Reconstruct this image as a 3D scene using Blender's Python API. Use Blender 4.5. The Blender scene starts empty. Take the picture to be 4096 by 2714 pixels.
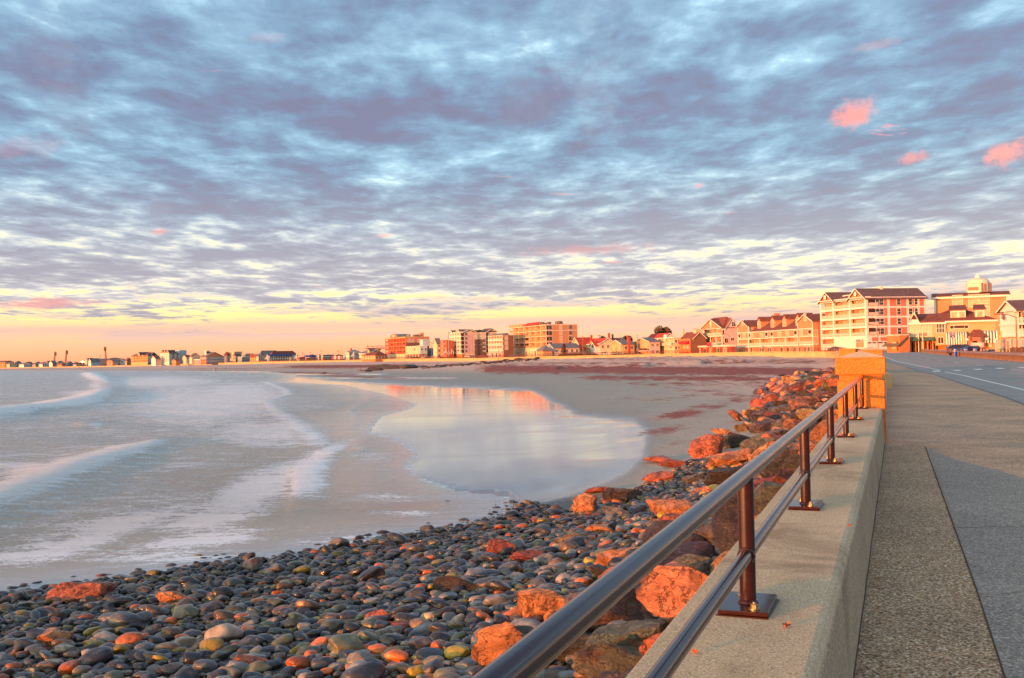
import bpy, bmesh, math, random
import numpy as np
from mathutils import Vector, Matrix, noise
random.seed(7); RNG = np.random.default_rng(11)
scene = bpy.context.scene
col = scene.collection
R = math.radians
# ------------------------------------------------------------------ camera
F = 1000.0; HC = 354.6; SL = -0.0211; ZC = 5.0
ROLL = -math.atan(SL); PITCH = math.atan((HC-339)*math.cos(ROLL)/F)
cam = bpy.data.cameras.new('camera'); camo = bpy.data.objects.new('camera', cam); col.objects.link(camo)
cam.sensor_width = 36.0; cam.lens = 36.0*F/1024.0; cam.clip_start = 0.05; cam.clip_end = 20000
camo.matrix_world = Matrix.Translation((0, 0, ZC)) @ Matrix.Rotation(R(90)+PITCH, 4, 'X') @ Matrix.Rotation(-ROLL, 4, 'Z')
scene.camera = camo
scene.render.resolution_x = 1024; scene.render.resolution_y = 678
try:
    scene.view_settings.view_transform = 'Standard'; scene.view_settings.look = 'None'
except Exception: pass
scene.view_settings.exposure = 0.80; scene.view_settings.gamma = 1.0
scene.render.engine = 'CYCLES'
scene.cycles.use_denoising = True
scene.cycles.max_bounces = 6; scene.cycles.diffuse_bounces = 2; scene.cycles.glossy_bounces = 3
scene.cycles.transmission_bounces = 2; scene.cycles.caustics_reflective = False; scene.cycles.caustics_refractive = False

def ray(fx, fy):                      # photograph pixel (4096 wide) -> direction
    x = (fx/4-512)/F; y = -(fy/4-339)/F; r = ROLL
    X = x*math.cos(r)+y*math.sin(r); Y = -x*math.sin(r)+y*math.cos(r)
    c, s = math.cos(PITCH), math.sin(PITCH)
    return Vector((X, c-Y*s, s+Y*c))
def gp(fx, fy, z=0.0):                # point on the level z
    v = ray(fx, fy); return Vector((0, 0, ZC))+v*((z-ZC)/v.z)
def at(fx, D, fy=None):               # point at depth D along the view
    v = ray(fx, fy if fy is not None else 1400); return Vector((0, 0, ZC))+v*(D/v.y)
def zz(fx, fy, D):                    # height of what shows at that pixel at depth D
    v = ray(fx, fy); return ZC+v.z*D/v.y
def hor(fx): return 4*(HC+SL*(fx/4-512))
def to_px(P):                         # world -> photograph pixel
    v = camo.matrix_world.inverted() @ Vector(P)
    if v.z > -0.01: return (-9999, -9999)
    return (4*(512+F*v.x/-v.z), 4*(339-F*v.y/-v.z))
# sea wall frame: s along the wall, t to the landward side
W0 = Vector((0.85, 3.70, 0)); WD = Vector((0.3597, 0.93307, 0)); WN = Vector((0.93307, -0.3597, 0))
def L(s, t, z=0.0): return W0+WD*s+WN*t+Vector((0, 0, z))
WROT = -math.atan2(WD.x, WD.y)        # rotation so that local +Y runs along the wall

# ------------------------------------------------------------------ mesh builder
class MB:
    def __init__(s): s.v = []; s.f = []; s.sm = []
    def add(s, vs, fs, smooth=False):
        n = len(s.v); s.v += [tuple(v) for v in vs]
        for f in fs: s.f.append([i+n for i in f]); s.sm.append(smooth)
        return s
    def box(s, x0, x1, y0, y1, z0, z1, M=None):
        vs = [Vector(p) for p in ((x0,y0,z0),(x1,y0,z0),(x1,y1,z0),(x0,y1,z0),(x0,y0,z1),(x1,y0,z1),(x1,y1,z1),(x0,y1,z1))]
        if M: vs = [M @ v for v in vs]
        return s.add(vs, [(0,3,2,1),(4,5,6,7),(0,1,5,4),(1,2,6,5),(2,3,7,6),(3,0,4,7)])
    def prism(s, poly, h, M=None):    # poly in (a,b), extruded along c; M maps (a,b,c)
        n = len(poly); vs = [Vector((a, b, 0)) for a, b in poly]+[Vector((a, b, h)) for a, b in poly]
        if M: vs = [M @ v for v in vs]
        return s.add(vs, [list(range(n))[::-1], list(range(n, 2*n))]+[(i, (i+1) % n, n+(i+1) % n, n+i) for i in range(n)])
    def tube(s, p, q, r0, r1=None, n=12, caps=True, smooth=True):
        p = Vector(p); q = Vector(q); r1 = r0 if r1 is None else r1
        d = (q-p).normalized(); a = d.orthogonal().normalized(); b = d.cross(a)
        vs = []
        for c, r in ((p, r0), (q, r1)):
            for i in range(n):
                t = 2*math.pi*i/n; vs.append(c+a*(r*math.cos(t))+b*(r*math.sin(t)))
        s.add(vs, [(i, (i+1) % n, n+(i+1) % n, n+i) for i in range(n)], smooth)
        if caps: s.add(vs, [list(range(n))[::-1], list(range(n, 2*n))])
        return s
    def lathe(s, prof, c=(0, 0, 0), n=16, smooth=True):
        vs = []; c = Vector(c)
        for r, z in prof:
            for i in range(n):
                t = 2*math.pi*i/n; vs.append(c+Vector((r*math.cos(t), r*math.sin(t), z)))
        fs = []
        for k in range(len(prof)-1):
            for i in range(n): fs.append((k*n+i, k*n+(i+1) % n, (k+1)*n+(i+1) % n, (k+1)*n+i))
        return s.add(vs, fs, smooth)
    def build(s, name, mat, parent=None, loc=None):
        me = bpy.data.meshes.new(name); me.from_pydata(s.v, [], s.f); me.update()
        me.polygons.foreach_set('use_smooth', s.sm)
        me.materials.append(mat)
        return link(name, me, parent, loc)
def link(name, me, parent=None, loc=None):
    o = bpy.data.objects.new(name, me); col.objects.link(o)
    if parent is not None: o.parent = parent
    if loc is not None: o.location = loc
    return o
def tag(o, label=None, cat=None, group=None, kind=None):
    if label: o['label'] = label
    if cat: o['category'] = cat
    if group: o['group'] = group
    if kind: o['kind'] = kind
    return o
def empty(name, loc=(0, 0, 0), rz=0.0, label=None, cat=None, group=None):
    o = bpy.data.objects.new(name, None); col.objects.link(o); o.empty_display_size = .3
    o.location = loc; o.rotation_euler = (0, 0, rz); return tag(o, label, cat, group)
KIDS = {}
def copy_tree(o, parent=None):
    c = o.copy(); col.objects.link(c)
    if parent is not None: c.parent = parent
    for ch in list(o.children): copy_tree(ch, c)
    return c
def bevel(o, w, seg=2, ang=30):
    m = o.modifiers.new('bevel', 'BEVEL'); m.width = w; m.segments = seg; m.limit_method = 'ANGLE'; m.angle_limit = R(ang); return o

# ------------------------------------------------------------------ materials
def nodes(m):
    m.use_nodes = True; nt = m.node_tree; nt.nodes.clear()
    out = nt.nodes.new('ShaderNodeOutputMaterial'); b = nt.nodes.new('ShaderNodeBsdfPrincipled')
    nt.links.new(b.outputs[0], out.inputs[0]); return nt, b
class G:                              # tiny node helper
    def __init__(s, nt): s.nt = nt
    def n(s, typ, **k):
        x = s.nt.nodes.new(typ)
        for a, b in k.items():
            if a.startswith('_'): setattr(x, a[1:], b)
        return x
    def set(s, sock, v):
        if v is None: return
        if hasattr(v, 'is_output') or isinstance(v, bpy.types.NodeSocket): s.nt.links.new(v, sock)
        else:
            if isinstance(v, (tuple, list)) and len(v) == 3 and sock.type == 'RGBA': v = (*v, 1)
            sock.default_value = v
    def coord(s, which='Object'): return s.n('ShaderNodeTexCoord').outputs[which]
    def mapping(s, v, sc=(1, 1, 1), rot=(0, 0, 0), loc=(0, 0, 0)):
        x = s.n('ShaderNodeMapping'); s.set(x.inputs['Vector'], v); x.inputs['Scale'].default_value = sc
        x.inputs['Rotation'].default_value = rot; x.inputs['Location'].default_value = loc; return x.outputs[0]
    def noise(s, v, scale=5, detail=4, rough=.5, dist=0, out='Fac', w=None):
        x = s.n('ShaderNodeTexNoise'); s.set(x.inputs['Vector'], v); s.set(x.inputs['Scale'], scale)
        x.inputs['Detail'].default_value = detail; x.inputs['Roughness'].default_value = rough; x.inputs['Distortion'].default_value = dist
        return x.outputs[out]
    def voronoi(s, v, scale=5, feat='F1', out='Distance', rand=1):
        x = s.n('ShaderNodeTexVoronoi', _feature=feat); s.set(x.inputs['Vector'], v); s.set(x.inputs['Scale'], scale)
        x.inputs['Randomness'].default_value = rand; return x.outputs[out]
    def math(s, op, a, b=0.0, c=None, clamp=False):
        x = s.n('ShaderNodeMath', _operation=op); x.use_clamp = clamp
        s.set(x.inputs[0], a); s.set(x.inputs[1], b)
        if c is not None: s.set(x.inputs[2], c)
        return x.outputs[0]
    def vmath(s, op, a, b=None, out=0):
        x = s.n('ShaderNodeVectorMath', _operation=op); s.set(x.inputs[0], a)
        if b is not None: s.set(x.inputs[1], b)
        return x.outputs[out]
    def ramp(s, f, stops, interp='LINEAR'):
        x = s.n('ShaderNodeValToRGB'); s.set(x.inputs[0], f); cr = x.color_ramp; cr.interpolation = interp
        while len(cr.elements) < len(stops): cr.elements.new(.5)
        for e, (p, c) in zip(cr.elements, stops):
            e.position = p; e.color = (*c, 1) if len(c) == 3 else c
        return x.outputs[0]
    def mr(s, v, a, b, c=0.0, d=1.0, smooth=False):
        x = s.n('ShaderNodeMapRange'); x.clamp = True
        if smooth: x.interpolation_type = 'SMOOTHSTEP'
        s.set(x.inputs[0], v); x.inputs[1].default_value = a; x.inputs[2].default_value = b
        s.set(x.inputs[3], c); s.set(x.inputs[4], d); return x.outputs[0]
    def mix(s, f, a, b, mode='MIX'):
        x = s.n('ShaderNodeMix', _data_type='RGBA', _blend_type=mode); s.set(x.inputs[0], f); s.set(x.inputs[6], a); s.set(x.inputs[7], b); return x.outputs[2]
    def bump(s, h, strength=.3, dist=.02, normal=None):
        x = s.n('ShaderNodeBump'); s.set(x.inputs['Height'], h); s.set(x.inputs['Strength'], strength); x.inputs['Distance'].default_value = dist
        if normal: s.set(x.inputs['Normal'], normal)
        return x.outputs[0]
    def attr(s, name, out='Fac'):
        x = s.n('ShaderNodeAttribute'); x.attribute_name = name; return x.outputs[out]
    def xyz(s, v):
        x = s.n('ShaderNodeSeparateXYZ'); s.set(x.inputs[0], v); return x.outputs
MATS = {}
def mat(name, c, rough=.7, var=.12, scale=1.0, bump=0.0, metal=0.0, spec=.5, bscale=20, bdist=.01, coat=0):
    if name in MATS: return MATS[name]
    m = bpy.data.materials.new(name); nt, b = nodes(m); g = G(nt)
    v = g.coord()
    n = g.noise(v, scale, 5, .6)
    k = g.mr(n, .3, .7, 1-var, 1+var)
    colr = g.mix(1.0, c, g.n('ShaderNodeCombineColor').outputs[0], 'MULTIPLY')
    cc = nt.nodes[-2] if False else None
    comb = [x for x in nt.nodes if x.bl_idname == 'ShaderNodeCombineColor'][0]
    for i in range(3): nt.links.new(k, comb.inputs[i])
    nt.links.new(colr, b.inputs['Base Color'])
    b.inputs['Roughness'].default_value = rough; b.inputs['Metallic'].default_value = metal
    b.inputs['Specular IOR Level'].default_value = spec; b.inputs['Coat Weight'].default_value = coat
    if bump: nt.links.new(g.bump(g.noise(v, bscale, 4, .6), bump, bdist), b.inputs['Normal'])
    MATS[name] = m; return m

# ------------------------------------------------------------------ sun and sky
SUN_AZ = 230.0; SUN_EL = 2.9          # azimuth clockwise from the view axis
sd = Vector((math.sin(R(SUN_AZ))*math.cos(R(SUN_EL)), math.cos(R(SUN_AZ))*math.cos(R(SUN_EL)), math.sin(R(SUN_EL))))
sun = bpy.data.lights.new('sun', 'SUN'); sun.energy = 5.0; sun.angle = R(.5); sun.color = (1.0, .25, .055)
suno = bpy.data.objects.new('sun', sun); col.objects.link(suno); suno.rotation_euler = sd.to_track_quat('Z', 'Y').to_euler()
suno.location = (-40, -20, 30)
world = bpy.data.worlds.new('World'); scene.world = world; world.use_nodes = True
nt = world.node_tree; nt.nodes.clear(); g = G(nt)
wo = g.n('ShaderNodeOutputWorld'); bg = g.n('ShaderNodeBackground'); nt.links.new(bg.outputs[0], wo.inputs[0])
dirv = g.coord('Generated'); x, y, z = g.xyz(dirv)[:3]
zc = g.math('MAXIMUM', z, 0.0)
den = g.math('ADD', zc, .035)
px_ = g.math('DIVIDE', x, den); py_ = g.math('DIVIDE', y, den)
cv = g.n('ShaderNodeCombineXYZ'); nt.links.new(px_, cv.inputs[0]); nt.links.new(py_, cv.inputs[1])
P = cv.outputs[0]
big = g.noise(g.mapping(P, (.55, .55, 1), loc=(3.1, 7.3, 0)), 1.0, 3, .5)
mid = g.noise(g.mapping(P, (1.0, .60, 1), loc=(1.7, 2.2, 0)), 2.9, 9, .575, .2)
fine = g.noise(g.mapping(P, (.9, .62, 1), loc=(9.7, 4.2, 0)), 8.5, 5, .55, .15)
d = g.math('ADD', g.math('MULTIPLY', big, .46), g.math('ADD', g.math('MULTIPLY', mid, .56), g.math('MULTIPLY', fine, .25)))
# d is about .45 .. .75 ; thicker cover to the sides, thinner band near the horizon
low = g.mr(z, .018, .075, 0.0, 1.0, True)
d = g.math('SUBTRACT', d, g.math('SUBTRACT', g.mr(z, .03, .12, .070, 0.0), .025))
base_hi = g.ramp(d, [(.49, (.64, .84, .90)), (.54, (.33, .52, .65)), (.59, (.22, .36, .50)), (.645, (.16, .26, .39)), (.70, (.135, .18, .30)), (.77, (.14, .135, .235))])
base_lo = g.ramp(d, [(.50, (.90, .80, .42)), (.545, (.74, .66, .50)), (.585, (.54, .52, .53)), (.63, (.36, .355, .42)), (.71, (.27, .255, .34))])
cloud = g.mix(g.mr(z, .07, .20, 0, 1, True), base_lo, base_hi)
# clear band along the horizon
side = g.math('MULTIPLY', x, 1.0)
clear = g.ramp(z, [(0.0, (.84, .33, .17)), (.012, (.84, .40, .22)), (.026, (.82, .48, .28)), (.040, (.84, .66, .27)), (.07, (.86, .76, .36))])
clear = g.mix(g.mr(x, -.1, .55, 0, .55), clear, (.80, .46, .33))
bank = g.noise(g.mapping(dirv, (2.2, 2.2, 42), loc=(1.3, 0, .6)), 2.0, 5, .55, .3)
bk = g.math('MULTIPLY', g.mr(bank, .50, .60, 0, .8, True), g.mr(z, .012, .03, 0, 1, True))
clear = g.mix(bk, clear, (.52, .37, .40))
bz = g.math('DIVIDE', g.math('SUBTRACT', g.math('ADD', z, g.math('MULTIPLY', g.math('SUBTRACT', g.noise(g.mapping(dirv, (3, 3, 30)), 2.2, 5, .6), .5), .014)), .0315), .0062)
bzm = g.math('EXPONENT', g.math('MULTIPLY', g.math('MULTIPLY', bz, bz), -1.0))
clear = g.mix(g.math('MULTIPLY', bzm, .72), clear, (.56, .36, .345))
skyc = g.mix(g.mr(g.math('ADD', z, g.math('MULTIPLY', g.math('SUBTRACT', d, .58), .16)), .040, .068, 0, 1, True), clear, cloud)
# small sunlit pink scud under the deck
pk = g.noise(g.mapping(P, (1.0, 1.25, 1), loc=(21.3, 5.2, 0)), 1.55, 6, .62, .5)
pk = g.math('MULTIPLY', g.mr(pk, .655, .72, 0, .85, True), g.mr(z, .05, .09, 0, 1, True))
skyc = g.mix(pk, skyc, (.86, .26, .28))
pat = None
for (fx, fy, w, hh, s) in ((3410, 455, .021, .0125, .95), (4030, 612, .020, .012, .9), (3650, 630, .016, .006, .6), (640, 926, .010, .0032, .5), (2790, 745, .006, .003, .5), (1060, 150, .02, .006, .12), (1535, 943, .010, .002, .4), (90, 590, .04, .010, .12), (3500, 180, .02, .005, .18), (2350, 1000, .07, .006, .3), (160, 1215, .05, .006, .5)):
    c = ray(fx, fy).normalized()
    up = Vector((0, 0, 1)); rt = c.cross(up).normalized(); up = rt.cross(c)
    wob = g.noise(dirv, 22, 4, .6)
    a = g.math('DIVIDE', g.vmath('DOT_PRODUCT', dirv, tuple(rt), 'Value'), w)
    b_ = g.math('DIVIDE', g.vmath('DOT_PRODUCT', g.vmath('SUBTRACT', dirv, tuple(c)), tuple(up), 'Value'), hh)
    fr = g.vmath('DOT_PRODUCT', dirv, tuple(c), 'Value')
    b_ = g.math('ADD', b_, g.math('MULTIPLY', a, -.35))
    rr = g.math('SQRT', g.math('ADD', g.math('MULTIPLY', a, a), g.math('MULTIPLY', b_, b_)))
    rr = g.math('ADD', rr, g.math('MULTIPLY', g.math('SUBTRACT', g.noise(dirv, 60, 5, .65), .5), 2.6))
    k = g.math('MULTIPLY', g.mr(rr, .25, 1.25, s, 0, True), g.math('GREATER_THAN', fr, .9))
    pat = k if pat is None else g.math('MAXIMUM', pat, k)
skyc = g.mix(pat, skyc, (.84, .25, .21))
# bright ragged break in the deck
brk = None
for (fx, fy, w, hh, s) in ((2330, 300, .035, .06, .9), (2130, 330, .02, .05, .5), (220, 390, .03, .03, .7), (600, 850, .03, .01, .6), (220, 220, .03, .03, .5), (3990, 560, .03, .012, .5)):
    c = ray(fx, fy).normalized(); rt = c.cross(Vector((0, 0, 1))).normalized(); up = rt.cross(c)
    a = g.math('DIVIDE', g.vmath('DOT_PRODUCT', dirv, tuple(rt), 'Value'), w)
    b_ = g.math('DIVIDE', g.vmath('DOT_PRODUCT', g.vmath('SUBTRACT', dirv, tuple(c)), tuple(up), 'Value'), hh)
    rr = g.math('SQRT', g.math('ADD', g.math('MULTIPLY', a, a), g.math('MULTIPLY', b_, b_)))
    rr = g.math('ADD', rr, g.math('MULTIPLY', g.math('SUBTRACT', g.noise(dirv, 26, 6, .60, .1), .5), 5.5))
    k = g.math('MULTIPLY', g.math('MULTIPLY', g.mr(rr, -.1, 1.5, s, 0, True), g.mr(d, .52, .60, 1, .08, True)), g.math('GREATER_THAN', g.vmath('DOT_PRODUCT', dirv, tuple(c), 'Value'), .9))
    brk = k if brk is None else g.math('MAXIMUM', brk, k)
skyc = g.mix(brk, skyc, (.80, .92, .90))
# warm sunrise glow low around the sun behind left, out of frame, added to lift ambient light
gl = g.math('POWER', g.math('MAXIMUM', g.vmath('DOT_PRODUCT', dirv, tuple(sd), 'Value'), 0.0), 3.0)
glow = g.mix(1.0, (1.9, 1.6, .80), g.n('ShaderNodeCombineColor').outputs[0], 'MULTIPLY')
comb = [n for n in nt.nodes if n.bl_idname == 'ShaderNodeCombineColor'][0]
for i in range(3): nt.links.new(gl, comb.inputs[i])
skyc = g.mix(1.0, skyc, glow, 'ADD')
nish = g.n('ShaderNodeTexSky', _sky_type='NISHITA'); nish.sun_disc = False
nish.sun_elevation = R(SUN_EL); nish.sun_rotation = R(SUN_AZ)
skyc = g.mix(.04, skyc, nish.outputs[0], 'ADD')
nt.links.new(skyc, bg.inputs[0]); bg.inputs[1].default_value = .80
# ------------------------------------------------------------------ coast line data
def v2(p): return (p.x, p.y)
SWP = [v2(L(-60, 0)), v2(L(-8, 0)), v2(L(34, 0)), (21.0, 62.0), (48, 143), (78, 240), (98, 292), (100.5, 301), (99.5, 318), (80, 335), (59.5, 365), (27, 430), (6, 462),
       (-20, 540), (-73, 650), (-130, 800), (-262, 1000), (-388, 1150), (-515, 1250), (-717, 1400), (-918, 1500), (-1250, 1650), (-3200, 2300)]
SWT = [3.5, 3.5, 3.5, 3.5, 3.5, 3.5, 3.5, 3.5, 3.65, 4.0, 3.83, 3.67, 3.6, 3.3, 3.6, 3.15, 3.0, 1.9, 1.5, 1.5, 1.5, 1.5, 1.5]      # promenade level
SWB = [1.4, 1.4, .75, .6, .6, .9, 1.7, 1.8, 2.0, 3.0, 3.3, 2.9, 2.85, 1.9, 2.25, 2.2, 1.1, .8, .5, .8, .8, .8, .8]               # sand level at its foot
WLX = [(0, 1482), (700, 1483), (1100, 1490), (1180, 1502), (1140, 1529), (1370, 1541), (1520, 1575), (1665, 1617), (1635, 1636), (1521, 1666), (1490, 1704), (1475, 1735),
       (1582, 1750), (1650, 1795), (1673, 1826), (1635, 1856), (1673, 1902), (1740, 1935), (1830, 1962), (1910, 1972), (2040, 1984), (2090, 2030), (2010, 2085), (1908, 2107), (1773, 2134), (1624, 2154),
       (1435, 2181), (1183, 2234), (887, 2263), (562, 2317), (237, 2358), (0, 2388), (-500, 2440), (-1500, 2560)]
WL = [(-3000, 1800), (-1150, 1180)]+[v2(gp(fx, fy, 0)) for fx, fy in WLX]
SEA = np.array(WL+[(-60, -10), (-4000, -400), (-4000, 900)])
SWA = np.array(SWP)
def pdist(X, Y, poly, val=None):
    best = np.full(X.shape, 1e9); bv = np.zeros(X.shape)
    for i in range(len(poly)-1):
        ax, ay = poly[i]; bx, by = poly[i+1]; dx, dy = bx-ax, by-ay
        t = np.clip(((X-ax)*dx+(Y-ay)*dy)/(dx*dx+dy*dy), 0, 1)
        dd = np.hypot(X-ax-t*dx, Y-ay-t*dy); k = dd < best
        best = np.where(k, dd, best)
        if val is not None: bv = np.where(k, val[i]*(1-t)+val[i+1]*t, bv)
    return (best, bv) if val is not None else best
def inside(X, Y, poly):
    r = np.zeros(X.shape, bool); n = len(poly); j = n-1
    for i in range(n):
        xi, yi = poly[i]; xj, yj = poly[j]
        if yi != yj:
            c = ((yi > Y) != (yj > Y)) & (X < (xj-xi)*(Y-yi)/(yj-yi)+xi); r ^= c
        j = i
    return r
LANDP = np.array(SWP+[(-3200, 6000), (6000, 6000), (6000, -400), v2(L(-60, 500))])
def terrain(X, Y):
    X = np.asarray(X, float); Y = np.asarray(Y, float)
    ds, zb = pdist(X, Y, SWA, SWB); dw = pdist(X, Y, WL)
    sea = inside(X, Y, SEA); land = inside(X, Y, LANDP)
    u = dw/(dw+ds+1e-6); dist = np.hypot(X, Y)
    cob = 1-np.clip((Y-28)/10, 0, 1)
    p = 1.5-.55*cob
    z = zb*u**p
    near = 1-np.clip((Y-120)/60, 0, 1)
    z = z+near*(1.55*np.exp(-ds/3.2)+(1-cob)*.55*np.exp(-ds/5.5))
    w = np.sin(X*.9+1.3*np.sin(Y*.43))*np.sin(Y*.8+1.7)*.03*np.clip(dw/4, 0, 1)
    z = z+w*np.clip(Y/40, .5, 3)*np.clip((u-.35)*4, 0, 1)
    z = np.where(sea, -np.minimum(.045*dw, 2.0), z)
    z = np.where(land, np.minimum(zb, 2.0), z)
    return z
def tz(x, y): return float(terrain(np.array([x]), np.array([y]))[0])
def on_ground(fx, fy):
    v = ray(fx, fy); lo, hi = 4.0/v.y, 1500.0/v.y
    ts = np.geomspace(lo, hi, 900); X = v.x*ts; Y = v.y*ts; Z = ZC+v.z*ts
    h = Z-np.maximum(terrain(X, Y), 0); k = np.argmax(h < 0) if (h < 0).any() else len(ts)-1
    t = ts[k]; return Vector((v.x*t, v.y*t, max(tz(v.x*t, v.y*t), 0)))
def grid_mesh(name, X, Y, Z, mat, attrs=None, keep=None):
    nr, nc = X.shape; co = np.stack([X, Y, Z], -1).reshape(-1, 3)
    idx = np.arange(nr*nc).reshape(nr, nc)
    q = np.stack([idx[:-1, :-1], idx[:-1, 1:], idx[1:, 1:], idx[1:, :-1]], -1)
    if keep is not None: q = q[keep[:-1, :-1] | keep[:-1, 1:] | keep[1:, 1:] | keep[1:, :-1]]
    q = q.reshape(-1, 4)
    used = np.unique(q); rem = np.full(nr*nc, -1); rem[used] = np.arange(len(used)); q = rem[q]; co = co[used]
    me = bpy.data.meshes.new(name); me.vertices.add(len(co)); me.vertices.foreach_set('co', co.ravel().astype(np.float32))
    me.loops.add(q.size); me.loops.foreach_set('vertex_index', q.ravel().astype(np.int32))
    me.polygons.add(len(q)); me.polygons.foreach_set('loop_start', np.arange(0, q.size, 4, dtype=np.int32))
    me.polygons.foreach_set('use_smooth', np.ones(len(q), bool))
    me.update(calc_edges=True)
    for k, a in (attrs or {}).items():
        at_ = me.attributes.new(k, 'FLOAT', 'POINT'); at_.data.foreach_set('value', a.reshape(-1)[used].astype(np.float32))
    me.materials.append(mat); return link(name, me)
def px_of(X, Y, Z):
    M = np.array(camo.matrix_world.inverted()); V = np.stack([X, Y, Z, np.ones_like(X)], -1) @ M.T
    zz_ = np.minimum(V[..., 2], -.05); return 4*(512+F*V[..., 0]/-zz_), 4*(339-F*V[..., 1]/-zz_)
def sm(x, a, b):
    t = np.clip((x-a)/(b-a), 0, 1); return t*t*(3-2*t)
az = np.concatenate([np.linspace(-80, -33, 40)[:-1], np.arange(-33, 33, .16), np.linspace(33, 80, 40)])
def polar(r0, r1, k):
    r = np.geomspace(r0, r1, int(math.log(r1/r0)/math.log(k))); A, Rr = np.meshgrid(R(1)*az, r); return np.sin(A)*Rr, np.cos(A)*Rr
# ------------------------------------------------------------------ sand
X, Y = polar(2.0, 4500, 1.022); Z = terrain(X, Y)
PX, PY = px_of(X, Y, Z)
MIR = np.array([(1180, 1498), (1330, 1515), (1480, 1525), (1660, 1537), (1950, 1548), (2125, 1558), (2180, 1583), (2285, 1636), (2320, 1658), (2545, 1676), (2600, 1720), (2590, 1820), (2510, 1900), (2260, 1990), (2100, 2030), (1700, 2100), (1400, 1900), (1400, 1600), (1000, 1540), (900, 1490)], float)
mi = inside(PX, PY, MIR); md = pdist(PX, PY*1.6, np.vstack([MIR, MIR[:1]])*[1, 1.6])
sg = np.where(mi, md, -md); wet = .30*sm(sg, -120, -10)+.70*sm(sg, -38, 46)
for (x0, x1, y, h, s) in ((350, 1200, 1486, 5, .9), (1000, 1560, 1497, 6, .9), (1200, 1850, 1512, 6, .8), (1260, 1430, 1478, 3, .5)):
    wet = np.maximum(wet, s*np.exp(-((PY-y)/h)**2)*sm(PX, x0-40, x0+60)*(1-sm(PX, x1-60, x1+60)))
wet = np.where(inside(X, Y, SEA), 1.0, wet)
weed = np.zeros(X.shape)
for (xa, ya, xb, yb, h, s) in ((1900, 1476, 3320, 1488, 23, 1.0), (2300, 1510, 3150, 1518, 13, .9), (1130, 1467, 1700, 1464, 7.5, 1.05), (1080, 1470, 1500, 1474, 4, .7), (2050, 1454, 3330, 1450, 9, .60), (2300, 1432, 3350, 1446, 12, .58), (1900, 1462, 2700, 1464, 5, .5),
                               (2450, 1534, 3150, 1540, 16, .62), (2400, 1600, 3000, 1570, 26, .42), (2600, 1810, 2760, 1760, 20, .5), (2700, 1650, 3100, 1570, 20, .62), (2300, 1700, 2600, 1760, 40, .25), (2600, 1478, 3330, 1484, 13, 1.12), (1500, 1456, 2300, 1452, 5, .55), (700, 1474, 1100, 1474, 3, .6), (1060, 1486, 1480, 1500, 5, .8), (700, 1480, 1100, 1484, 2.5, .6), (2700, 1565, 3050, 1590, 22, .60), (2560, 1690, 2950, 1610, 26, .66), (2500, 1750, 2760, 1700, 26, .62), (2480, 1840, 2600, 1790, 16, .35), (2150, 1670, 2420, 1720, 16, .16), (1250, 1500, 1650, 1516, 7, .7)):
    t = np.clip((PX-xa)/(xb-xa), 0, 1); yc = ya+(yb-ya)*t
    e = s*np.exp(-((PY-yc)/h)**2)*sm(PX, xa-80, xa+90)*(1-sm(PX, xb-90, xb+80)); weed = np.maximum(weed, e)
ds, _ = pdist(X, Y, SWA, SWB)
peb = (1-sm(Y, 30, 37))*1.0
peb = np.maximum(peb, (1-sm(ds, 3.5, 6))*(Y < 170)*(X > -6))
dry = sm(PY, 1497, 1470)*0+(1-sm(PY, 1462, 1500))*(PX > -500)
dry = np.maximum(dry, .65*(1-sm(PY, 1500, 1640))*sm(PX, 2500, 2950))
# low kelp banks have a little real height
nz = np.sin(X*.21+Y*.043)*np.sin(X*.083-Y*.11)*.5+.5
Z = Z+np.where(Y < 420, sm(weed, .5, 1)*.10, 0)
m = bpy.data.materials.new('beach_sand'); nt, b = nodes(m); g = G(nt); v = g.coord()
aw, ak, ap, ad = g.attr('wet'), g.attr('weed'), g.attr('peb'), g.attr('dry')
aw = g.math('ADD', aw, g.math('MULTIPLY', g.math('SUBTRACT', g.noise(g.mapping(v, (.25, .12, 1)), 1, 6, .65, .5), .5), .7), clamp=True)
n1 = g.noise(g.mapping(v, (.10, .03, 1)), 1.0, 6, .6, .4); n2 = g.noise(v, 3.0, 5, .6)
sand = g.mix(n1, (.30, .295, .225), (.38, .37, .29))
sand = g.mix(ad, sand, g.mix(n1, (.66, .43, .31), (.84, .58, .44)))  # dry sand, with the low sun's pink put into its colour
wetc = g.mix(n1, (.20, .195, .18), (.27, .26, .24))
sand = g.mix(aw, sand, wetc)
spk = g.noise(g.mapping(v, (.35, 1.0, 1), rot=(0, 0, .25)), 2.3, 8, .68, .5)
spk = g.math('ADD', g.math('MULTIPLY', spk, .5), g.math('MULTIPLY', g.noise(g.mapping(v, (.34, .11, 1), rot=(0, 0, -.2)), 1.0, 8, .66, .5), .5))
thr = g.math('SUBTRACT', .66, g.math('MULTIPLY', ak, .28))
wk = g.mr(g.math('SUBTRACT', spk, thr), -.012, .03)
wk2 = g.math('MULTIPLY', g.mr(g.noise(v, 4.5, 6, .7), .60, .63), g.mr(aw, .25, .6, .35, .6))
wk = g.math('MAXIMUM', wk, g.math('MULTIPLY', wk2, .35))
wk = g.math('MULTIPLY', wk, g.mr(ak, .0, .12))
sand = g.mix(wk, sand, g.mix(g.noise(v, 1.5, 3), (.34, .045, .018), (.15, .028, .014)))
pv = g.voronoi(v, 9, out='Color'); pebc = g.mix(g.xyz(pv)[0], (.035, .035, .038), (.16, .14, .12))
sand = g.mix(g.mr(g.math('ADD', ap, g.math('MULTIPLY', g.math('SUBTRACT', n2, .5), .7)), .45, .6), sand, pebc)
nt.links.new(sand, b.inputs['Base Color'])
sand = sand
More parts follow.
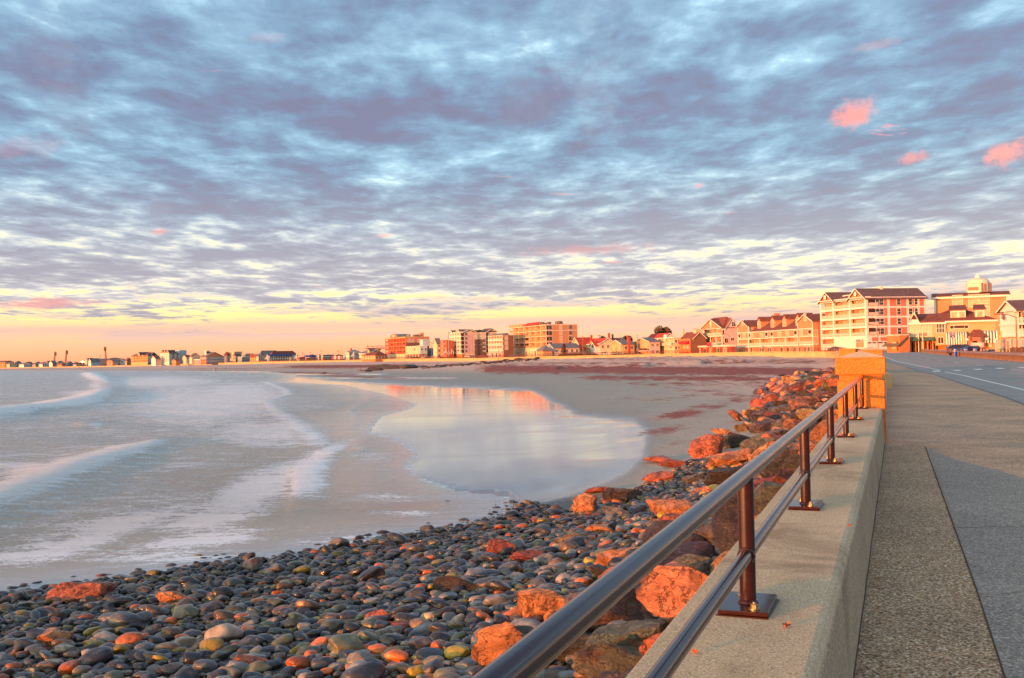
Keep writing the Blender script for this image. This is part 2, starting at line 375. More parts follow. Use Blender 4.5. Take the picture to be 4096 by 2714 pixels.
rough = g.math('ADD', g.mr(aw, .30, .85, .60, .06), g.math('MULTIPLY', g.mr(g.noise(g.mapping(v, (.06, .25, 1)), 1, 5, .6), .5, .62), .05))
rough = g.math('MAXIMUM', rough, g.math('MULTIPLY', wk, .8)); rough = g.math('MAXIMUM', rough, g.math('MULTIPLY', ap, .45))
nt.links.new(rough, b.inputs['Roughness']); b.inputs['IOR'].default_value = 1.75
bs = g.math('ADD', g.mr(aw, .2, .8, .4, .006), g.math('MULTIPLY', ad, .6))
rip = g.noise(g.mapping(v, (.9, .35, 1), rot=(0, 0, -.5)), 1.6, 8, .66, .5)
rip = g.math('ADD', rip, g.math('MULTIPLY', g.math('MULTIPLY', g.noise(v, .45, 6, .7), 3.0), ad))
hgt = g.math('ADD', rip, g.math('MULTIPLY', wk, .6))
nb = g.bump(hgt, bs, .28)
nt.links.new(nb, b.inputs['Normal'])
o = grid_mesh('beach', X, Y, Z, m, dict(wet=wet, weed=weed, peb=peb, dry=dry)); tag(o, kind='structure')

# ------------------------------------------------------------------ sea
X, Y = polar(9.0, 4000, 1.0125); 
ins = inside(X, Y, SEA); dwl = pdist(X, Y, WL); sdw = np.where(ins, -dwl, dwl)
PX, PY = px_of(X, Y, np.zeros_like(X))
def crest(pts, hgt, wid, soft):
    P3 = [v2(gp(a/1.315, 1400+b/1.315)) for a, b in pts]; d = pdist(X, Y, P3)
    tx = np.array([p[0] for p in pts])/1.315
    e = sm(PX, tx.min()-10, tx.min()+60) if tx.min() > 0 else 1.0
    e = e*(1-sm(PX, tx.max()-140, tx.max()+20)); return d, np.exp(-(d/wid)**2)*hgt*e, np.exp(-(d/soft)**2)*e
Z = np.zeros_like(X); foam = np.zeros_like(X)
A_ = [(-500, 400), (-200, 350), (0, 326), (150, 312), (350, 285), (520, 247), (600, 216), (655, 186), (580, 165), (500, 138), (470, 122)]
B_ = [(-500, 960), (-200, 850), (0, 772), (100, 722), (300, 650), (450, 590), (600, 548), (720, 520), (850, 500), (960, 470)]
C_ = [(380, 392), (440, 384), (500, 392), (560, 400)]
D_ = [(1330, 160), (1400, 172), (1495, 208), (1508, 236), (1380, 268), (1440, 320), (1520, 372), (1600, 430), (1700, 480), (1810, 530)]
E_ = [(1815, 532), (1760, 560), (1690, 590), (1620, 640), (1570, 720), (1530, 790), (1490, 840)]
d, h, f = crest(A_, .55, 4.0, 5.0); Z += h; foam = np.maximum(foam, f)
above = (PY < 1400+330/1.315)
d, h, f = crest(B_, .22, 2.0, 1.9); Z += h; foam = np.maximum(foam, .85*f)
d, h, f = crest(C_, .2, 2.0, 2.0); Z += h; foam = np.maximum(foam, .6*f)
d, h, f = crest(D_, .04, 1.4, 1.4); Z += h; foam = np.maximum(foam, .62*f)
F_ = [(1300, 168), (1500, 170), (1800, 186), (1950, 214), (2002, 240), (1900, 290), (1842, 322), (1900, 370), (1890, 402), (1930, 470), (1925, 530)]
d, h, f = crest(F_, .07, .7, .7); Z += h; foam = np.maximum(foam, .28*f)
d, h, f = crest(E_, .04, 1.2, 1.9); Z += h; foam = np.maximum(foam, .85*f*(1-sm(PY, 1400+690/1.315, 1400+860/1.315)))
def blob(cx, cy, rx, ry, s, ang=0.0):
    a = (PX-cx/1.315); b_ = (PY-1400-cy/1.315); c, q = math.cos(ang), math.sin(ang)
    return s*np.exp(-((a*c+b_*q)/(rx/1.315))**2-((-a*q+b_*c)/(ry/1.315))**2)
for bl in ((1050, 290, 520, 150, .62), (1250, 240, 300, 90, .66), (1350, 430, 360, 90, .55), (850, 170, 420, 45, .58), (600, 300, 300, 60, .35), (420, 225, 200, 22, .45), (200, 640, 330, 45, .55), (60, 610, 260, 28, .55), (150, 700, 200, 30, .45), (1320, 740, 260, 90, .78, -.35), (1150, 870, 380, 75, .66, -.25), (700, 900, 560, 60, .62, -.16),
           (1450, 640, 260, 60, .55, -.2), (1700, 545, 150, 30, .7, -.4), (500, 985, 420, 55, .66, -.30), (1050, 1000, 400, 60, .55, -.1), (250, 1060, 400, 60, .60, -.15), (800, 1090, 500, 50, .45), (1000, 600, 600, 50, .32), (900, 760, 500, 50, .34), (2000, 780, 260, 30, .34), (1950, 560, 150, 40, .25), (2150, 860, 200, 16, .5), (1800, 1000, 400, 40, .38), (500, 190, 60, 30, .5), (500, 400, 60, 26, .5), (100, 560, 180, 14, .4), (1400, 500, 300, 26, .4)):
    foam = np.maximum(foam, 1.18*blob(*bl))
mist = 1-sm(dwl, .2, 3.4); mist = mist*(Y < 36)*(X < 1)
foam = np.clip(np.maximum(foam, .30*sm(-sdw, 2, 12)), 0, 1)
foam = np.clip(np.maximum(foam, .42*np.exp(-(dwl/(.009*Y))**2)*(Y > 33)*(Y < 150)*sm(X, -14, -9)), 0, 1)
shal = 1-sm(dwl, 0, 9)                    # the thin film over the sand
sw = np.sin(Y*.55+1.2*np.sin(X*.21)+.3*X)*.018+np.sin(Y*.23-.12*X+2*np.sin(X*.07))*.035
fade = sm(-sdw, .3, 6); Z = Z*sm(-sdw, .2, 2.0)+sw*fade*np.clip(Y/60, .5, 1.6)
# a step of a few millimetres where each swash stops
Z += .015*(ins)
m = bpy.data.materials.new('sea_water'); nt, b = nodes(m); g = G(nt); v = g.coord()
fo, mi_, sh = g.attr('foam'), g.attr('mist'), g.attr('shal')
rot = (0, 0, -.10)
w1 = g.noise(g.mapping(v, (.30, .95, 1), rot), 1.6, 8, .64, .9)
w2 = g.noise(g.mapping(v, (.8, 1.7, 1), rot), 3.6, 9, .72, 1.6)
w3 = g.noise(g.mapping(v, (.035, .13, 1), rot), 1.0, 4, .5, .3)
st = g.math('ADD', g.math('MULTIPLY', w1, .45), g.math('MULTIPLY', w2, .55))
lace = g.voronoi(g.mapping(g.vmath('ADD', v, g.vmath('MULTIPLY', g.noise(v, 1.2, 5, .6, out='Color'), (1.8, 1.2, 0))), (.55, 1.9, 1), rot), 1.0, 'DISTANCE_TO_EDGE')
lc = g.mr(lace, 0.0, .11, 1.0, 0.0)
q = g.math('ADD', g.math('MULTIPLY', fo, 1.0), g.math('MULTIPLY', g.math('SUBTRACT', st, .5), 3.6))
q = g.math('ADD', q, g.math('MULTIPLY', g.math('SUBTRACT', w3, .5), .35))
fk = g.math('ADD', g.mr(q, .38, .54, 0, .88), g.mr(q, .2, .9, 0, .12))
fk = g.math('ADD', fk, g.math('MULTIPLY', g.math('MULTIPLY', lc, g.mr(g.math('ADD', st, fo), .60, 1.05)), .70), clamp=True)
fk = g.math('MAXIMUM', fk, g.math('MULTIPLY', mi_, g.mr(w1, .3, .7, .15, .55)))
fine = g.mr(g.noise(g.mapping(v, (.5, 3.0, 1), rot), 9, 4, .6), .62, .72, 0, .35)
fk = g.math('MAXIMUM', fk, g.math('MULTIPLY', fine, g.mr(q, .05, .3)))
basec = g.mix(w3, (.20, .275, .315), (.30, .37, .40))
basec = g.mix(sh, basec, (.33, .35, .33))
basec = g.mix(mi_, basec, (.24, .215, .215))
colr = g.mix(fk, basec, (.88, .96, 1.0))
nt.links.new(colr, b.inputs['Base Color'])
nt.links.new(g.math('ADD', g.math('MULTIPLY', fk, .45), g.mr(sh, 0, 1, .17, .12)), b.inputs['Roughness'])
b.inputs['IOR'].default_value = 1.34
w4 = g.noise(g.mapping(v, (.05, .36, 1), rot), 1.0, 5, .55, .4)
hb = g.math('ADD', g.math('ADD', g.math('MULTIPLY', w1, .8), g.math('MULTIPLY', w2, .45)), g.math('MULTIPLY', w4, 1.6))
nt.links.new(g.bump(hb, g.mr(sh, 0, 1, 1.0, .08), .36), b.inputs['Normal'])
o = grid_mesh('sea', X, Y, Z, m, dict(foam=foam, mist=mist, shal=shal), keep=(sdw < .5)); tag(o, kind='structure')

# ------------------------------------------------------------------ land behind the sea wall
m_land = mat('lot_ground', (.115, .11, .105), .85, .25, .05)
mb = MB(); vs = []
for i, (p, z_) in enumerate(zip(SWP, SWT)):
    a = Vector((p[0], p[1], z_-.12))
    q_ = Vector(SWP[max(i-1, 0)]); r_ = Vector(SWP[min(i+1, len(SWP)-1)]); dd = (r_-q_).normalized(); nn = Vector((dd.y, -dd.x))
    if i < 7: nn = Vector((.933, -.36))
    vs.append((a, a+Vector((nn.x, nn.y, 0))*6.0, Vector((p[0]*1.0+nn.x*70, p[1]+nn.y*70, z_-.12 if i < 6 else z_-.12)), Vector((p[0]*(1.3)+900*max(nn.x, .55), p[1]*1.3+(2600 if i > 6 else -200+i*120), 2.6))))
flat = [w for q_ in vs for w in q_]
mb.add(flat, [(4*i+k, 4*i+k+1, 4*i+k+5, 4*i+k+4) for i in range(len(vs)-1) for k in range(3)])
tag(mb.build('ground', m_land), kind='structure')
# ------------------------------------------------------------------ near sea wall, pavement, road
def localmesh(mb, name, mat, parent=None):
    o = mb.build(name, mat, parent); return o
MF = Matrix.Translation((W0.x, W0.y, 0)) @ Matrix.Rotation(WROT, 4, 'Z')     # local x = t, y = s
# concrete with speckle
def speckle(name, base, dark, light, sc, rough=.85, bumps=.5, bd=.004, big=(.85, 1.12), tint=None, stain=None):
    m = bpy.data.materials.new(name); nt, b = nodes(m); g = G(nt); v = g.coord()
    n = g.noise(v, .7, 6, .6, .2); f1 = g.noise(v, sc, 5, .75); f2 = g.voronoi(v, sc*1.4, out='Color')
    c = g.mix(g.mr(f1, .40, .60), dark, base); c = g.mix(g.mr(g.xyz(f2)[1], .80, .92, 0, .8), c, light); c = g.mix(g.mr(g.xyz(f2)[0], .88, .97, 0, .75), c, tuple(k*.35 for k in dark))
    cb = g.n('ShaderNodeCombineColor'); k = g.mr(n, .3, .7, big[0], big[1])
    for i in range(3): nt.links.new(k, cb.inputs[i])
    c = g.mix(1.0, c, cb.outputs[0], 'MULTIPLY')
    if stain:
        sn = g.noise(v, 1.1, 7, .65, .6); c = g.mix(g.mr(sn, .54, .66, 0, .6), c, stain)
    nt.links.new(c, b.inputs['Base Color']); b.inputs['Roughness'].default_value = rough
    h = g.math('ADD', g.math('MULTIPLY', f1, .6), g.math('MULTIPLY', g.xyz(f2)[1], .5))
    nt.links.new(g.bump(h, bumps, bd), b.inputs['Normal']); return m
m_cap = speckle('wall_concrete', (.78, .61, .38), (.54, .40, .23), (.90, .80, .60), 150, bumps=.4, bd=.003, big=(.78, 1.18), stain=(.26, .17, .10))
m_wallface = speckle('wall_face_concrete', (.60, .48, .31), (.38, .30, .19), (.74, .64, .48), 70, bumps=.9, bd=.008, stain=(.10, .11, .06))
m_agg = speckle('exposed_aggregate', (.80, .52, .28), (.09, .05, .028), (.98, .84, .60), 62, bumps=1.0, bd=.006, big=(.8, 1.2))
m_asph = speckle('old_asphalt', (.46, .40, .335), (.20, .17, .145), (.66, .60, .51), 62, bumps=1.0, bd=.006, big=(.85, 1.15))
m_side = speckle('pavement_concrete', (.64, .40, .25), (.46, .28, .17), (.76, .55, .38), 28, bumps=.5, bd=.004, big=(.72, 1.22), stain=(.28, .24, .185))
m_road = speckle('road_asphalt', (.36, .35, .335), (.29, .285, .27), (.42, .41, .39), 30, bumps=.3, bd=.003, big=(.88, 1.12), stain=(.27, .265, .25))
m_white = mat('road_paint', (.80, .80, .78), .6, .06, 3)
m_pillar = speckle('pillar_stone', (.76, .23, .035), (.54, .13, .02), (.84, .32, .07), 60, bumps=.7, bd=.006, big=(.9, 1.1), stain=(.50, .27, .10))
def strip(name, L1, L2, z, m, parent=None, dz=None, n=1):
    # ribbon between two (s,t) polylines of equal length
    mb = MB(); vs = []
    for a, c in zip(L1, L2): vs += [L(a[0], a[1], z), L(c[0], c[1], z)]
    mb.add(vs, [(2*i, 2*i+1, 2*i+3, 2*i+2) for i in range(len(L1)-1)]); return mb.build(name, m, parent)
def stod(w): d_ = Vector((w.x, w.y, 0))-W0; return (d_.dot(WD), d_.dot(WN))
def c4(x, y): return (3500+x/3.97, 1380+y/3.97)
KERB = [(-9, 3.75), (5, 3.6), (14, 3.5)]+[stod(gp(*c4(*p), 3.5)) for p in ((2367, 960), (2000, 820), (1780, 750), (1420, 635), (950, 480), (700, 420), (620, 395))]
KERB += [(75, .95), (88, .25), (104, -.7), (135, -3.2), (180, -6.5), (260, -12), (340, -19)]
inner = [(s, (.30 if s < 34 else .3-(s-34)*.03)-(.0 if s < 34 else 0)) for s, t in KERB]
inner = [(s, min(.30, t-.4) if s > 60 else .30) for (s, t) in KERB]
inner = [(s, (-.45 if 13 < s < 60 else t)) for s, t in inner]
inner = [(s, t if s < 60 else KERB[i][1]-1.6) for i, (s, t) in enumerate(inner)]
tag(strip('pavement', inner, KERB, 3.5, m_side), kind='structure')
# kerb face down to the road
mb = MB(); vs = []
for s, t in KERB: vs += [L(s, t, 3.5), L(s, t+.16, 3.488), L(s, t+.17, 3.36)]
mb.add(vs, [(3*i+k, 3*i+k+1, 3*i+k+4, 3*i+k+3) for i in range(len(KERB)-1) for k in (0, 1)])
tag(mb.build('kerb', mat('kerb_stone', (.19, .18, .165), .8, .2, 1.5, .4)), kind='structure')
# road sheet
rs = [-9, 5, 14, 24, 37, 50, 63, 78, 95, 120, 160, 210, 270, 330, 352]
kt = lambda s: float(np.interp(s, [k[0] for k in KERB], [k[1] for k in KERB]))
gr = lambda s: float(np.interp(s, [-9, 20, 60, 94, 157, 250, 300, 345], [14.5, 13.6, 12.0, 10.6, 8.4, 6.6, 5.9, 5.2]))
tag(strip('road', [(s, kt(s)+.1) for s in rs], [(s, gr(s)+.9+s*0.0) for s in rs], 3.404, m_road), kind='structure')
# the dark worn lane strip beside the pavement, patches on the pavement
z1 = 3.504
tag(strip('aggregate_strip', [(-9, .30), (3, .30), (12.1, .30)], [(-9, .945), (3, .945), (12.9, .87)], z1, m_agg), kind='structure')
tag(strip('asphalt_strip', [(-9, .952), (3, .952), (8, .93), (12.2, .88)], [(-9, 3.5), (3, 3.45), (6.3, 2.6), (10.6, 1.2)], z1, m_asph), kind='structure')
tag(strip('pavement_joint', [(-9, .943), (3, .943), (12.3, .872)], [(-9, .951), (3, .953), (12.3, .887)], z1+.004, mat('joint_dirt', (.07, .052, .038), .9)), kind='structure')
tag(strip('crossing_ramp', [(58.2, kt(58.2)-2.2), (62.6, kt(62.6)-1.9)], [(58.2, kt(58.2)-.02), (62.6, kt(62.6)-.02)], z1, mat('ramp_concrete', (.30, .30, .25), .85, .1, 1)), kind='structure')
# thin wandering cracks in the asphalt
def crack(pts, w, name='crack'):
    mb = MB(); vs = []; rr = random.Random(len(pts))
    P_ = []
    for i in range(len(pts)-1):
        for k in range(6): P_.append((pts[i][0]+(pts[i+1][0]-pts[i][0])*k/6+rr.uniform(-.012, .012), pts[i][1]+(pts[i+1][1]-pts[i][1])*k/6+rr.uniform(-.012, .012)))
    for s, t in P_: ww = w*rr.uniform(.4, 1.3); vs += [L(s, t, z1+.003), L(s+ww, t+.001, z1+.003)]
    mb.add(vs, [(2*i, 2*i+1, 2*i+3, 2*i+2) for i in range(len(P_)-1)]); return tag(mb.build(name, MATS['joint_dirt']), kind='structure')
crack([(5.2, .95), (5.35, 1.35), (5.2, 1.8), (5.4, 2.3)], .010)
crack([(2.75, .96), (2.9, 1.1), (3.1, 1.3), (3.0, 1.6), (3.3, 1.9)], .008)
# painted markings
def quad(name, pts, z, m):
    mb = MB(); mb.add([gp(*c4(*p), z) for p in pts], [list(range(len(pts)))]); return tag(mb.build(name, m), kind='structure')
zp = 3.409
def line(name, pts, w, m, z=zp):
    ws = [gp(*c4(*p), z) for p in pts]; mb = MB(); vs = []
    for i, p in enumerate(ws):
        d_ = (ws[min(i+1, len(ws)-1)]-ws[max(i-1, 0)]).normalized(); n_ = Vector((d_.y, -d_.x, 0))*w/2; vs += [p-n_, p+n_]
    mb.add(vs, [(2*i, 2*i+1, 2*i+3, 2*i+2) for i in range(len(ws)-1)]); return tag(mb.build(name, m), kind='structure')
line('edge_line', [(-40, 95), (40, 130), (135, 176), (220, 214), (330, 255), (560, 303), (800, 350), (1040, 401)], .16, m_white)
line('edge_line', [(1105, 426), (1400, 482), (1800, 578), (2120, 653), (2420, 726), (2900, 850)], .16, m_white)
line('lane_seam', [(250, 104), (410, 134), (590, 171), (860, 226), (1300, 284), (1660, 326), (2110, 378), (2400, 405)], .10, mat('road_seam', (.075, .075, .08), .9), 3.408)
for a, b_ in (((265, 104), (288, 108)), ((325, 116), (349, 119)), ((398, 132), (430, 136)), ((476, 150), (508, 154)), ((566, 169), (606, 174)), ((672, 194), (718, 200)), ((808, 219), (868, 226)), ((1000, 244), (1082, 252)), ((1255, 279), (1345, 288)), ((1610, 320), (1728, 331)), ((2150, 384), (2380, 406)), ((200, 98), (225, 98))):
    line('lane_dash', [a, b_], .16, m_white, 3.413)
line('yellow_line', [(640, 92), (900, 128), (1300, 175), (1650, 215), (2000, 252), (2400, 294)], .12, mat('yellow_paint', (.55, .30, .07), .7))
for q_ in ([(900, 410), (1015, 405), (1056, 423), (935, 428)], [(1217, 396), (1335, 392), (1390, 408), (1280, 413)], [(1533, 381), (1660, 376), (1736, 391), (1615, 397)], [(1880, 365), (2000, 361), (2088, 376), (1965, 381)], [(2240, 356), (2370, 352), (2450, 364), (2330, 369)]):
    quad('crossing_block', q_, zp+.008, m_white)
# ------------------------------------------------------------------ sea wall pieces
def wallpiece(name, s0, s1, prof, m, label):
    mb = MB(); vs = [MF @ Vector((t, s0, z)) for t, z in prof]+[MF @ Vector((t, s1, z)) for t, z in prof]; n = len(prof)
    mb.add(vs, [list(range(n)), list(range(n, 2*n))[::-1]]+[(i, n+i, n+(i+1) % n, (i+1) % n) for i in range(n)])
    o = mb.build(name, m); return o
prof = [(-.255, 1.0), (-.245, 4.03), (-.232, 4.05), (.235, 4.05), (.286, 4.022), (.305, 3.2), (.32, 1.0)]
w = empty('sea_wall', (W0.x, W0.y, 3.5), WROT, 'low tan concrete sea wall under the steel railing', 'wall')
def in_local(o, root): 
    bpy.context.view_layer.update(); M = root.matrix_world.inverted(); o.data.transform(M); o.parent = root; return o
MFI = None
def root_at(s, t, z, name, label, cat, group=None):
    return empty(name, L(s, t, z), WROT, label, cat, group)
bpy.data.objects.remove(w)
w = root_at(0, 0, 3.5, 'sea_wall', 'low tan concrete sea wall carrying the steel railing', 'wall')
def lp(prof, s0, s1, nseg=1, jit=0):
    mb = MB(); n = len(prof); vs = []
    for k in range(nseg+1):
        s = s0+(s1-s0)*k/nseg
        for (t, z) in prof:
            q_ = noise.noise(Vector((s*1.3, t*9, z*5)))*jit; vs.append((t+q_, s, z+q_*.4))
    fs = [list(range(n)), [nseg*n+i for i in range(n)][::-1]]
    for k in range(nseg): fs += [(k*n+i, (k+1)*n+i, (k+1)*n+(i+1) % n, k*n+(i+1) % n) for i in range(n)]
    mb.add(vs, fs); return mb
body = [(-.255, -2.5), (-.245, .53), (-.228, .55), (.255, .55), (.274, .543), (.290, .515), (.298, .30), (.305, -.1), (.32, -2.5)]
o = lp(body, -9, 12.86, 120, .006).build('coping', m_cap, w)
face = [(.2895, .50), (.300, .30), (.3085, -.05), (.33, -.05), (.312, .30), (.2965, .495)]
lp([(.290, .497), (.298, .3), (.306, .02), (.312, .02), (.304, .3), (.294, .492)], -9, 12.85, 120, .005).build('wall_face', m_wallface, w)
lp([(.30, .0), (.30, .012), (.314, .010), (.320, .0)], -9, 12.8, 90, .004).build('wall_joint', MATS['joint_dirt'], w)
# wall beyond the first pillar, bending with the road
w2 = root_at(13.7, -.02, 3.5, 'sea_wall', 'concrete sea wall running on between the first and second stone pillars', 'wall')
m_far = mat('far_concrete', (.50, .38, .20), .85, .14, .4, .3, bscale=6, bdist=.03)
lp([(-.30, -2.5), (-.29, .42), (.20, .42), (.27, .38), (.30, .12), (.31, -.1), (.32, -2.5)], 0, 19.0, 20, .01).build('coping', m_cap, w2); w2.rotation_euler.z += .006
# pillars
def pillar(s, t, z, sc, label, wid=.70, capw=.74, shaft=.52, h0=.55):
    r = root_at(s, t, z, 'stone_pillar', label, 'pillar', None)
    a = wid/2*sc; c = capw/2*sc
    mb = MB().box(-a, a, 0, 2*a, -1.8, h0+shaft*sc*.83); o = mb.build('shaft', m_pillar, r); bevel(o, .012)
    zt = h0+shaft*sc*.83
    mb = MB().box(-a+.03, a-.03, .03, 2*a-.03, zt, zt+.09*sc); o = mb.build('neck', m_pillar, r)
    zc = zt+.09*sc
    o = MB().box(-c, c, -.02, 2*c-.02, zc, zc+.27*sc).build('cap', m_pillar, r); bevel(o, .012)
    mb = MB(); vs = [(-c, -.02, zc+.27*sc), (c, -.02, zc+.27*sc), (c, 2*c-.02, zc+.27*sc), (-c, 2*c-.02, zc+.27*sc), (0, c-.02, zc+.27*sc+.10*sc)]
    mb.add(vs, [(0, 1, 4), (1, 2, 4), (2, 3, 4), (3, 0, 4)]); mb.build('cap_top', m_cap, r); return r
pillar(12.86, -.02, 3.5, 1.0, 'nearest speckled orange stone pillar at the end of the railing')
pillar(33.0, -.36, 3.5, 1.08, 'second stone pillar, showing just behind the nearest one')
w3 = empty('sea_wall', (0, 0, 0), 0, 'weathered higher block of sea wall behind the second stone pillar', 'wall')
mb = MB()
def hseg(mb, pts, h0, h1, tk):
    vs = []
    for i, p in enumerate(pts):
        a_ = Vector(pts[max(i-1, 0)][:2]); b2 = Vector(pts[min(i+1, len(pts)-1)][:2]); d_ = (b2-a_).normalized(); n_ = Vector((d_.y, -d_.x))*tk/2
        z0, z1_ = h0(i) if callable(h0) else h0, h1(i) if callable(h1) else h1
        vs += [(p[0]-n_.x, p[1]-n_.y, z0), (p[0]+n_.x, p[1]+n_.y, z0), (p[0]+n_.x, p[1]+n_.y, z1_), (p[0]-n_.x, p[1]-n_.y, z1_)]
    n = len(pts); fs = [(0, 1, 2, 3), (4*n-1, 4*n-2, 4*n-3, 4*n-4)]
    for i in range(n-1):
        for k in range(4): fs.append((4*i+k, 4*(i+1)+k, 4*(i+1)+(k+1) % 4, 4*i+(k+1) % 4))
    mb.add(vs, fs); return mb
pts = [(13.4, 36.2), (17.0, 48), (20.2, 60), (21.2, 62.5)]
hseg(mb, pts, 1.0, lambda i: [4.0, 4.1, 4.5, 4.5][i], .6); mb.build('wall_run', m_far, w3)
a = (3390-2048)/4000; mb = MB()
p0 = at(3388, 63); p1 = at(3472, 66)
hseg(mb, [(p0.x, p0.y), ((p0.x*2+p1.x)/3, 64.2), ((p0.x+2*p1.x)/3, 64.9), (p1.x, p1.y)], 1.5, lambda i: [4.93, 4.9, 4.84, 4.80][i], 1.0); o = mb.build('wall_block', m_pillar, w3)
# ------------------------------------------------------------------ railing
m_rail = bpy.data.materials.new('railing_paint'); nt, b = nodes(m_rail); g = G(nt); v = g.coord()
n = g.noise(v, 9, 6, .7, .4)
nt.links.new(g.mix(g.mr(n, .35, .7), (.024, .0055, .005), (.042, .009, .007)), b.inputs['Base Color'])
nt.links.new(g.mr(g.noise(v, 5, 6, .7), .35, .75, .14, .24), b.inputs['Roughness']); b.inputs['Specular IOR Level'].default_value = .5
b.inputs['Coat Weight'].default_value = .0; b.inputs['Coat Roughness'].default_value = .2
nt.links.new(g.bump(g.noise(v, 60, 3), .12, .002), b.inputs['Normal'])
m_bolt = mat('galvanised_bolt', (.50, .40, .22), .35, .2, 30, .2, metal=.9)
rail = root_at(0, 0, 4.05, 'railing', 'dark glossy steel pipe railing with two rails bolted onto the low sea wall', 'railing')
SP = [-7.4, -4.95, -2.48, 0, 2.48, 4.94, 7.50, 10.14, 12.70]
HT = .488; HLw = .195
def rtube(mb, s0, s1, z, r, n=24):
    N = int((s1-s0)/.25); 
    for k in range(N):
        a_, c_ = s0+(s1-s0)*k/N, s0+(s1-s0)*(k+1)/N
        mb.tube((0, a_, z), (0, c_, z), r, r, n, caps=(k in (0, N-1)))
    return mb
rtube(MB(), -7.6, 12.84, HT, .0285, 28).build('top_rail', m_rail, rail)
mb = MB()
for s0, s1 in zip(SP[:-1], SP[1:]): mb.tube((0, s0+.02, HLw), (0, s1-.02, HLw), .0245, .0245, 24)
for s in SP[1:]:
    mb.tube((0, s-.034, HLw), (0, s-.022, HLw), .030, .034, 20)
mb.build('lower_rail', m_rail, rail)
pm = None
for i, s in enumerate(SP):
    if i == 0:
        mb = MB(); mb.tube((0, 0, .012), (0, 0, HT-.01), .0295, .0295, 28)
        mb.lathe([(.029, .034), (.037, .030), (.041, .022), (.043, .014), (.043, .012)], n=18)
        p = mb.build('post', m_rail, rail, (0, s, 0)); 
        for vtx in p.data.vertices:
            r_ = math.hypot(vtx.co.x, vtx.co.y)
            if r_ > .031: vtx.co += Vector((vtx.co.x, vtx.co.y, 0))*.14*noise.noise(vtx.co*60)
        bp = MB().box(-.088, .088, -.145, .145, .006, .022).build('base_plate', m_rail, rail, (0, s, 0)); bevel(bp, .0025)
        sh_ = MB().box(-.090, .094, -.150, .140, .0005, .0055).build('shim_plate', m_rail, bp); sh_.rotation_euler = (0, 0, -.03)
        bolts = []
        for q_ in (-1, 1):
            mb = MB(); mb.lathe([(0, .0225), (.021, .0225), (.021, .0255), (.012, .0255)], n=20, smooth=False)
            mb.lathe([(.0135, .0255), (.0135, .039), (.0095, .041), (0, .041)], n=6, smooth=False); mb.tube((0, 0, .040), (0, 0, .047), .007, .007, 10)
            bo = mb.build('bolt', m_bolt, bp, (q_*-.035, q_*.10, 0)); bo.data.transform(Matrix.Identity(4)); bolts.append(bo)
    else:
        c = p.copy(); col.objects.link(c); c.location = (0, s, 0); c.parent = rail
        c = bp.copy(); col.objects.link(c); c.location = (0, s, 0); c.parent = rail
        for q_ in [sh_]+bolts:
            d2 = q_.copy(); col.objects.link(d2); d2.parent = c
# ------------------------------------------------------------------ guard rails across the road
m_gal = mat('guard_rail_steel', (.40, .33, .33), .45, .18, 1.5, .1, metal=.35)
m_timb = mat('weathered_timber', (.20, .125, .085), .9, .35, 2.5, .5)
def guardrail(P0, P1, n, label, z=3.4):
    a_ = Vector((P0[0], P0[1], z)); b2 = Vector((P1[0], P1[1], z)); D_ = (b2-a_); Ln = D_.length; yaw = -math.atan2(D_.x, D_.y)
    r = empty('guard_rail', a_, yaw, label, 'guard rail', 'steel guard rails along the far side of the road')
    W_ = [(-.10, .50), (-.02, .55), (-.10, .60), (-.10, .66), (-.02, .71), (-.10, .76), (-.07, .78), (.01, .71), (-.07, .66), (-.07, .60), (.01, .55), (-.07, .48)]
    lp([(x_, z_+.05) for x_, z_ in W_], 0, Ln, max(2, int(Ln/4)), .004).build('rail_beam', m_gal, r)
    k = n
    me = None
    for i in range(k):
        s = Ln*(i+.5)/k
        if me is None:
            mb = MB().box(-.01, .16, -.11, .11, -.05, .76); po = mb.build('timber_post', m_timb, r, (0, s, 0)); me = po.data
        else: po = link('timber_post', me, r, (0, s, 0))
        po.rotation_euler = (0, 0, random.uniform(-.1, .1)); po.location.z = random.uniform(-.08, .05)
    return r
def GS(s, t): p = L(s, t); return (p.x, p.y)
guardrail(GS(94, 10.8), GS(157, 8.6), 95, 'steel guard rail on timber posts across the road, nearest stretch at the right edge')
guardrail(GS(70, 11.8), GS(93.7, 10.81), 30, 'short steel guard rail stretch leaving the photo at the right edge')
guardrail(GS(157.3, 8.6), GS(230, 6.9), 90, 'middle stretch of the steel guard rail across the road, in front of the parked car')
guardrail(GS(230.3, 6.9), GS(300, 5.9), 60, 'farthest stretch of the steel guard rail where the road bends away')
p0 = at(3440, 318); p1 = at(3616, 300)
guardrail((p0.x, p0.y), (p1.x, p1.y), 26, 'steel guard rail crossing the end of the road in front of the garages')

